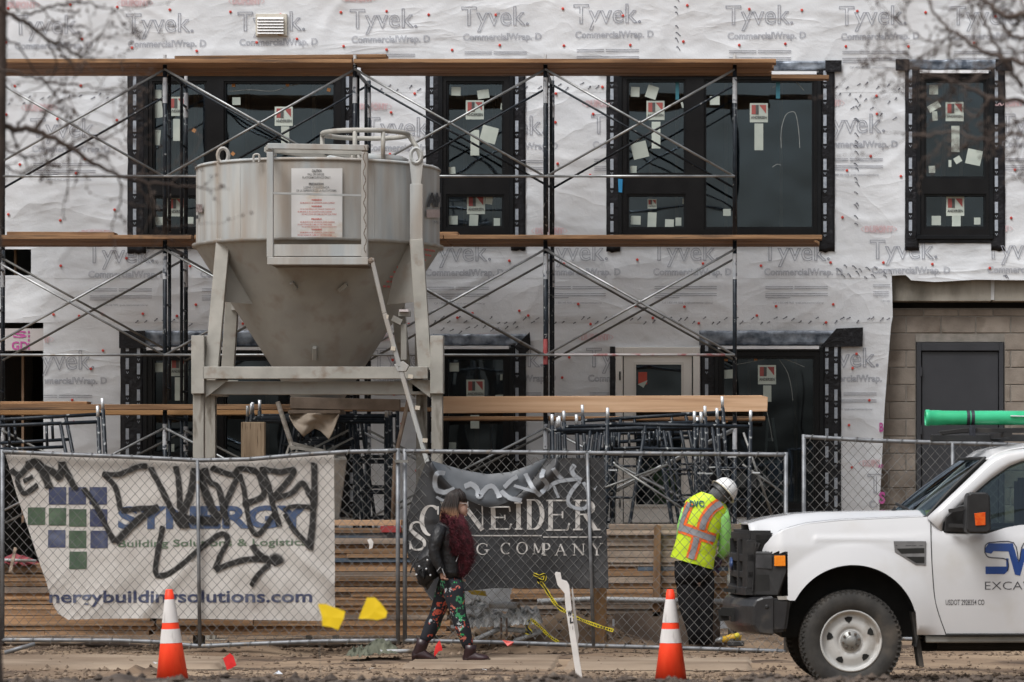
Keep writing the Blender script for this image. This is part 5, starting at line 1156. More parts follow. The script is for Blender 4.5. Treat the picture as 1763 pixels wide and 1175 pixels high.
# cordless impact tool on the ground
dd_ = 35.5
dl = thing('cordless_drill', 'yellow and black cordless drill lying on the dirt by the bumper', 'drill', tuple(P(1255, 1110, dd_)))
yel = mat('tool yellow', (.50, .30, .02), (.6, .38, .03), 6, .5); tb = mat('tool black', (.02, .02, .02), (.04, .04, .04), 6, .5)
MB().tube([P(1243, 1102, dd_), P(1262, 1098, dd_), P(1276, 1100, dd_)], [.03, .042, .038], 12).build('motor_housing', yel, dl, smooth=True)
MB().tube([P(1231, 1104, dd_), P(1236, 1103, dd_), P(1245, 1101, dd_)], [.010, .024, .032], 10).build('chuck', galv, dl, smooth=True)
MB().bar(P(1262, 1101, dd_), P(1258, 1110, dd_ - .1), .05, .05).pbox(1252, 1104, 1281, 1113, dd_ - .12, .09).build('battery', tb, dl, bev=.008)
single(MB().ball(P(1269, 1095, dd_ - .05), (.03, .03, .03), 8, 6), 'tape_measure', cau, 'small yellow tape roll sitting on the drill', 'tape roll', tuple(P(1269, 1098, dd_)))

# ------------------------------------------------------------------ walking woman
DW = 34.5
def Wp(x, y, dy=0.): p = P(x, y, DW); p.y += dy; return p
skin = mat('skin', (.42, .25, .19), (.50, .31, .24), 6, .5)
leather = mat('black leather', (.007, .007, .008), (.014, .014, .016), 5, .5, .03, 9, spec=.4)
hair_m = mat('hair', (.008, .005, .004), (.022, .012, .009), 9, .6, stretch=(8, 8, 1))
def add_tips(m, z0, z1, col):     # bleached ends
    t = m.node_tree; n = t.nodes; L = t.links.new; b = n['Principled BSDF']; src = b.inputs['Base Color'].links[0].from_socket
    g = n.new('ShaderNodeNewGeometry'); s_ = n.new('ShaderNodeSeparateXYZ'); L(g.outputs['Position'], s_.inputs[0]); mr = n.new('ShaderNodeMapRange'); mr.inputs[1].default_value = z0; mr.inputs[2].default_value = z1; L(s_.outputs['Z'], mr.inputs[0])
    mx = n.new('ShaderNodeMix'); mx.data_type = 'RGBA'; L(mr.outputs[0], mx.inputs[0]); mx.inputs[6].default_value = (*col, 1); L(src, mx.inputs[7]); L(mx.outputs[2], b.inputs['Base Color'])
add_tips(hair_m, Z(896, DW), Z(872, DW), (.40, .21, .11))
def skinned(joints, edges, root, name, m, parent, sub=2):
    ks = list(joints); me = bpy.data.meshes.new(name); me.from_pydata([tuple(joints[k][0]) for k in ks], [(ks.index(a), ks.index(b)) for a, b in edges], [])
    ob = bpy.data.objects.new('tmp', me); C.objects.link(ob); md = ob.modifiers.new('s', 'SKIN')
    me.attributes  # layer added by the modifier needs a skin vertex layer
    bm = bmesh.new(); bm.from_mesh(me); ly = bm.verts.layers.skin.verify(); bm.verts.ensure_lookup_table()
    for i_, k in enumerate(ks): bm.verts[i_][ly].radius = joints[k][1]; bm.verts[i_][ly].use_root = (k == root)
    bm.to_mesh(me); bm.free(); s2 = ob.modifiers.new('b', 'SUBSURF'); s2.levels = sub; s2.render_levels = sub
    dg = bpy.context.evaluated_depsgraph_get(); dg.update(); m2 = bpy.data.meshes.new_from_object(ob.evaluated_get(dg)); bpy.data.objects.remove(ob)
    mb = MB(); mb.add([v.co.copy() for v in m2.vertices], [tuple(p.vertices) for p in m2.polygons]); bpy.data.meshes.remove(m2)
    return mb
def hand(mb, wrist, down, palm_n, s_=1., curl=.5):
    """palm and five curled fingers added to a figure's mesh"""
    d = down.normalized(); n = palm_n.normalized(); a = d.cross(n).normalized()
    mb.loft([(wrist, .026 * s_, .020 * s_), (wrist + d * .035 * s_, .036 * s_, .016 * s_), (wrist + d * .085 * s_, .040 * s_, .014 * s_), (wrist + d * .095 * s_, .034 * s_, .011 * s_)], 10)
    for k, (o, l) in enumerate(((-.030, .062), (-.010, .075), (.010, .070), (.029, .055))):
        b = wrist + d * .085 * s_ + a * o * s_; p1 = b + (d * (1 - curl * .4) + n * curl * .6).normalized() * l * .45 * s_; p2 = p1 + (d * (1 - curl) + n * curl * 1.2).normalized() * l * .35 * s_; p3 = p2 + (d * (1 - curl * 1.6) + n * curl * 1.4).normalized() * l * .25 * s_
        mb.tube([b, p1, p2, p3], [.009 * s_, .0085 * s_, .008 * s_, .006 * s_], 6)
    b = wrist + d * .03 * s_ - a * .03 * s_; mb.tube([b, b + (d - a * .8 + n * .4).normalized() * .035 * s_, b + (d - a * .3 + n * .8).normalized() * .06 * s_], [.011 * s_, .010 * s_, .007 * s_], 6)
wm = thing('person', 'woman in black leather jacket and fluffy dark red scarf walking right past the fence', 'person', (X(778, DW), DW, .03))
J = {'pel': (Wp(776, 1003), .10), 'sp1': (Wp(774, 975), .095), 'sp2': (Wp(771, 940), .10), 'ch': (Wp(770, 915), .095), 'nk': (Wp(779, 897), .048), 'hd': (Wp(786, 880), .050),
 'shn': (Wp(762, 910, -.15), .055), 'eln': (Wp(751, 950, -.19), .042), 'wrn': (Wp(763, 982, -.20), .030), 'shf': (Wp(768, 910, .15), .055), 'elf': (Wp(772, 950, .19), .042), 'wrf': (Wp(785, 980, .17), .030),
 'hn': (Wp(781, 1010, -.08), .085), 'kn': (Wp(793, 1067, -.09), .060), 'an': (Wp(808, 1118, -.09), .042), 'hf': (Wp(770, 1010, .08), .085), 'kf': (Wp(750, 1064, .09), .058), 'af': (Wp(727, 1110, .09), .042)}
E = [('pel','sp1'),('sp1','sp2'),('sp2','ch'),('ch','nk'),('nk','hd'),('ch','shn'),('shn','eln'),('eln','wrn'),('ch','shf'),('shf','elf'),('elf','wrf'),('pel','hn'),('hn','kn'),('kn','an'),('pel','hf'),('hf','kf'),('kf','af')]
J = {k: (v[0], (v[1] * .8, v[1] * .8)) for k, v in J.items()}
bd = skinned(J, E, 'pel', 'body', skin, wm)
hdM = Matrix.Rotation(R(6), 4, 'Y')
bd.ball(Wp(787, 865), (.088, .072, .108), 20, 14, hdM)                       # skull
bd.ball(Wp(794, 877), (.060, .055, .072), 16, 10, Matrix.Rotation(R(-10), 4, 'Y'))  # jaw
bd.add([Wp(802.5, 864, -.006), Wp(802.5, 864, .006), Wp(806.5, 874.5, 0), Wp(802, 875.5, -.014), Wp(802, 875.5, .014)], [(0, 2, 1), (0, 3, 2), (1, 2, 4), (2, 3, 4), (0, 1, 4), (0, 4, 3)])
bd.ball(Wp(803.4, 880), (.008, .020, .006), 8, 6); bd.ball(Wp(803.2, 882.4), (.009, .018, .006), 8, 6); bd.ball(Wp(801.5, 887), (.014, .02, .014), 8, 6)
hand(bd, Wp(764, 984, -.21), Vector((.25, 0, -1)), Vector((1, .3, 0)), .7, .9); hand(bd, Wp(786, 983, .17), Vector((.3, 0, -1)), Vector((1, -.3, 0)), .85, .6)
body = bd.build('body', skin, wm, smooth=True)
MB().ball(Wp(801.2, 868, -.032), (.007, .014, .007), 8, 6).ball(Wp(801.2, 868, .032), (.007, .014, .007), 8, 6).build('eye', mat('eye', (.05, .03, .02), (.08, .05, .04), 3, .3), wm, smooth=True)
MB().ball(Wp(804.2, 881.2), (.006, .019, .004), 8, 6).build('lips', mat('lips', (.35, .08, .08), (.4, .1, .1), 3, .4), wm, smooth=True)
gm = mat('glasses frame', (.45, .42, .40), (.6, .57, .55), 3, .3, metal=.4)
mb = MB()
for s_ in (-1, 1):
    c = Wp(805.5, 868.5, s_ * .034); mb.tube([c + Vector((.0, .028 * math.cos(t), .024 * math.sin(t))) for t in [k * math.pi / 7 for k in range(14)]], .0026, 5, closed=True); mb.tube([c + Vector((0, s_ * .028, .005)), Wp(788, 866, s_ * .075)], .0024, 5)
mb.tube([Wp(805.5, 868, -.008), Wp(806, 867.5, 0), Wp(805.5, 868, .008)], .0026, 5); mb.build('glasses', gm, wm)
# hair: strands from the crown
hb = MB(); rh = random.Random(2)
for k in range(520):
    a = R(rh.uniform(-165, 165)); fr = abs(a) / math.pi      # a=0 at the back of the head
    dx, dy = -math.cos(a), math.sin(a); r0 = 1 + rh.uniform(-.05, .09)
    front = dx > .30
    c = Wp(786, 865); top = c + Vector((.012 + rh.uniform(-.02, .02), rh.uniform(-.012, .012), .118 * r0)); mid1 = c + Vector((dx * .072 * r0, dy * .062 * r0, .088)); mid = c + Vector((dx * .102 * r0, dy * .084 * r0, .02 + rh.uniform(-.01, .01)))
    if front:
        end = c + Vector((dx * .100, dy * .080, .010 + rh.uniform(-.012, .02))); hb.tube(smooth([top, mid1, end], 3), [.005] * 6 + [.0015], 4); continue
    sx = dx * .128 * r0 if dx < .1 else dx * .085; low = c + Vector((sx - .008, dy * .10 * r0, -.06)); end = c + Vector((sx * 1.02 - .004 + rh.uniform(-.02, .015), dy * .115 * r0 + rh.uniform(-.01, .01), rh.uniform(-.215, -.14)))
    hb.tube(smooth([top, mid1, mid, low, end], 3), [.0055] * 9 + [.005, .0045, .004, .002], 4)
hb.build('hair', hair_m, wm, smooth=True)
# jacket
jk = MB()
jk.loft([(Wp(776, 994), .118, .165), (Wp(775, 984), .128, .172), (Wp(774, 962), .126, .165), (Wp(772, 940), .128, .172), (Wp(770, 920), .125, .185), (Wp(769, 907), .105, .175), (Wp(773, 899), .075, .12), (Wp(779, 893), .06, .07)], 24)
for s_, pts in ((-1, (((762, 907, -.155), .060), ((757, 922, -.19), .068), ((752, 940, -.205), .060), ((750, 952, -.215), .057), ((755, 966, -.22), .052), ((761, 978, -.215), .046), ((764, 985, -.21), .042))), (1, (((766, 907, .155), .060), ((768, 925, .19), .064), ((771, 948, .205), .056), ((778, 966, .2), .05), ((785, 981, .18), .042)))):
    jk.loft([(Wp(x, y, dy), r_ * .95, r_ * .9) for (x, y, dy), r_ in pts], 14)
for v in jk.v: v += Vector((nz(v.x * 16, v.y * 16, v.z * 30), nz(v.x * 14, v.y * 20, v.z * 30 + 9), 0)) * .010
jacket = jk.build('jacket', leather, wm, smooth=True)
MB().tube(smooth([Wp(793, 951, -.125), Wp(789, 962, -.13), Wp(783, 975, -.14), Wp(778, 985, -.15)], 4), .004, 5).build('zip', silver_pin, jacket)
MB().tube([Wp(765, 978, -.262), Wp(769, 990, -.255)], .004, 5).tube([Wp(756, 1003 - 20, -.262), Wp(762, 976, -.265)], .003, 5).build('zip', silver_pin, jacket)
MB().lathe([(.0, 0)] * 0 + [(.044, 0), (.047, .02)], tuple(Wp(764, 986, -.21)), 12, cap=False).build('cuff', leather, jacket)
# trousers, printed
def print_mat():
    m = bpy.data.materials.new('printed trousers'); m.use_nodes = True; t = m.node_tree; n = t.nodes; L = t.links.new; b = n['Principled BSDF']; b.inputs['Roughness'].default_value = .85
    tc = n.new('ShaderNodeTexCoord'); ns = n.new('ShaderNodeTexNoise'); ns.inputs['Scale'].default_value = 26; L(tc.outputs['Object'], ns.inputs[0])
    mxv = n.new('ShaderNodeMix'); mxv.data_type = 'RGBA'; mxv.inputs[0].default_value = .12; L(tc.outputs['Object'], mxv.inputs[6]); L(ns.outputs['Color'], mxv.inputs[7])
    v1 = n.new('ShaderNodeTexVoronoi'); v1.inputs['Scale'].default_value = 12; L(mxv.outputs[2], v1.inputs['Vector'])
    sp = n.new('ShaderNodeSeparateColor'); L(v1.outputs['Color'], sp.inputs[0])
    r1 = n.new('ShaderNodeValToRGB'); r1.color_ramp.interpolation = 'CONSTANT'; L(sp.outputs[0], r1.inputs[0]); els = r1.color_ramp.elements
    els[0].color = (.02, .30, .09, 1); els[1].position = .24; els[1].color = (.42, .07, .04, 1)
    for p_, c_ in ((.45, (.38, .42, .44, 1)), (.62, (.04, .22, .10, 1)), (.8, (.50, .14, .10, 1))): e = els.new(p_); e.color = c_
    n2 = n.new('ShaderNodeTexNoise'); n2.inputs['Scale'].default_value = 9; n2.inputs['Detail'].default_value = 2; L(tc.outputs['Object'], n2.inputs[0])
    n3 = n.new('ShaderNodeTexNoise'); n3.inputs['Scale'].default_value = 34; n3.inputs['Detail'].default_value = 2; L(tc.outputs['Object'], n3.inputs[0])
    a1 = n.new('ShaderNodeMath'); a1.operation = 'GREATER_THAN'; a1.inputs[1].default_value = .50; L(n2.outputs[0], a1.inputs[0])
    a2 = n.new('ShaderNodeMath'); a2.operation = 'GREATER_THAN'; a2.inputs[1].default_value = .49; L(n3.outputs[0], a2.inputs[0])
    a3 = n.new('ShaderNodeMath'); a3.operation = 'LESS_THAN'; a3.inputs[1].default_value = .62; L(v1.outputs['Distance'], a3.inputs[0])
    m1 = n.new('ShaderNodeMath'); m1.operation = 'MULTIPLY'; L(a1.outputs[0], m1.inputs[0]); L(a2.outputs[0], m1.inputs[1]); m2 = n.new('ShaderNodeMath'); m2.operation = 'MULTIPLY'; L(m1.outputs[0], m2.inputs[0]); L(a3.outputs[0], m2.inputs[1])
    mx = n.new('ShaderNodeMix'); mx.data_type = 'RGBA'; L(m2.outputs[0], mx.inputs[0]); mx.inputs[6].default_value = (.008, .010, .016, 1); L(r1.outputs[0], mx.inputs[7]); L(mx.outputs[2], b.inputs['Base Color']); return m
tr = MB()
tr.loft([(Wp(775, 990), .100, .145), (Wp(777, 1004), .115, .165), (Wp(777, 1018), .110, .16)], 20)
tr.loft([(Wp(779, 1000, -.07), .095, .085), (Wp(782, 1020, -.08), .100, .09), (Wp(788, 1045, -.085), .082, .08), (Wp(793, 1065, -.09), .072, .072), (Wp(796, 1075, -.09), .076, .07), (Wp(802, 1095, -.09), .068, .064), (Wp(805, 1106, -.09), .056, .054), (Wp(808, 1114, -.09), .044, .045)], 16)
tr.loft([(Wp(772, 1000, .07), .095, .085), (Wp(765, 1022, .08), .098, .09), (Wp(756, 1045, .085), .080, .08), (Wp(748, 1064, .09), .072, .07), (Wp(743, 1076, .09), .074, .07), (Wp(735, 1094, .09), .066, .062), (Wp(731, 1100, .09), .054, .052), (Wp(728, 1106, .09), .042, .044)], 16)
for v in tr.v: v += Vector((nz(v.x * 14, v.y * 14, v.z * 18), nz(v.x * 14 + 5, v.y * 16, v.z * 20), 0)) * .014
tr.build('trousers', print_mat(), wm, smooth=True)
boot_m = mat('boot leather', (.016, .006, .008), (.032, .012, .015), 8, .35, .001, 60); sole_m = mat('boot sole', (.045, .032, .022), (.075, .052, .036), 5, .7)
def boot(ankle, heel, ang, dy):
    b = thing_e = bpy.data.objects.new('boot', None); 
    C.objects.link(b); b.parent = wm; b.location = Vector(Wp(*heel, dy)) - Vector(wm.location); b.rotation_euler = (0, R(-ang), 0)
    u = MB(); secs = []
    for x, zt_, zb_, w_ in ((-.012, .11, .022, .030), (.02, .15, .02, .040), (.06, .165, .02, .044), (.10, .145, .02, .044), (.14, .11, .02, .047), (.18, .090, .02, .050), (.215, .074, .02, .044), (.235, .050, .022, .024)):
        zc_ = (zt_ + zb_) / 2; secs.append([Vector((x, w_ * math.cos(t) * (1 if math.sin(t) < .2 else .82), zc_ + (zt_ - zb_) / 2 * math.sin(t))) for t in [2 * math.pi * k / 16 for k in range(16)]])
    u.rings(secs); an = Matrix.Rotation(R(ang), 3, 'Y') @ (Wp(*ankle, dy) - Wp(*heel, dy))
    u.loft([((.045, 0, .05), .050, .042), ((.042, 0, .10), .048, .042), (tuple(an * .75 + Vector((.01, 0, 0))), .058, .052), (tuple(an), .064, .058)], 16)
    me_ = u.build('boot_upper', boot_m, b, smooth=True, world=False)
    s_ = MB(); pts = [(-.018, 0), (-.005, .038), (.06, .042), (.14, .046), (.20, .048), (.235, .034), (.246, 0)]; poly = [Vector((x, y, 0)) for x, y in pts] + [Vector((x, -y, 0)) for x, y in pts[-2:0:-1]]
    s_.prism(poly, (0, 0, .034)); s_.build('sole', sole_m, b, world=False, bev=.004)
    l = MB()
    for k in range(5): l.tube([(.085 + .012 * k, -.034, .125 - .012 * k), (.09 + .012 * k, 0, .136 - .013 * k), (.085 + .012 * k, .034, .125 - .012 * k)], .003, 4)
    l.build('laces', blk, b, world=False)
boot((811, 1110), (804, 1149.5), 14, -.09); boot((727, 1102), (710, 1143), 0, .09)
# scarf: fluffy
sf = MB(); fur = mat('scarf fur', (.026, .003, .006), (.085, .008, .016), 22, .9)
parts_ = [[(Wp(760, 895), .07, .10), (Wp(768, 897), .10, .14), (Wp(782, 898), .10, .13), (Wp(794, 900), .07, .09)], [(Wp(784, 893, -.03), .09, .10), (Wp(790, 910, -.06), .095, .09), (Wp(797, 930, -.07), .095, .085), (Wp(801, 950, -.07), .085, .08), (Wp(800, 968, -.07), .075, .07), (Wp(795, 984, -.07), .055, .05), (Wp(791, 992, -.07), .02, .02)], [(Wp(775, 897, -.08), .07, .07), (Wp(779, 915, -.12), .075, .05), (Wp(784, 935, -.13), .07, .05), (Wp(790, 955, -.12), .05, .04)]]
for q in parts_: sf.loft(q, 18)
for q in parts_:
    for k in range(2200):
        i_ = rh.randrange(len(q) - 1); t = rh.random(); c = q[i_][0].lerp(q[i_ + 1][0], t); rx = lerp(q[i_][1], q[i_ + 1][1], t); ry = lerp(q[i_][2], q[i_ + 1][2], t); a = rh.uniform(0, 2 * math.pi)
        hz = q is parts_[0]
        n_ = Vector((0, math.cos(a), math.sin(a))) if hz else Vector((math.cos(a), math.sin(a), 0)); b = c + Vector((n_.x * rx, n_.y * ry, n_.z * rx)); dr = (n_ + Vector((rh.uniform(-.6, .6), rh.uniform(-.6, .6), rh.uniform(-1.1, .3)))).normalized(); l_ = rh.uniform(.02, .055); s_ = dr.orthogonal().normalized() * .003; s2 = dr.cross(s_).normalized() * .003
        sf.add([b - dr * .01 + s_, b - dr * .01 - s_, b - dr * .01 + s2, b + dr * l_ + Vector((0, 0, -.006))], [(0, 1, 3), (1, 2, 3), (2, 0, 3)])
for v in sf.v[:0]: pass
sf.build('scarf', fur, wm, smooth=False)
# backpack worn low on her back
bpk = thing('backpack', 'small black studded leather backpack carried on the walking woman\'s back', 'backpack', tuple(Wp(737, 975)))
b_ = MB().loft([(Wp(742, 1003, -.02), .07, .10), (Wp(738, 1000, -.02), .10, .14), (Wp(736, 985, -.02), .115, .15), (Wp(739, 965, -.02), .105, .145), (Wp(745, 948, -.02), .075, .12), (Wp(749, 943, -.02), .04, .07)], 18)
for v in b_.v: v += Vector((nz(v.x * 11, v.y * 11, v.z * 11), 0, nz(v.x * 11 + 3, v.y * 9, v.z * 11))) * .03
b_.build('bag', leather, bpk, smooth=True)
MB().loft([(Wp(724, 988, -.16), .04, .03), (Wp(732, 988, -.17), .06, .03), (Wp(740, 985, -.165), .04, .025)], 12).prism([Wp(716, 968, -.15), Wp(738, 956, -.165), Wp(744, 972, -.17), Wp(722, 984, -.16)], (0, .02, 0)).build('flap', leather, bpk, bev=.004)
mb = MB()
for x, y in ((725, 975), (739, 964), (720, 989), (737, 979), (744, 990)): mb.ball(Wp(x, y, -.19), .010, 8, 5)
mb.build('stud', silver_pin, bpk)
MB().tube(smooth([Wp(752, 905, -.13), Wp(744, 925, -.15), Wp(741, 945, -.13)], 5), .011, 6).tube(smooth([Wp(722, 955, -.05), Wp(712, 975, -.1), Wp(708, 986, -.1)], 4), .008, 6).tube([Wp(735, 1002, -.1), Wp(737, 1016, -.1)], .006, 5).build('strap', leather, bpk, smooth=True)

# ------------------------------------------------------------------ worker
DK = 36.0
def Kp(x, y, dy=0.): p = P(x, y, DK); p.y += dy; return p
wk = thing('person', 'worker in yellow safety vest and white hard hat bending away behind the fence', 'person', tuple(Kp(1203, 1118)))
J = {'pel': (Kp(1194, 990), .12), 'sp': (Kp(1199, 940), .12), 'ch': (Kp(1212, 890), .12), 'nk': (Kp(1232, 860), .06), 'hd': (Kp(1246, 848), .075), 'sl': (Kp(1184, 883, .02), .065), 'ell': (Kp(1172, 935, .18), .05), 'wl': (Kp(1195, 962, .35), .035), 'sr': (Kp(1245, 888, .0), .065), 'elr': (Kp(1249, 935, .05), .05), 'wr': (Kp(1241, 960, .14), .035),
 'hl': (Kp(1183, 1000), .10), 'kl': (Kp(1189, 1050), .075), 'al': (Kp(1196, 1104), .05), 'fl': (Kp(1193, 1114, .12), .04), 'hr': (Kp(1207, 1000), .10), 'kr': (Kp(1213, 1050), .075), 'ar': (Kp(1213, 1104), .05), 'fr': (Kp(1218, 1114, .12), .04)}
J = {k: (v[0], (v[1] * .85, v[1] * .85)) for k, v in J.items()}
E = [('pel','sp'),('sp','ch'),('ch','nk'),('nk','hd'),('ch','sl'),('sl','ell'),('ell','wl'),('ch','sr'),('sr','elr'),('elr','wr'),('pel','hl'),('hl','kl'),('kl','al'),('al','fl'),('pel','hr'),('hr','kr'),('kr','ar'),('ar','fr')]
bd = skinned(J, E, 'pel', 'body', skin, wk)
HM = Matrix.Rotation(R(48), 4, 'Y') @ Matrix.Rotation(R(-20), 4, 'X')
hc = Kp(1248, 848); bd.ball(hc, (.08, .10, .12), 16, 12, HM); bd.build('body', skin, wk, smooth=True)
gv = mat('dark glove', (.03, .015, .04), (.06, .03, .07), 8, .7)
g = MB(); hand(g, Kp(1240, 960, .10), Vector((-.35, .1, -.6)), Vector((.6, -.2, -.6)), 1.15, .8); hand(g, Kp(1200, 963, .34), Vector((.9, 0, -.3)), Vector((0, -.3, -.9)), 1.1, .8); g.build('glove', gv, wk, smooth=True)
pk = MB(); wkp = mat('work trousers', (.006, .006, .007), (.015, .015, .017), 4, .9, .010, 10, spec=.2)
pk.loft([(Kp(1192, 965), .185, .13), (Kp(1193, 985), .195, .14), (Kp(1195, 1004), .185, .135)], 20)
pk.loft([(Kp(1184, 990, .0), .13, .12), (Kp(1185, 1015), .125, .115), (Kp(1188, 1045), .105, .10), (Kp(1191, 1060), .098, .095), (Kp(1196, 1085), .088, .09), (Kp(1200, 1108), .083, .085)], 16)
pk.loft([(Kp(1206, 990, .03), .125, .12), (Kp(1210, 1015, .03), .115, .115), (Kp(1211, 1045, .03), .10, .10), (Kp(1212, 1065, .03), .095, .095), (Kp(1212, 1085, .03), .088, .09), (Kp(1212, 1110, .03), .086, .088)], 16)
for v in pk.v: v += Vector((nz(v.x * 9, v.y * 9, v.z * 14), nz(v.x * 9 + 5, v.y * 12, v.z * 13), 0)) * .028
pk.build('trousers', wkp, wk, smooth=True)
for x, dy in ((1198, 0), (1216, .03)): MB().loft([(Kp(x, 1120, dy - .06), .04, .02), (Kp(x, 1113, dy - .05), .055, .05), (Kp(x, 1112, dy + .05), .055, .05), (Kp(x + 2, 1116, dy + .16), .05, .035), (Kp(x + 2, 1118, dy + .2), .03, .02)], 12).build('boot', boot_m if False else sole_m, wk, smooth=True)
slv_m = mat('sleeve', (.26, .62, .14), (.33, .72, .2), 4, .7, .005, 14)
sv = MB()
sv.loft([(Kp(1240, 880, .0), .075, .08), (Kp(1245, 893, .0), .078, .085), (Kp(1248, 915, .02), .068, .07), (Kp(1249, 935, .04), .066, .066), (Kp(1246, 948, .08), .058, .058), (Kp(1240, 960, .13), .04, .042)], 14)
sv.loft([(Kp(1186, 880, .02), .07, .08), (Kp(1177, 905, .08), .068, .07), (Kp(1172, 932, .17), .06, .06), (Kp(1185, 955, .28), .05, .05), (Kp(1197, 963, .34), .04, .04)], 14)
for v in sv.v: v += Vector((nz(v.x * 12, v.y * 12, v.z * 22), nz(v.x * 9, v.y * 12, v.z * 20), 0)) * .016
sv.build('shirt', slv_m, wk, smooth=True)
VS = [(0.0, 1225, 852, .10, .09), (.06, 1222, 862, .17, .115), (.16, 1217, 874, .215, .13), (.3, 1211, 892, .205, .14), (.5, 1203, 918, .195, .145), (.75, 1197, 945, .20, .15), (1., 1191, 970, .215, .155)]
def vq(v): return [interp([(a[0], a[k]) for a in VS], v) for k in (1, 2, 3, 4)]
def vest_pt(v, a, off=0.):
    cx_, cy_, rx, ry = vq(v); c = Kp(cx_, cy_); x = (rx + off) * math.cos(a); y = (ry + off) * math.sin(a)
    w_ = .012 * nz(x * 9, v * 7, 3) ; return c + Vector((x, y - w_, -.30 * x + w_))
vest = MB().grid(40, 24, lambda u, v: vest_pt(v, 2 * math.pi * u)).build('vest', mat('hi vis', (.52, .72, .01), (.64, .82, .03), 3, .6, .006, 12), wk, smooth=True)
def vest_px(px, py, off):     # nearest point of the vest's back on a photo position
    lo, hi = 0., 1.
    for _ in range(22):
        m_ = (lo + hi) / 2; cx_, cy_, rx, ry = vq(m_); x = max(-.97, min(.97, (X(px, DK) - X(cx_, DK)) / rx)); q = vest_pt(m_, -math.acos(x), off)
        if q.z > Z(py, DK): lo = m_
        else: hi = m_
    return q
hv_o = mat('hi vis orange', (.82, .12, .01), (.88, .16, .02), 4, .6); hv_s = mat('reflective tape', (.22, .22, .235), (.30, .30, .32), 8, .35)
for L, w1, w2 in ((((1166, 907), (1182, 911), (1200, 918), (1215, 924), (1229, 929)), .115, .062), (((1190, 866), (1184, 880), (1178, 896), (1175, 905)), .085, .040), (((1240, 866), (1226, 876), (1214, 893), (1208, 912)), .110, .058), (((1200, 925), (1196, 942), (1190, 962)), .105, .055)):
    for w_, m_, off in ((w1, hv_o, .006), (w2, hv_s, .010)):
        pp = [vest_px(p.x, p.z, off) for p in smooth([Vector((x, 0, y)) for x, y in L], 5)]; mb = MB()
        vs = []
        for i_, p in enumerate(pp):
            t = (pp[min(i_ + 1, len(pp) - 1)] - pp[max(i_ - 1, 0)]); s_ = Vector((-t.z, 0, t.x)).normalized() * w_ / 2
            for k in (-1, -.5, 0, .5, 1):
                q = p + s_ * k; Q = vest_px(CX + q.x * F / DK, CY - (q.z - EYE) * F / DK, off); vs.append(Q)
        mb.add(vs, [(i_ * 5 + k, i_ * 5 + 5 + k, i_ * 5 + 6 + k, i_ * 5 + 1 + k) for i_ in range(len(pp) - 1) for k in range(4)]); mb.build('reflective_band', m_, vest, smooth=True)
mb = MB()
for ch, x0, x1 in (('D', 1189, 1197), ('V', 1196, 1204), ('C', 1204, 1213)):
    put_text(mb, ch, lambda u, v: vest_px(lerp(x0, x1, u), lerp(872, 861, v) + 2 * u, .012), True, .04)
mb.build('vest_lettering', mat('green lettering', (.01, .10, .10), (.02, .13, .12), 5, .6), vest)
gt = mat('grey gaiter', (.09, .095, .10), (.15, .155, .16), 5, .9, .006, 30)
gg = MB().loft([(Kp(1228, 861), .075, .08), (Kp(1234, 856), .095, .10), (Kp(1241, 850), .105, .11), (Kp(1247, 844), .10, .108)], 18)
for v in gg.v: v += (v - Kp(1238, 852)).normalized() * .012 * math.sin((v.x * .77 + v.z * -.64) * 190)
gg.build('neck_gaiter', gt, wk, smooth=True)
ht = MB().lathe([(.134, -.004), (.130, .012), (.126, .04), (.112, .08), (.085, .112), (.05, .130), (.01, .137)], (0, 0, 0), 28)
for v in ht.v: v.z += .0
rid = MB().tube([(0, -.125, .035), (0, -.09, .10), (0, 0, .142), (0, .09, .10), (0, .125, .035)], .010, 6)
brim = MB(); ra = []; rb_ = []
for k in range(28):
    a = 2 * math.pi * k / 28; r1, r2 = .128, .150 + (.045 * max(0, math.sin(a)) ** 2); ra.append(Vector((r1 * math.cos(a), r1 * math.sin(a), .006))); rb_.append(Vector((r2 * math.cos(a), r2 * math.sin(a), -.006)))
brim.rings([ra, rb_, [p - Vector((0, 0, .006)) for p in rb_], [p - Vector((0, 0, .006)) for p in ra]], cap=False)
T_ = Matrix.Translation(Kp(1246, 846)) @ Matrix.Rotation(R(46), 4, 'Y') @ Matrix.Rotation(R(-14), 4, 'X')
for q in (ht, rid, brim): q.v = [T_ @ v for v in q.v]
hat_m = mat('hard hat', (.70, .70, .70), (.78, .78, .78), 3, .25, c3=(.55, .54, .5), s3=5, t3=(.6, .75))
hat = ht.build('hard_hat', hat_m, wk, smooth=True); rid.build('ridge', hat_m, hat, smooth=True); brim.build('brim', mat('brim', (.50, .44, .32), (.6, .55, .42), 4, .4), hat, smooth=True)
mb = MB().lathe([(.128, -.055), (.130, -.008)], (0, 0, 0), 24, cap=False); mb.v = [T_ @ v for v in mb.v]; mb.build('hat_band', tb, hat, smooth=True)
# upright pipe tool in his hand
tl = thing('breaker_tool', 'grey and brown upright tool pipe held by the worker beside the bumper', 'tool', tuple(Kp(1256, 1112, .12)))
MB().tube([Kp(1257, 955, .12), Kp(1257, 1112, .12)], .022, 10).build('shaft', mat('tool shaft', (.13, .12, .10), (.25, .24, .21), 6, .6, c3=(.2, .12, .05), s3=5), tl, smooth=True)
tg = mat('tool grip', (.2, .2, .18), (.3, .3, .28), 6, .6)
MB().tube([Kp(1240, 953, .12), Kp(1262, 955, .12)], .026, 10).build('handle', tg, tl, smooth=True); MB().tube([Kp(1257, 990, .12), Kp(1257, 1010, .12)], .034, 10).build('collar', tg, tl, smooth=True)

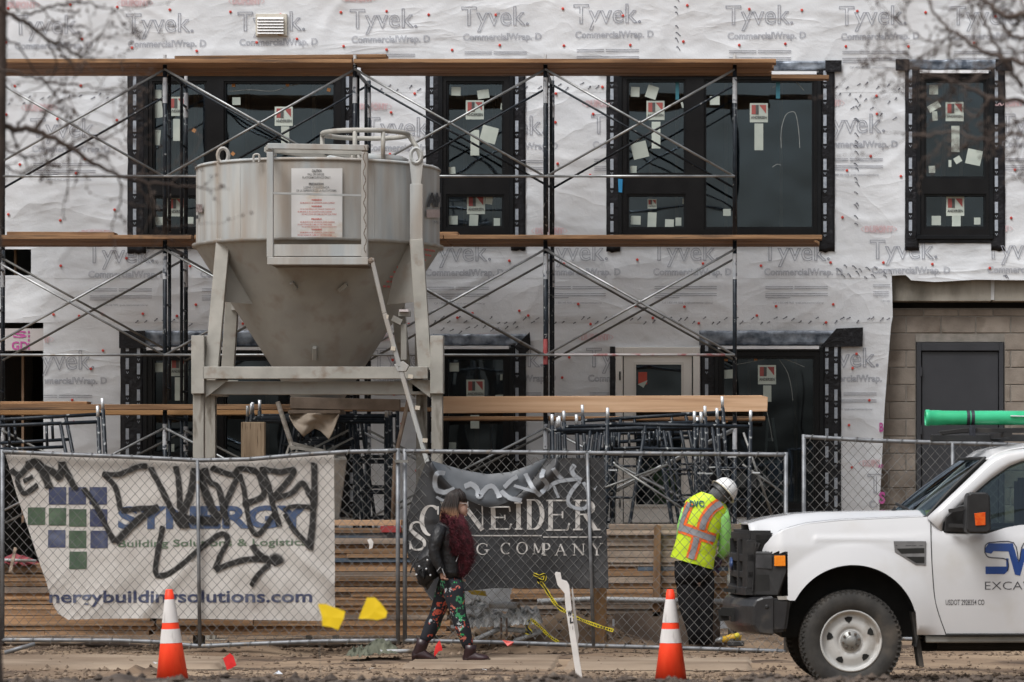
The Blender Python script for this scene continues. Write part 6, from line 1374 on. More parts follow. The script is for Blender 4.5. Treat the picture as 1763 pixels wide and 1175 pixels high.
# ------------------------------------------------------------------ pickup truck
DT = 30.1; ST = 206.0
def T(px, py, ly=0.): return Vector(((px - 1466) / ST, ly, EYE - (py - CY) / ST))
trk = thing('pickup_truck', 'white work pickup with company lettering on the door parked at the right', 'truck', (X(1466, DT), DT, 0))
trk.rotation_euler = (0, 0, R(3.2))
TW = 1.96                                          # body width
paint = mat('white car paint', (.56, .565, .58), (.61, .615, .63), 1.2, .25, 0, coat=.6, c3=(.50, .485, .46), s3=2.5, t3=(.55, .85))
blkp = mat('black trim', (.009, .009, .010), (.017, .017, .018), 9, .55, .0006, 80, c3=(.06, .055, .05), s3=4, t3=(.6, .8))
under = mat('underbody', (.008, .008, .008), (.015, .015, .014), 6, .9)
rubber = mat('tyre rubber', (.020, .019, .018), (.045, .042, .038), 7, .8, .002, 40, c3=(.09, .075, .06), s3=4, t3=(.55, .75))
rimm = mat('rim paint', (.42, .42, .41), (.52, .515, .50), 5, .4, .0006, 40, c3=(.26, .23, .2), s3=6, t3=(.52, .72))
amber = mat('amber lens', (.75, .20, .01), (.8, .26, .02), 30, .2); tglass = glass_mat('car glass', (.50, .60, .57), 1.6, .02)
seam = mat('panel gap', (.02, .02, .02), (.03, .03, .03), 4, .8); chrome = mat('chrome', (.5, .5, .5), (.6, .6, .6), 4, .25, metal=.8)
def build(mb, n, m, p=trk, **k): return mb.build(n, m, p, world=False, **k)
AC, AR, AH = (1468, 1085), 112, 112
def z_bot(px):
    if px < 1352: return 1030
    b = 1094
    if abs(px - AC[0]) < AR: b = AC[1] - AH * math.sqrt(1 - ((px - AC[0]) / AR) ** 2)
    if 1352 <= px < 1368: b = min(b, lerp(1030, 1040, (px - 1352) / 16)) if b > 1030 else b
    return max(min(b, 1094), 960) if px > 1468 else max(min(b, 1034), 960)
ETOP = [(1312, 952), (1318, 938), (1330, 925), (1350, 913), (1390, 903), (1450, 897), (1540, 893), (1608, 890), (1623, 917), (1640, 919), (1700, 920), (1735, 909), (1763, 904), (1960, 903), (1975, 905), (2480, 906)]
def inset(px, py):
    v = (py - 990) / 100.; y = .045 * min(0, v) ** 2 * 1.2 + .03 * max(0, v) ** 2
    if px < 1350: y += .16 * ((1350 - px) / 40) ** 2
    if py < 940: y += .0009 * (940 - py)
    d = math.hypot((px - AC[0]) / AR, (py - AC[1]) / AH)
    if d < 1.35 and py < 1094: y -= .045 * max(0, 1 - (d - 1) / .34) ** 1 * (1 if d > 1.0 else 1)
    y -= .010 * math.exp(-((py - 928) / 5) ** 2) * (1 if px > 1400 else 0)
    return y
def side(near):
    cols = [1308 + k * 2. for k in range(26)] + [1360 + k * 4. for k in range(62)]; x = cols[-1]
    while x < 2480: x += 12; cols.append(x)
    mb = MB(); ny = 22; vs = []
    for px in cols:
        b, t = z_bot(px), interp(ETOP, px)
        if 2110 < px < 2345: b = min(b, 1085 - 110 * math.sqrt(max(0, 1 - ((px - 2227) / 117) ** 2)))
        for j in range(ny + 1):
            py = lerp(b, t, j / ny); y = inset(px, py); vs.append(T(px, py, y if near else TW - y))
    mb.add(vs, [(i * (ny + 1) + j, (i + 1) * (ny + 1) + j, (i + 1) * (ny + 1) + j + 1, i * (ny + 1) + j + 1) for i in range(len(cols) - 1) for j in range(ny)])
    if near: mb.f = [f for f in mb.f if not (sum(mb.v[i].x for i in f) / 4 < T(1355, 0).x and T(0, 1028).z < sum(mb.v[i].z for i in f) / 4 < T(0, 951).z)]; mb.mi = [0] * len(mb.f)
    return build(mb, 'side_panel', paint, smooth=True)
sp = side(True); side(False)
# hood
def hood(u, v):      # u along, v across
    px = lerp(1303, 1600, u); e = interp(ETOP, max(px, 1314)) - .5; c = interp([(1285, 915), (1300, 905), (1320, 898), (1340, 892.5), (1380, 886), (1420, 883), (1540, 881), (1600, 879)], px)
    s_ = min(1, math.sin(math.pi * v) * 2.2); s_ = s_ * s_ * (3 - 2 * s_); py = lerp(e, c, s_); y = lerp(.04 + inset(max(px, 1312), e), TW - .04 - inset(max(px, 1312), e), v)
    fwd = 17 * (1 - u) ** 3 * math.sin(math.pi * v) ** .6
    return T(px - fwd, py + (8 * (1 - s_) * (1 - u) ** 8), y)
build(MB().grid(60, 48, hood), 'hood', paint, smooth=True, solid=.01)
build(MB().tube([hood(u / 20, .025) + Vector((0, -.004, .003)) for u in range(0, 19)], .0035, 4), 'hood_gap', seam)
# door outline and handle-less near door, sill
build(MB().tube(smooth([T(1605, 893, inset(1605, 893) - .001), T(1604, 930, inset(1604, 930) - .001), T(1606, 985, inset(1606, 985) - .001), T(1612, 1040, inset(1612, 1040) - .001), T(1630, 1093, inset(1630, 1093) - .001)], 6), .0042, 5), 'door_gap', seam)
build(MB().tube([T(1630, 1093.5, .02), T(2080, 1094, .02)], .01, 6), 'door_gap', seam)
build(MB().tube([T(1962, 905, .06), T(1962, 1092, .03)], .008, 6), 'cab_gap', seam)
build(MB().box((T(1596, 0, 0).x, .06, T(0, 1108, 0).z), (T(2440, 0, 0).x, TW - .06, T(0, 1096, 0).z)), 'sill', mat('sill', (.2, .2, .19), (.3, .3, .28), 5, .7), bev=.01)
build(MB().box((T(1590, 0, 0).x, .35, T(0, 1125, 0).z), (T(2440, 0, 0).x, .5, T(0, 1105, 0).z)), 'chassis_rail', under)
build(MB().tube([T(1620, 1112, .3), T(1900, 1112, .3)], .05, 10), 'exhaust', under)
build(MB().box((T(1350, 0, 0).x, .32, T(0, 1100, 0).z), (T(2400, 0, 0).x, TW - .32, T(0, 960, 0).z)), 'underbody', under)
# wheel arch liners
for cx_ in (1468, 2227):
    mb = MB(); rr = []
    for y in (.03, .42): rr.append([T(cx_ + (AR + 3) * math.cos(a), AC[1] - (AH - 2) * math.sin(a), y) for a in [math.pi * k / 20 - .12 + .24 * (k / 20) * 0 for k in range(-1, 22)]])
    mb.rings(rr, cap=False, closed=False); build(mb, 'wheel_arch', under)
build(MB().prism([T(1572, 1055, .1), T(1580, 1055, .1), T(1594, 1150, .1), T(1586, 1150, .1)], (0, .28, 0)), 'mud_flap', rubber)
# wheels
def wheel(px, ly, flip=1, dual=False):
    c = T(px, 1109, 0); c.y = ly; c.z = .42
    o = bpy.data.objects.new('wheel', None); C.objects.link(o); o.parent = trk; o.location = c; s_ = flip
    def Yz(mb): mb.v = [Vector((v.x, -v.z * s_, v.y)) for v in mb.v]; return mb
    ty = MB().lathe([(.262, -.10), (.285, -.118), (.34, -.128), (.385, -.122), (.408, -.108), (.418, -.085), (.420, 0), (.418, .085), (.408, .108), (.385, .122), (.34, .128), (.285, .118), (.262, .10), (.250, .09)], (0, 0, 0), 64, cap=False); ty.v = [v * 1. for v in ty.v]
    build(Yz(ty), 'tyre', rubber, o, smooth=True)
    tb_ = MB(); n = 56
    for k in range(n):
        a = 2 * math.pi * k / n; M = Matrix.Rotation(a, 4, 'Z')
        for z0, z1, sh in ((-.105, -.055, .0), (-.045, -.005, .5), (.005, .045, 0), (.055, .105, .5)):
            tb_.box((.412, -.017, z0), (.428, .012, z1), Matrix.Rotation(a + sh * 2 * math.pi / n, 4, 'Z'))
        tb_.box((.385, -.008, .100), (.418, .010, .119), M)
        tb_.box((.385, -.008, -.119), (.418, .010, -.100), M)
    build(Yz(tb_), 'tread', rubber, o, kind='stuff')
    rm = MB().lathe([(.262, .098), (.252, .112), (.243, .098), (.236, .06), (.228, .045), (.205, .052), (.16, .070), (.120, .074), (.108, .062), (.100, .058), (.090, .066), (.002, .066)], (0, 0, 0), 60, cap=False)
    rm = build(Yz(rm), 'rim', rimm, o, smooth=True)
    hol = MB()
    for k in range(5):
        a = R(90 + 72 * k + 6); r0, r1 = .150, .208
        pts = [(r0, -.05), (r1, -.13), (r1, .13), (r0, .05)]; pts = [Vector((r * math.cos(a + t), r * math.sin(a + t), lerp(.0735, .054, (r - .15) / .058) + .0015)) for r, t in ((.150, 0), (.172, -.15), (.200, -.17), (.205, 0), (.200, .17), (.172, .15))]
        build(Yz(MB().prism(pts, (0, 0, .0015))), 'rim_opening', under, rm)
    hb_ = MB().lathe([(.088, .066), (.082, .078), (.05, .080), (.046, .098), (.036, .106), (.002, .107)], (0, 0, 0), 32, cap=False); build(Yz(hb_), 'hub', mat('hub', (.2, .2, .19), (.3, .3, .29), 8, .4, metal=.4), rm, smooth=True)
    lg = MB()
    for k in range(8):
        a = 2 * math.pi * k / 8 + .2; build(Yz(MB().lathe([(.0115, .074), (.0105, .094), (.003, .096)], (.068 * math.cos(a), .068 * math.sin(a), 0), 8)), 'lug_nut', mat('lug', (.06, .045, .035), (.10, .08, .065), 9, .6), rm)
    return o
wheel(1466, .135); wheel(1466, TW - .16, -1); wheel(2227, .135); wheel(2227, TW - .16, -1)
# front bumper
bump_m = mat('bumper plastic', (.016, .016, .018), (.028, .028, .030), 5, .38, .001, 60, c3=(.07, .062, .052), s3=5, t3=(.58, .75))
def plan(v, py0): # x of the nose at relative width v
    return 1 - abs(2 * v - 1) ** 3.2
def nose(px_c, px_e, v): return lerp(px_e, px_c, plan(v, 0))
mb = MB(); n = 40; secs = []
for k in range(n + 1):
    v = k / n; px = nose(1259, 1299, v); y = lerp(-.015, TW + .015, v)
    secs.append([T(px + 14, 1029, y), T(px + 3, 1033, y), T(px - 3, 1044, y), T(px - 2, 1076, y), T(px + 8, 1091, y), T(px + 34, 1094, y), T(px + 34, 1027, y)])
mb.rings(secs, closed=True); bmp = build(mb, 'bumper', bump_m, smooth=False, bev=.012)
build(MB().rings([[T(1300, 1029, -.012 + .0 * k), T(1300, 1091, -.012), T(1354, 1088, .01), T(1362, 1031, .01)] for k in range(1)] + [[T(1300, 1029, .06), T(1300, 1091, .06), T(1354, 1088, .06), T(1362, 1031, .06)]]), 'bumper_end', bump_m, bmp, bev=.03)
build(MB().box(tuple(T(1262, 1072, .30)), tuple(T(1268, 1052, .56))), 'bumper_opening', under, bmp)
build(MB().ball(T(1320, 1045, -.014), (.02, .008, .02), 10, 6), 'bumper_plug', blkp, bmp)
build(MB().bar(T(1244, 1055, .35), T(1280, 1058, .35), .07, .07, (0, 1, 0)).bar(T(1240, 1062, .35), T(1258, 1060, .35), .10, .03, (0, 1, 0)), 'tow_hook', under, bmp); build(MB().bar(T(1250, 1018, .45), T(1270, 1020, .45), .03, .05, (0, 1, 0)), 'hood_latch', under, bmp)
# grille shell
def gs(py0, py1, d0, d1, v0=.07, v1=.93, pc=1271, pe=1300):
    mb = MB(); secs = []
    for k in range(25):
        v = lerp(v0, v1, k / 24); px = nose(pc, pe, v); y = v * TW
        secs.append([T(px + d0, py0, y), T(px + d0, py1, y), T(px + d1, py1, y), T(px + d1, py0, y)])
    return mb.rings(secs)
gr = build(gs(922, 1024, 14, 40), 'grille', under)
build(gs(914, 934, 1, 46), 'grille_bar', blkp, gr, bev=.022); build(gs(1012, 1026, -4, 40), 'grille_bar', blkp, gr, bev=.005)
build(gs(955, 968, 0, 24), 'grille_bar', blkp, gr, bev=.004); build(gs(985, 996, 0, 24), 'grille_bar', blkp, gr, bev=.004)
for v0, v1 in ((.07, .125), (.875, .93), (.20, .225), (.775, .80)): build(gs(930, 1016, -2, 40, v0, v1), 'grille_bar', blkp, gr, bev=.003)
for y0 in range(938, 1012, 6): build(gs(y0, y0 + 1.5, 10, 20), 'mesh_bar', blkp, gr)
mb = MB().lathe([(.1, 0), (.092, .018), (.002, .024)], (0, 0, 0), 24); mb.v = [Vector((-v.z, v.x * 1.3, v.y * .62)) for v in mb.v]; o_ = build(mb, 'oval_badge', mat('badge blue', (.02, .04, .12), (.03, .06, .16), 4, .3), gr, smooth=True); o_.location = T(1271, 975, TW / 2)
# headlight housing on the near corner, amber marker
def corner(px, py, e=0.): return T(px, py, inset(max(px, 1308), py) - e + .012)
hl = build(MB().prism([T(1300, 950, .10), T(1349, 950, .02), T(1355, 954, .015), T(1356, 985, .012), T(1340, 1027, .015), T(1300, 1027, .10)], (0, .05, 0)), 'headlight', blkp, bev=.014)
build(MB().prism([T(1302, 956, .098), T(1329, 956, .042), T(1329, 980, .038), T(1302, 978, .095)], (0, -.004, 0)), 'lens', mat('lamp lens', (.03, .032, .035), (.06, .06, .065), 6, .08), hl)
build(MB().prism([T(1302, 990, .098), T(1324, 990, .05), T(1326, 1018, .05), T(1302, 1018, .098)], (0, -.004, 0)), 'lens', under, hl)
build(MB().prism([T(1333, 957, .024), T(1352, 957, .006), T(1352, 975, .004), T(1333, 975, .022)], (0, -.012, 0)), 'amber_marker', amber, hl, bev=.003)
build(MB().prism([T(1296, 925, .12), T(1312, 930, .10), T(1306, 948, .10), T(1303, 1025, .10), T(1290, 1025, .13)], (0, .12, 0)), 'grille_corner', blkp, gr, bev=.03)
build(MB().prism([T(1338, 1027, .02), T(1366, 1027, .02), T(1364, 1033, .02), T(1340, 1033, .02)], (0, .05, 0)), 'fender_lip', mat('lip', (.25, .23, .21), (.35, .33, .3), 5, .6))
# fender badge with the model letters
bg_ = build(MB().prism([T(1539, 932, inset(1560, 945) - .008), T(1595, 932, inset(1595, 945) - .008), T(1595, 974, inset(1595, 970) - .008), T(1577, 973, inset(1577, 970) - .008), T(1541, 951, inset(1541, 950) - .008)], (0, .012, 0)), 'fender_vent', mat('vent silver', (.16, .16, .165), (.24, .24, .245), 9, .35, metal=.3), bev=.003)
build(MB().prism([T(1544, 945, inset(1560, 945) - .011), T(1592, 944, inset(1592, 945) - .011), T(1592, 953, inset(1592, 950) - .011), T(1552, 954, inset(1552, 950) - .011)], (0, .003, 0)).prism([T(1560, 959, inset(1560, 960) - .0105), T(1592, 959, inset(1592, 960) - .0105), T(1592, 970, inset(1592, 968) - .0105), T(1578, 970, inset(1578, 968) - .0105)], (0, .003, 0)), 'vent_slot', under, bg_)
def side_text(s_, x0, y0, x1, y1, m, p, n, bold=0., off=.0025, filled=True, lw=.004, skew=0.):
    mb = MB(); put_text(mb, s_, lambda u, v: (lambda a, b: T(a, b, inset(a, b) - off))(lerp(x0, x1, u), lerp(y1, y0, v) + skew * u), filled, bold, lw); return build(mb, n, m, p)
side_text('F-250', 1542, 934.5, 1592, 940.5, blk, bg_, 'badge_lettering', .02, .013)
# door lettering
dblue = mat('door blue', (.010, .045, .20), (.014, .055, .23), 5, .35); dnv = mat('door outline', (.01, .012, .03), (.014, .016, .035), 5, .4)
def sflat(polys, off):
    mb = MB()
    for L in polys: mb.prism([T(x, y, inset(x, y) - off) for x, y in L], (0, .0012, 0))
    return mb
lg_ = build(sflat([[(1704, 936), (1746, 936), (1755, 968), (1762, 945), (1772, 945), (1758, 992), (1749, 990), (1738, 950), (1712, 949.5), (1708, 954), (1698, 952), (1698, 944)], [(1698, 976), (1734, 976), (1734, 962), (1738, 962), (1738, 982), (1731, 989), (1698, 989)]], .003), 'door_logo', dblue)
mb = MB()
for L in (((1698, 953), (1704, 960), (1728, 962), (1736, 966), (1738, 975), (1736, 984)), ((1704, 935), (1747, 935), (1756, 968), (1765, 936), (1800, 936)), ((1704, 935), (1698, 940), (1697, 953))):
    pts = smooth([Vector((x, 0, y)) for x, y in L], 4); mb.ribbon([T(p.x, p.z, inset(p.x, p.z) - .0046) for p in pts], .008)
build(mb, 'logo_outline', dnv, lg_)
side_text('EXCAVATION', 1697, 1002, 1858, 1016, mat('door grey', (.05, .05, .06), (.08, .08, .09), 5, .5), trk, 'door_lettering', -.01)
side_text('USDOT 2928354 CO', 1629, 1033, 1696, 1042.5, blk, trk, 'door_lettering', .004)
# cab: pillars, roof, glass
OUT = [(1598, 892), (1625, 868), (1660, 836), (1690, 808), (1706, 793), (1718, 784), (1740, 777), (1770, 773), (1830, 770), (1900, 771), (1940, 778), (1955, 800), (1962, 903)]
INN = [(1624, 917), (1626, 901), (1660, 868), (1690, 843), (1712, 825), (1728, 814), (1745, 803), (1768, 794), (1830, 790), (1895, 791), (1920, 800), (1935, 820), (1938, 903)]
def cab_y(py): return .06 + .17 * max(0, (905 - py) / 130) ** 1.1
for near in (True, False):
    f = (lambda p, e=0.: T(p[0], p[1], cab_y(p[1]) + e)) if near else (lambda p, e=0.: T(p[0], p[1], TW - cab_y(p[1]) - e))
    mb = MB(); vs = []
    for a, b in zip(OUT, INN):
        for t in (0, .33, .66, 1): q = (lerp(a[0], b[0], t), lerp(a[1], b[1], t)); vs.append(f(q, -.018 * math.sin(math.pi * t)))
    mb.add(vs, [(i * 4 + k, i * 4 + k + 1, i * 4 + 5 + k, i * 4 + 4 + k) for i in range(len(OUT) - 1) for k in range(3)]); build(mb, 'pillar', paint, smooth=True, solid=.012)
    build(MB().tube([f(p, .0) for p in INN], .009, 6), 'window_seal', blkp)
    mb = MB(); cen = f((1800, 870), .02); mb.add([cen] + [f(p, .02) for p in INN] , [(0, i + 1, i + 2) for i in range(len(INN) - 1)] + [(0, len(INN), 1)]); build(mb, 'side_window', tglass)
roofO = [(1712, 789), (1725, 781), (1745, 775), (1775, 770), (1830, 767), (1900, 769), (1942, 778)]
def roof(u, v):
    px = lerp(1706, 1942, u); py = interp([(1704, 792)] + roofO, px); y = lerp(cab_y(py) + .004, TW - cab_y(py) - .004, v); c = min(1, math.sin(math.pi * v) * 2); fw = 22 * math.sin(math.pi * v) * (1 - u) ** 4
    return T(px - fw, py - 7 * c * (min(1, u * 8 + .35)), y)
build(MB().grid(40, 30, roof), 'roof', paint, smooth=True, solid=.012)
def wsh(u, v, off=0.):   # windshield: u across, v up
    y0 = lerp(.12, TW - .12, u); y1 = lerp(.26, TW - .26, u); b = 1 - (2 * u - 1) ** 2
    px0, px1 = 1598 - 52 * b, 1704 - 24 * b; px = lerp(px0, px1, v) - 5 * math.sin(math.pi * v); py = lerp(893, 789, v) 
    return T(px, py + off, lerp(y0, y1, v))
build(MB().grid(24, 14, wsh), 'windshield', tglass, smooth=True)
e = [wsh(0, k / 12) for k in range(13)]; e2 = [wsh(1, k / 12) for k in range(13)]; tp_ = [wsh(k / 20, 1) for k in range(21)]; bt_ = [wsh(k / 20, 0) for k in range(21)]
build(MB().tube(e, .020, 6).tube(e2, .020, 6).tube(tp_, .016, 6).tube(bt_, .022, 6), 'windshield_seal', blkp)
build(MB().grid(24, 4, lambda u, v: hood(1, lerp(.06, .94, u)).lerp(wsh(u, 0), v) + Vector((0, 0, -.004))), 'cowl', blkp, smooth=True, solid=.01)
for a, b in (((1548, 880), (1600, 884)), ((1560, 862), (1600, 888))): build(MB().bar(T(a[0] - 2, a[1] + 6, .7), T(b[0] - 5, b[1] + 3, .35), .018, .02), 'wiper', blkp)
build(MB().prism([T(1541, 882, .4), T(1549, 872, .4), T(1554, 884, .4)], (0, .02, 0)), 'wiper_pivot', blkp); build(MB().ball(T(1462, 884, .35), (.012, .012, .008), 8, 5), 'washer_jet', blkp)
# interior: dash, wheel, seat
intm = mat('cab interior', (.03, .03, .03), (.06, .06, .058), 5, .8)
build(MB().box((T(1590, 0, 0).x, .14, T(0, 930, 0).z), (T(1640, 0, 0).x, TW - .14, T(0, 893, 0).z)), 'dashboard', intm, bev=.02)
build(MB().box((T(1770, 0, 0).x, .2, T(0, 1000, 0).z), (T(1830, 0, 0).x, .85, T(0, 822, 0).z)).box((T(1784, 0, 0).x, .4, T(0, 820, 0).z), (T(1808, 0, 0).x, .66, T(0, 795, 0).z)), 'seat', intm, bev=.03)
mb = MB().lathe([(.0, 0)] * 0 + [(.19, -.012), (.205, 0), (.19, .012), (.175, 0), (.19, -.012)], (0, 0, 0), 24, cap=False); M_ = Matrix.Translation(T(1690, 880, .5)) @ Matrix.Rotation(R(-68), 4, 'Y'); mb.v = [M_ @ v for v in mb.v]; build(mb, 'steering_wheel', blkp)
pm = mat('dash papers', (.45, .45, .36), (.55, .55, .5), 9, .6, c3=(.45, .5, .05), s3=8, t3=(.45, .5))
for x, y, yy in ((1610, 888, .4), (1622, 886, .75), (1605, 889, 1.1), (1630, 884, 1.4)): build(MB().bar(T(x, y, yy), T(x + 30, y - 6, yy + .1), .24, .01, (0, 0, 1)), 'dash_paper', pm)
build(MB().box(tuple(T(1690, 803, .9)), tuple(T(1694, 795, 1.1))), 'rear_view_mirror', blkp)
# mirror
mr_ = build(MB().prism([T(1627, 916, .03), T(1630, 890, .02), T(1650, 872, .02), T(1668, 868, .02), T(1668, 918, .03)], (0, .06, 0)), 'door_mirror', blkp, bev=.008)
M0 = [T(1660, 852, -.30), T(1666, 848, -.30), T(1692, 848, -.30), T(1698, 853, -.30), T(1700, 912, -.30), T(1694, 918, -.30), T(1662, 918, -.30), T(1657, 912, -.30)]
build(MB().prism(M0, (0, .27, 0)), 'mirror_head', blkp, mr_, bev=.014)
build(MB().bar(T(1635, 880, -.02), T(1664, 876, -.12), .035, .03).bar(T(1635, 905, -.02), T(1664, 906, -.12), .035, .03), 'mirror_arm', blkp, mr_)
build(MB().prism([T(1671, 884, -.303), T(1690, 882, -.303), T(1690, 904, -.303), T(1673, 905, -.303)], (0, -.006, 0)), 'mirror_marker', mat('red amber lens', (.62, .07, .01), (.72, .14, .02), 28, .2), mr_, bev=.002)
# bed and tail beyond the frame
build(MB().box((T(1968, 0, 0).x, .06, T(0, 1040, 0).z), (T(2476, 0, 0).x, TW - .06, T(0, 1020, 0).z)).box((T(2470, 0, 0).x, .05, T(0, 1094, 0).z), (T(2480, 0, 0).x, TW - .05, T(0, 908, 0).z)), 'truck_bed', paint)
build(MB().box((T(1962, 0, 0).x, .1, T(0, 1090, 0).z), (T(1968, 0, 0).x, TW - .1, T(0, 780, 0).z)), 'cab_back', paint)
# rack over the cab with the cantilevered nose
rk = build(MB().prism([T(1627, 741, .42), T(1672, 735, .42), T(2440, 734, .42), T(2440, 741, .42), T(1668, 744, .42), T(1634, 748, .42)], (0, .12, 0)), 'ladder_rack', blkp, bev=.006)
build(MB().bar(T(1634, 750, 1.35), T(2440, 748, 1.35), .12, .06), 'rack_rail', blkp, rk, bev=.005)
for x in (1740, 2000, 2400): build(MB().box((T(x, 0, 0).x, .35, T(0, 752, 0).z), (T(x + 14, 0, 0).x, 1.6, T(0, 743, 0).z)), 'rack_crossbar', blkp, rk)
for x in (1985, 2430):
    for y in (.16, TW - .16): build(MB().box((T(x, 0, 0).x, y - .04, T(0, 905, 0).z), (T(x + 12, 0, 0).x, y + .04, T(0, 745, 0).z)), 'rack_post', blkp, rk)
# green sewer pipe on the rack, a thing of its own
gp = thing('plastic_pipe', 'long bright green plastic pipe strapped on top of the pickup rack', 'pipe', (trk.location.x, trk.location.y, 0)); gp.rotation_euler = trk.rotation_euler
gm_ = mat('green pvc', (.03, .42, .19), (.05, .54, .27), 3, .3, c3=(.03, .30, .13), s3=7, t3=(.6, .75))
zz = (T(0, 717.5, 0).z); 
mb = MB(); rr = [(1604, .064), (1606, .067), (1611, .067), (1612, .062), (1626, .062), (1636, .058), (2440, .058)]
secs = [[T(x, 717.5, .46 + 0) + Vector((0, r_ * math.cos(t), r_ * math.sin(t))) for t in [2 * math.pi * k / 24 for k in range(24)]] for x, r_ in rr]
secs = [[p - Vector((0, .0, 0)) for p in q] for q in secs]
build(mb.rings(secs, cap=False), 'pipe_wall', gm_, gp, smooth=True, solid=.006)
sm_ = mat('black strap', (.01, .012, .02), (.03, .035, .05), 30, .6)
mb = MB()
for x in (1679, 1687):
    mb.rings([[T(x + dx, 717.5, .46) + Vector((0, .062 * math.cos(t), .062 * math.sin(t))) for t in [2 * math.pi * k / 20 for k in range(20)]] for dx in (-3, 3)], cap=False)
mb.bar(T(1683, 730, .40), T(1683, 748, .40), .03, .02).bar(T(1688, 730, .40), T(1689, 750, .40), .02, .02)
build(mb, 'strap', sm_, gp)
build(MB().bar(T(1752, 714, .39), T(1790, 715, .39), .02, .008), 'buckle', alu, gp)

# ------------------------------------------------------------------ bare street trees close to the camera
bark = mat('bark', (.055, .040, .034), (.10, .075, .062), 9, .9, .002, 60)
def tree(label, d0, trunk, limbs, seed, spur):
    rt = random.Random(seed); o = thing('bare_tree', label, 'tree', (trunk[0][0], trunk[0][1], 0))
    MB().tube(smooth([(x, y, z) for x, y, z, r_ in trunk], 4), [max(.01, interp([(i * 4, t[3]) for i, t in enumerate(trunk)], k)) for k in range((len(trunk) - 1) * 4 + 1)], 12).build('trunk', bark, o, smooth=True)
    def twig(mb, p, dr, l, r_, dep):
        n = 4; pts = [p]; q = p; dd = dr.normalized()
        for k in range(n):
            dd = (dd + Vector((rt.uniform(-.22, .22), rt.uniform(-.15, .15), rt.uniform(-.18, .26)))).normalized(); q = q + dd * l / n; pts.append(q)
            if dep > 0 and rt.random() < .38:
                sd_ = (dd + Vector((rt.uniform(-1, 1), rt.uniform(-.6, .6), rt.uniform(-1, 1))) * 1.1).normalized(); twig(mb, q, sd_, l * rt.uniform(.35, .65), r_ * .6, dep - 1)
            if rt.random() < .5: mb.ball(q + Vector((rt.uniform(-.006, .006), 0, rt.uniform(-.008, .008))), rt.uniform(.0035, .0065), 5, 4)
        mb.tube(pts, [lerp(r_, r_ * .35, k / n) for k in range(n + 1)], 5)
    for L, r0, r1, dy in limbs:
        base = smooth([P(x, y, d0 + dy + .04 * i) for i, (x, y) in enumerate(L)], 6); n = len(base); 
        for i, p in enumerate(base[1:-1]): p += Vector((rt.uniform(-1, 1), 0, rt.uniform(-1, 1))) * .006
        lb = MB().tube(base, [lerp(r0, r1, k / (n - 1)) * 1.05 for k in range(n)], 7).build('limb', bark, o, smooth=True)
        mb = MB()
        for i in range(2, n):
            if rt.random() < spur:
                t = (base[min(i + 1, n - 1)] - base[i - 1]).normalized(); s_ = rt.choice((-1, 1)); up = Vector((-t.z, 0, t.x)) * s_
                twig(mb, base[i], t * .5 + up * rt.uniform(.5, 1.1) + Vector((0, rt.uniform(-.4, .4), 0)), rt.uniform(.08, .24), lerp(r0, r1, i / n) * .36 + .0009, 2 if rt.random() < .25 else 1)
        twig(mb, base[-1], base[-1] - base[-3], .12, r1 * .8, 1)
        mb.build('twigs', bark, lb, kind='stuff')
    return o
d = 14.0
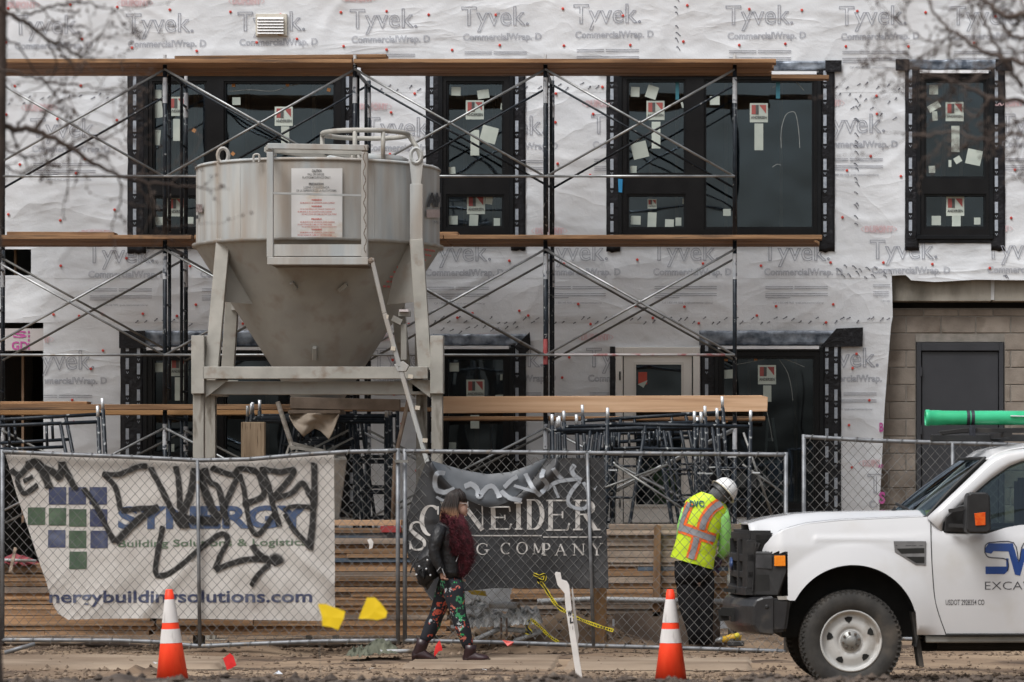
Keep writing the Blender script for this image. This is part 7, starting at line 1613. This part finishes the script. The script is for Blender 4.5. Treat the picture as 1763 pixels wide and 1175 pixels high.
tree('bare street tree, blurred, its budded branches reaching in from the upper left', d, [(X(-20, d), d, 0, .10), (X(-26, d), d, 1.2, .06), (X(-20, d), d, 2.3, .042), (X(-4, d), d, 3.2, .034), (X(0, d), d, 4.2, .024)],
 [([(-8, 205), (20, 222), (60, 224), (110, 250), (170, 285), (215, 305), (280, 318), (345, 324)], .015, .003, 0), ([(215, 305), (250, 300), (285, 290)], .004, .002, .1), ([(205, 300), (208, 340), (200, 370), (192, 398)], .004, .002, -.1), ([(236, 318), (258, 352), (282, 396)], .004, .002, .2),
  ([(-5, 10), (25, 30), (52, 45), (80, 68), (112, 82), (138, 98), (160, 72), (178, 55)], .010, .002, -.2), ([(40, 25), (70, 18), (105, 8), (150, 4), (190, 16), (238, 14)], .006, .002, .1), ([(80, 68), (96, 110), (84, 140), (40, 160)], .004, .002, .2), ([(-5, 120), (40, 128), (90, 142), (150, 148), (205, 160), (232, 150)], .006, .002, -.1), ([(60, 224), (90, 180), (140, 165), (215, 150)], .005, .002, 0), ([(-5, 250), (40, 270), (80, 262), (120, 232), (160, 190)], .005, .002, .3), ([(112, 250), (150, 235), (180, 240), (220, 215)], .004, .002, 0), ([(0, 280), (35, 300), (60, 290), (110, 300)], .004, .002, .1), ([(-5, 60), (30, 80), (60, 120), (95, 165)], .005, .002, .2), ([(-10, -10), (10, -20), (60, 5), (100, 45)], .008, .002, 0), ([(90, 70), (130, 120), (150, 100), (175, 58)], .004, .002, .3)], 5, .27)
d = 13.3
tree('bare street tree, blurred, its branches hanging in from the upper right corner', d, [(X(2000, d), d, 0, .13), (X(2010, d), d, 1.8, .10), (X(1970, d), d, 3.0, .08), (X(1900, d), d, 3.8, .05), (X(1840, d), d, 4.3, .03)],
 [([(1900, 20), (1800, 12), (1740, 30), (1700, 5), (1660, -20)], .016, .006, 0), ([(1860, 140), (1790, 122), (1740, 104), (1692, 88), (1652, 62), (1618, 36), (1596, -5)], .012, .004, -.1), ([(1870, 210), (1800, 190), (1763, 176), (1705, 168), (1660, 148), (1610, 132), (1570, 118)], .013, .003, .2), ([(1860, 240), (1800, 236), (1740, 232), (1690, 240), (1640, 226), (1590, 234), (1562, 230)], .007, .003, -.2),
  ([(1652, 62), (1615, 72), (1585, 66), (1560, 40)], .005, .002, .1), ([(1860, 70), (1800, 60), (1752, 66), (1720, 40), (1706, 10)], .011, .003, 0), ([(1760, 150), (1728, 100), (1704, 60), (1690, 20), (1680, -15)], .008, .003, .2), ([(1705, 168), (1680, 200), (1650, 190), (1612, 205)], .005, .002, 0), ([(1600, 130), (1550, 100), (1516, 82), (1500, 95)], .004, .0015, .3), ([(1565, 140), (1530, 120), (1505, 108)], .004, .0015, -.3), ([(1840, 300), (1775, 320), (1750, 290), (1726, 250)], .005, .002, 0), ([(1830, 100), (1776, 80), (1764, 20), (1750, -15)], .009, .004, .1), ([(1850, 175), (1770, 205), (1726, 215), (1716, 224)], .004, .002, -.2), ([(1640, 50), (1632, 90), (1650, 120), (1640, 160)], .004, .002, .2)], 9, .33)
# slender twig in focus at the right edge
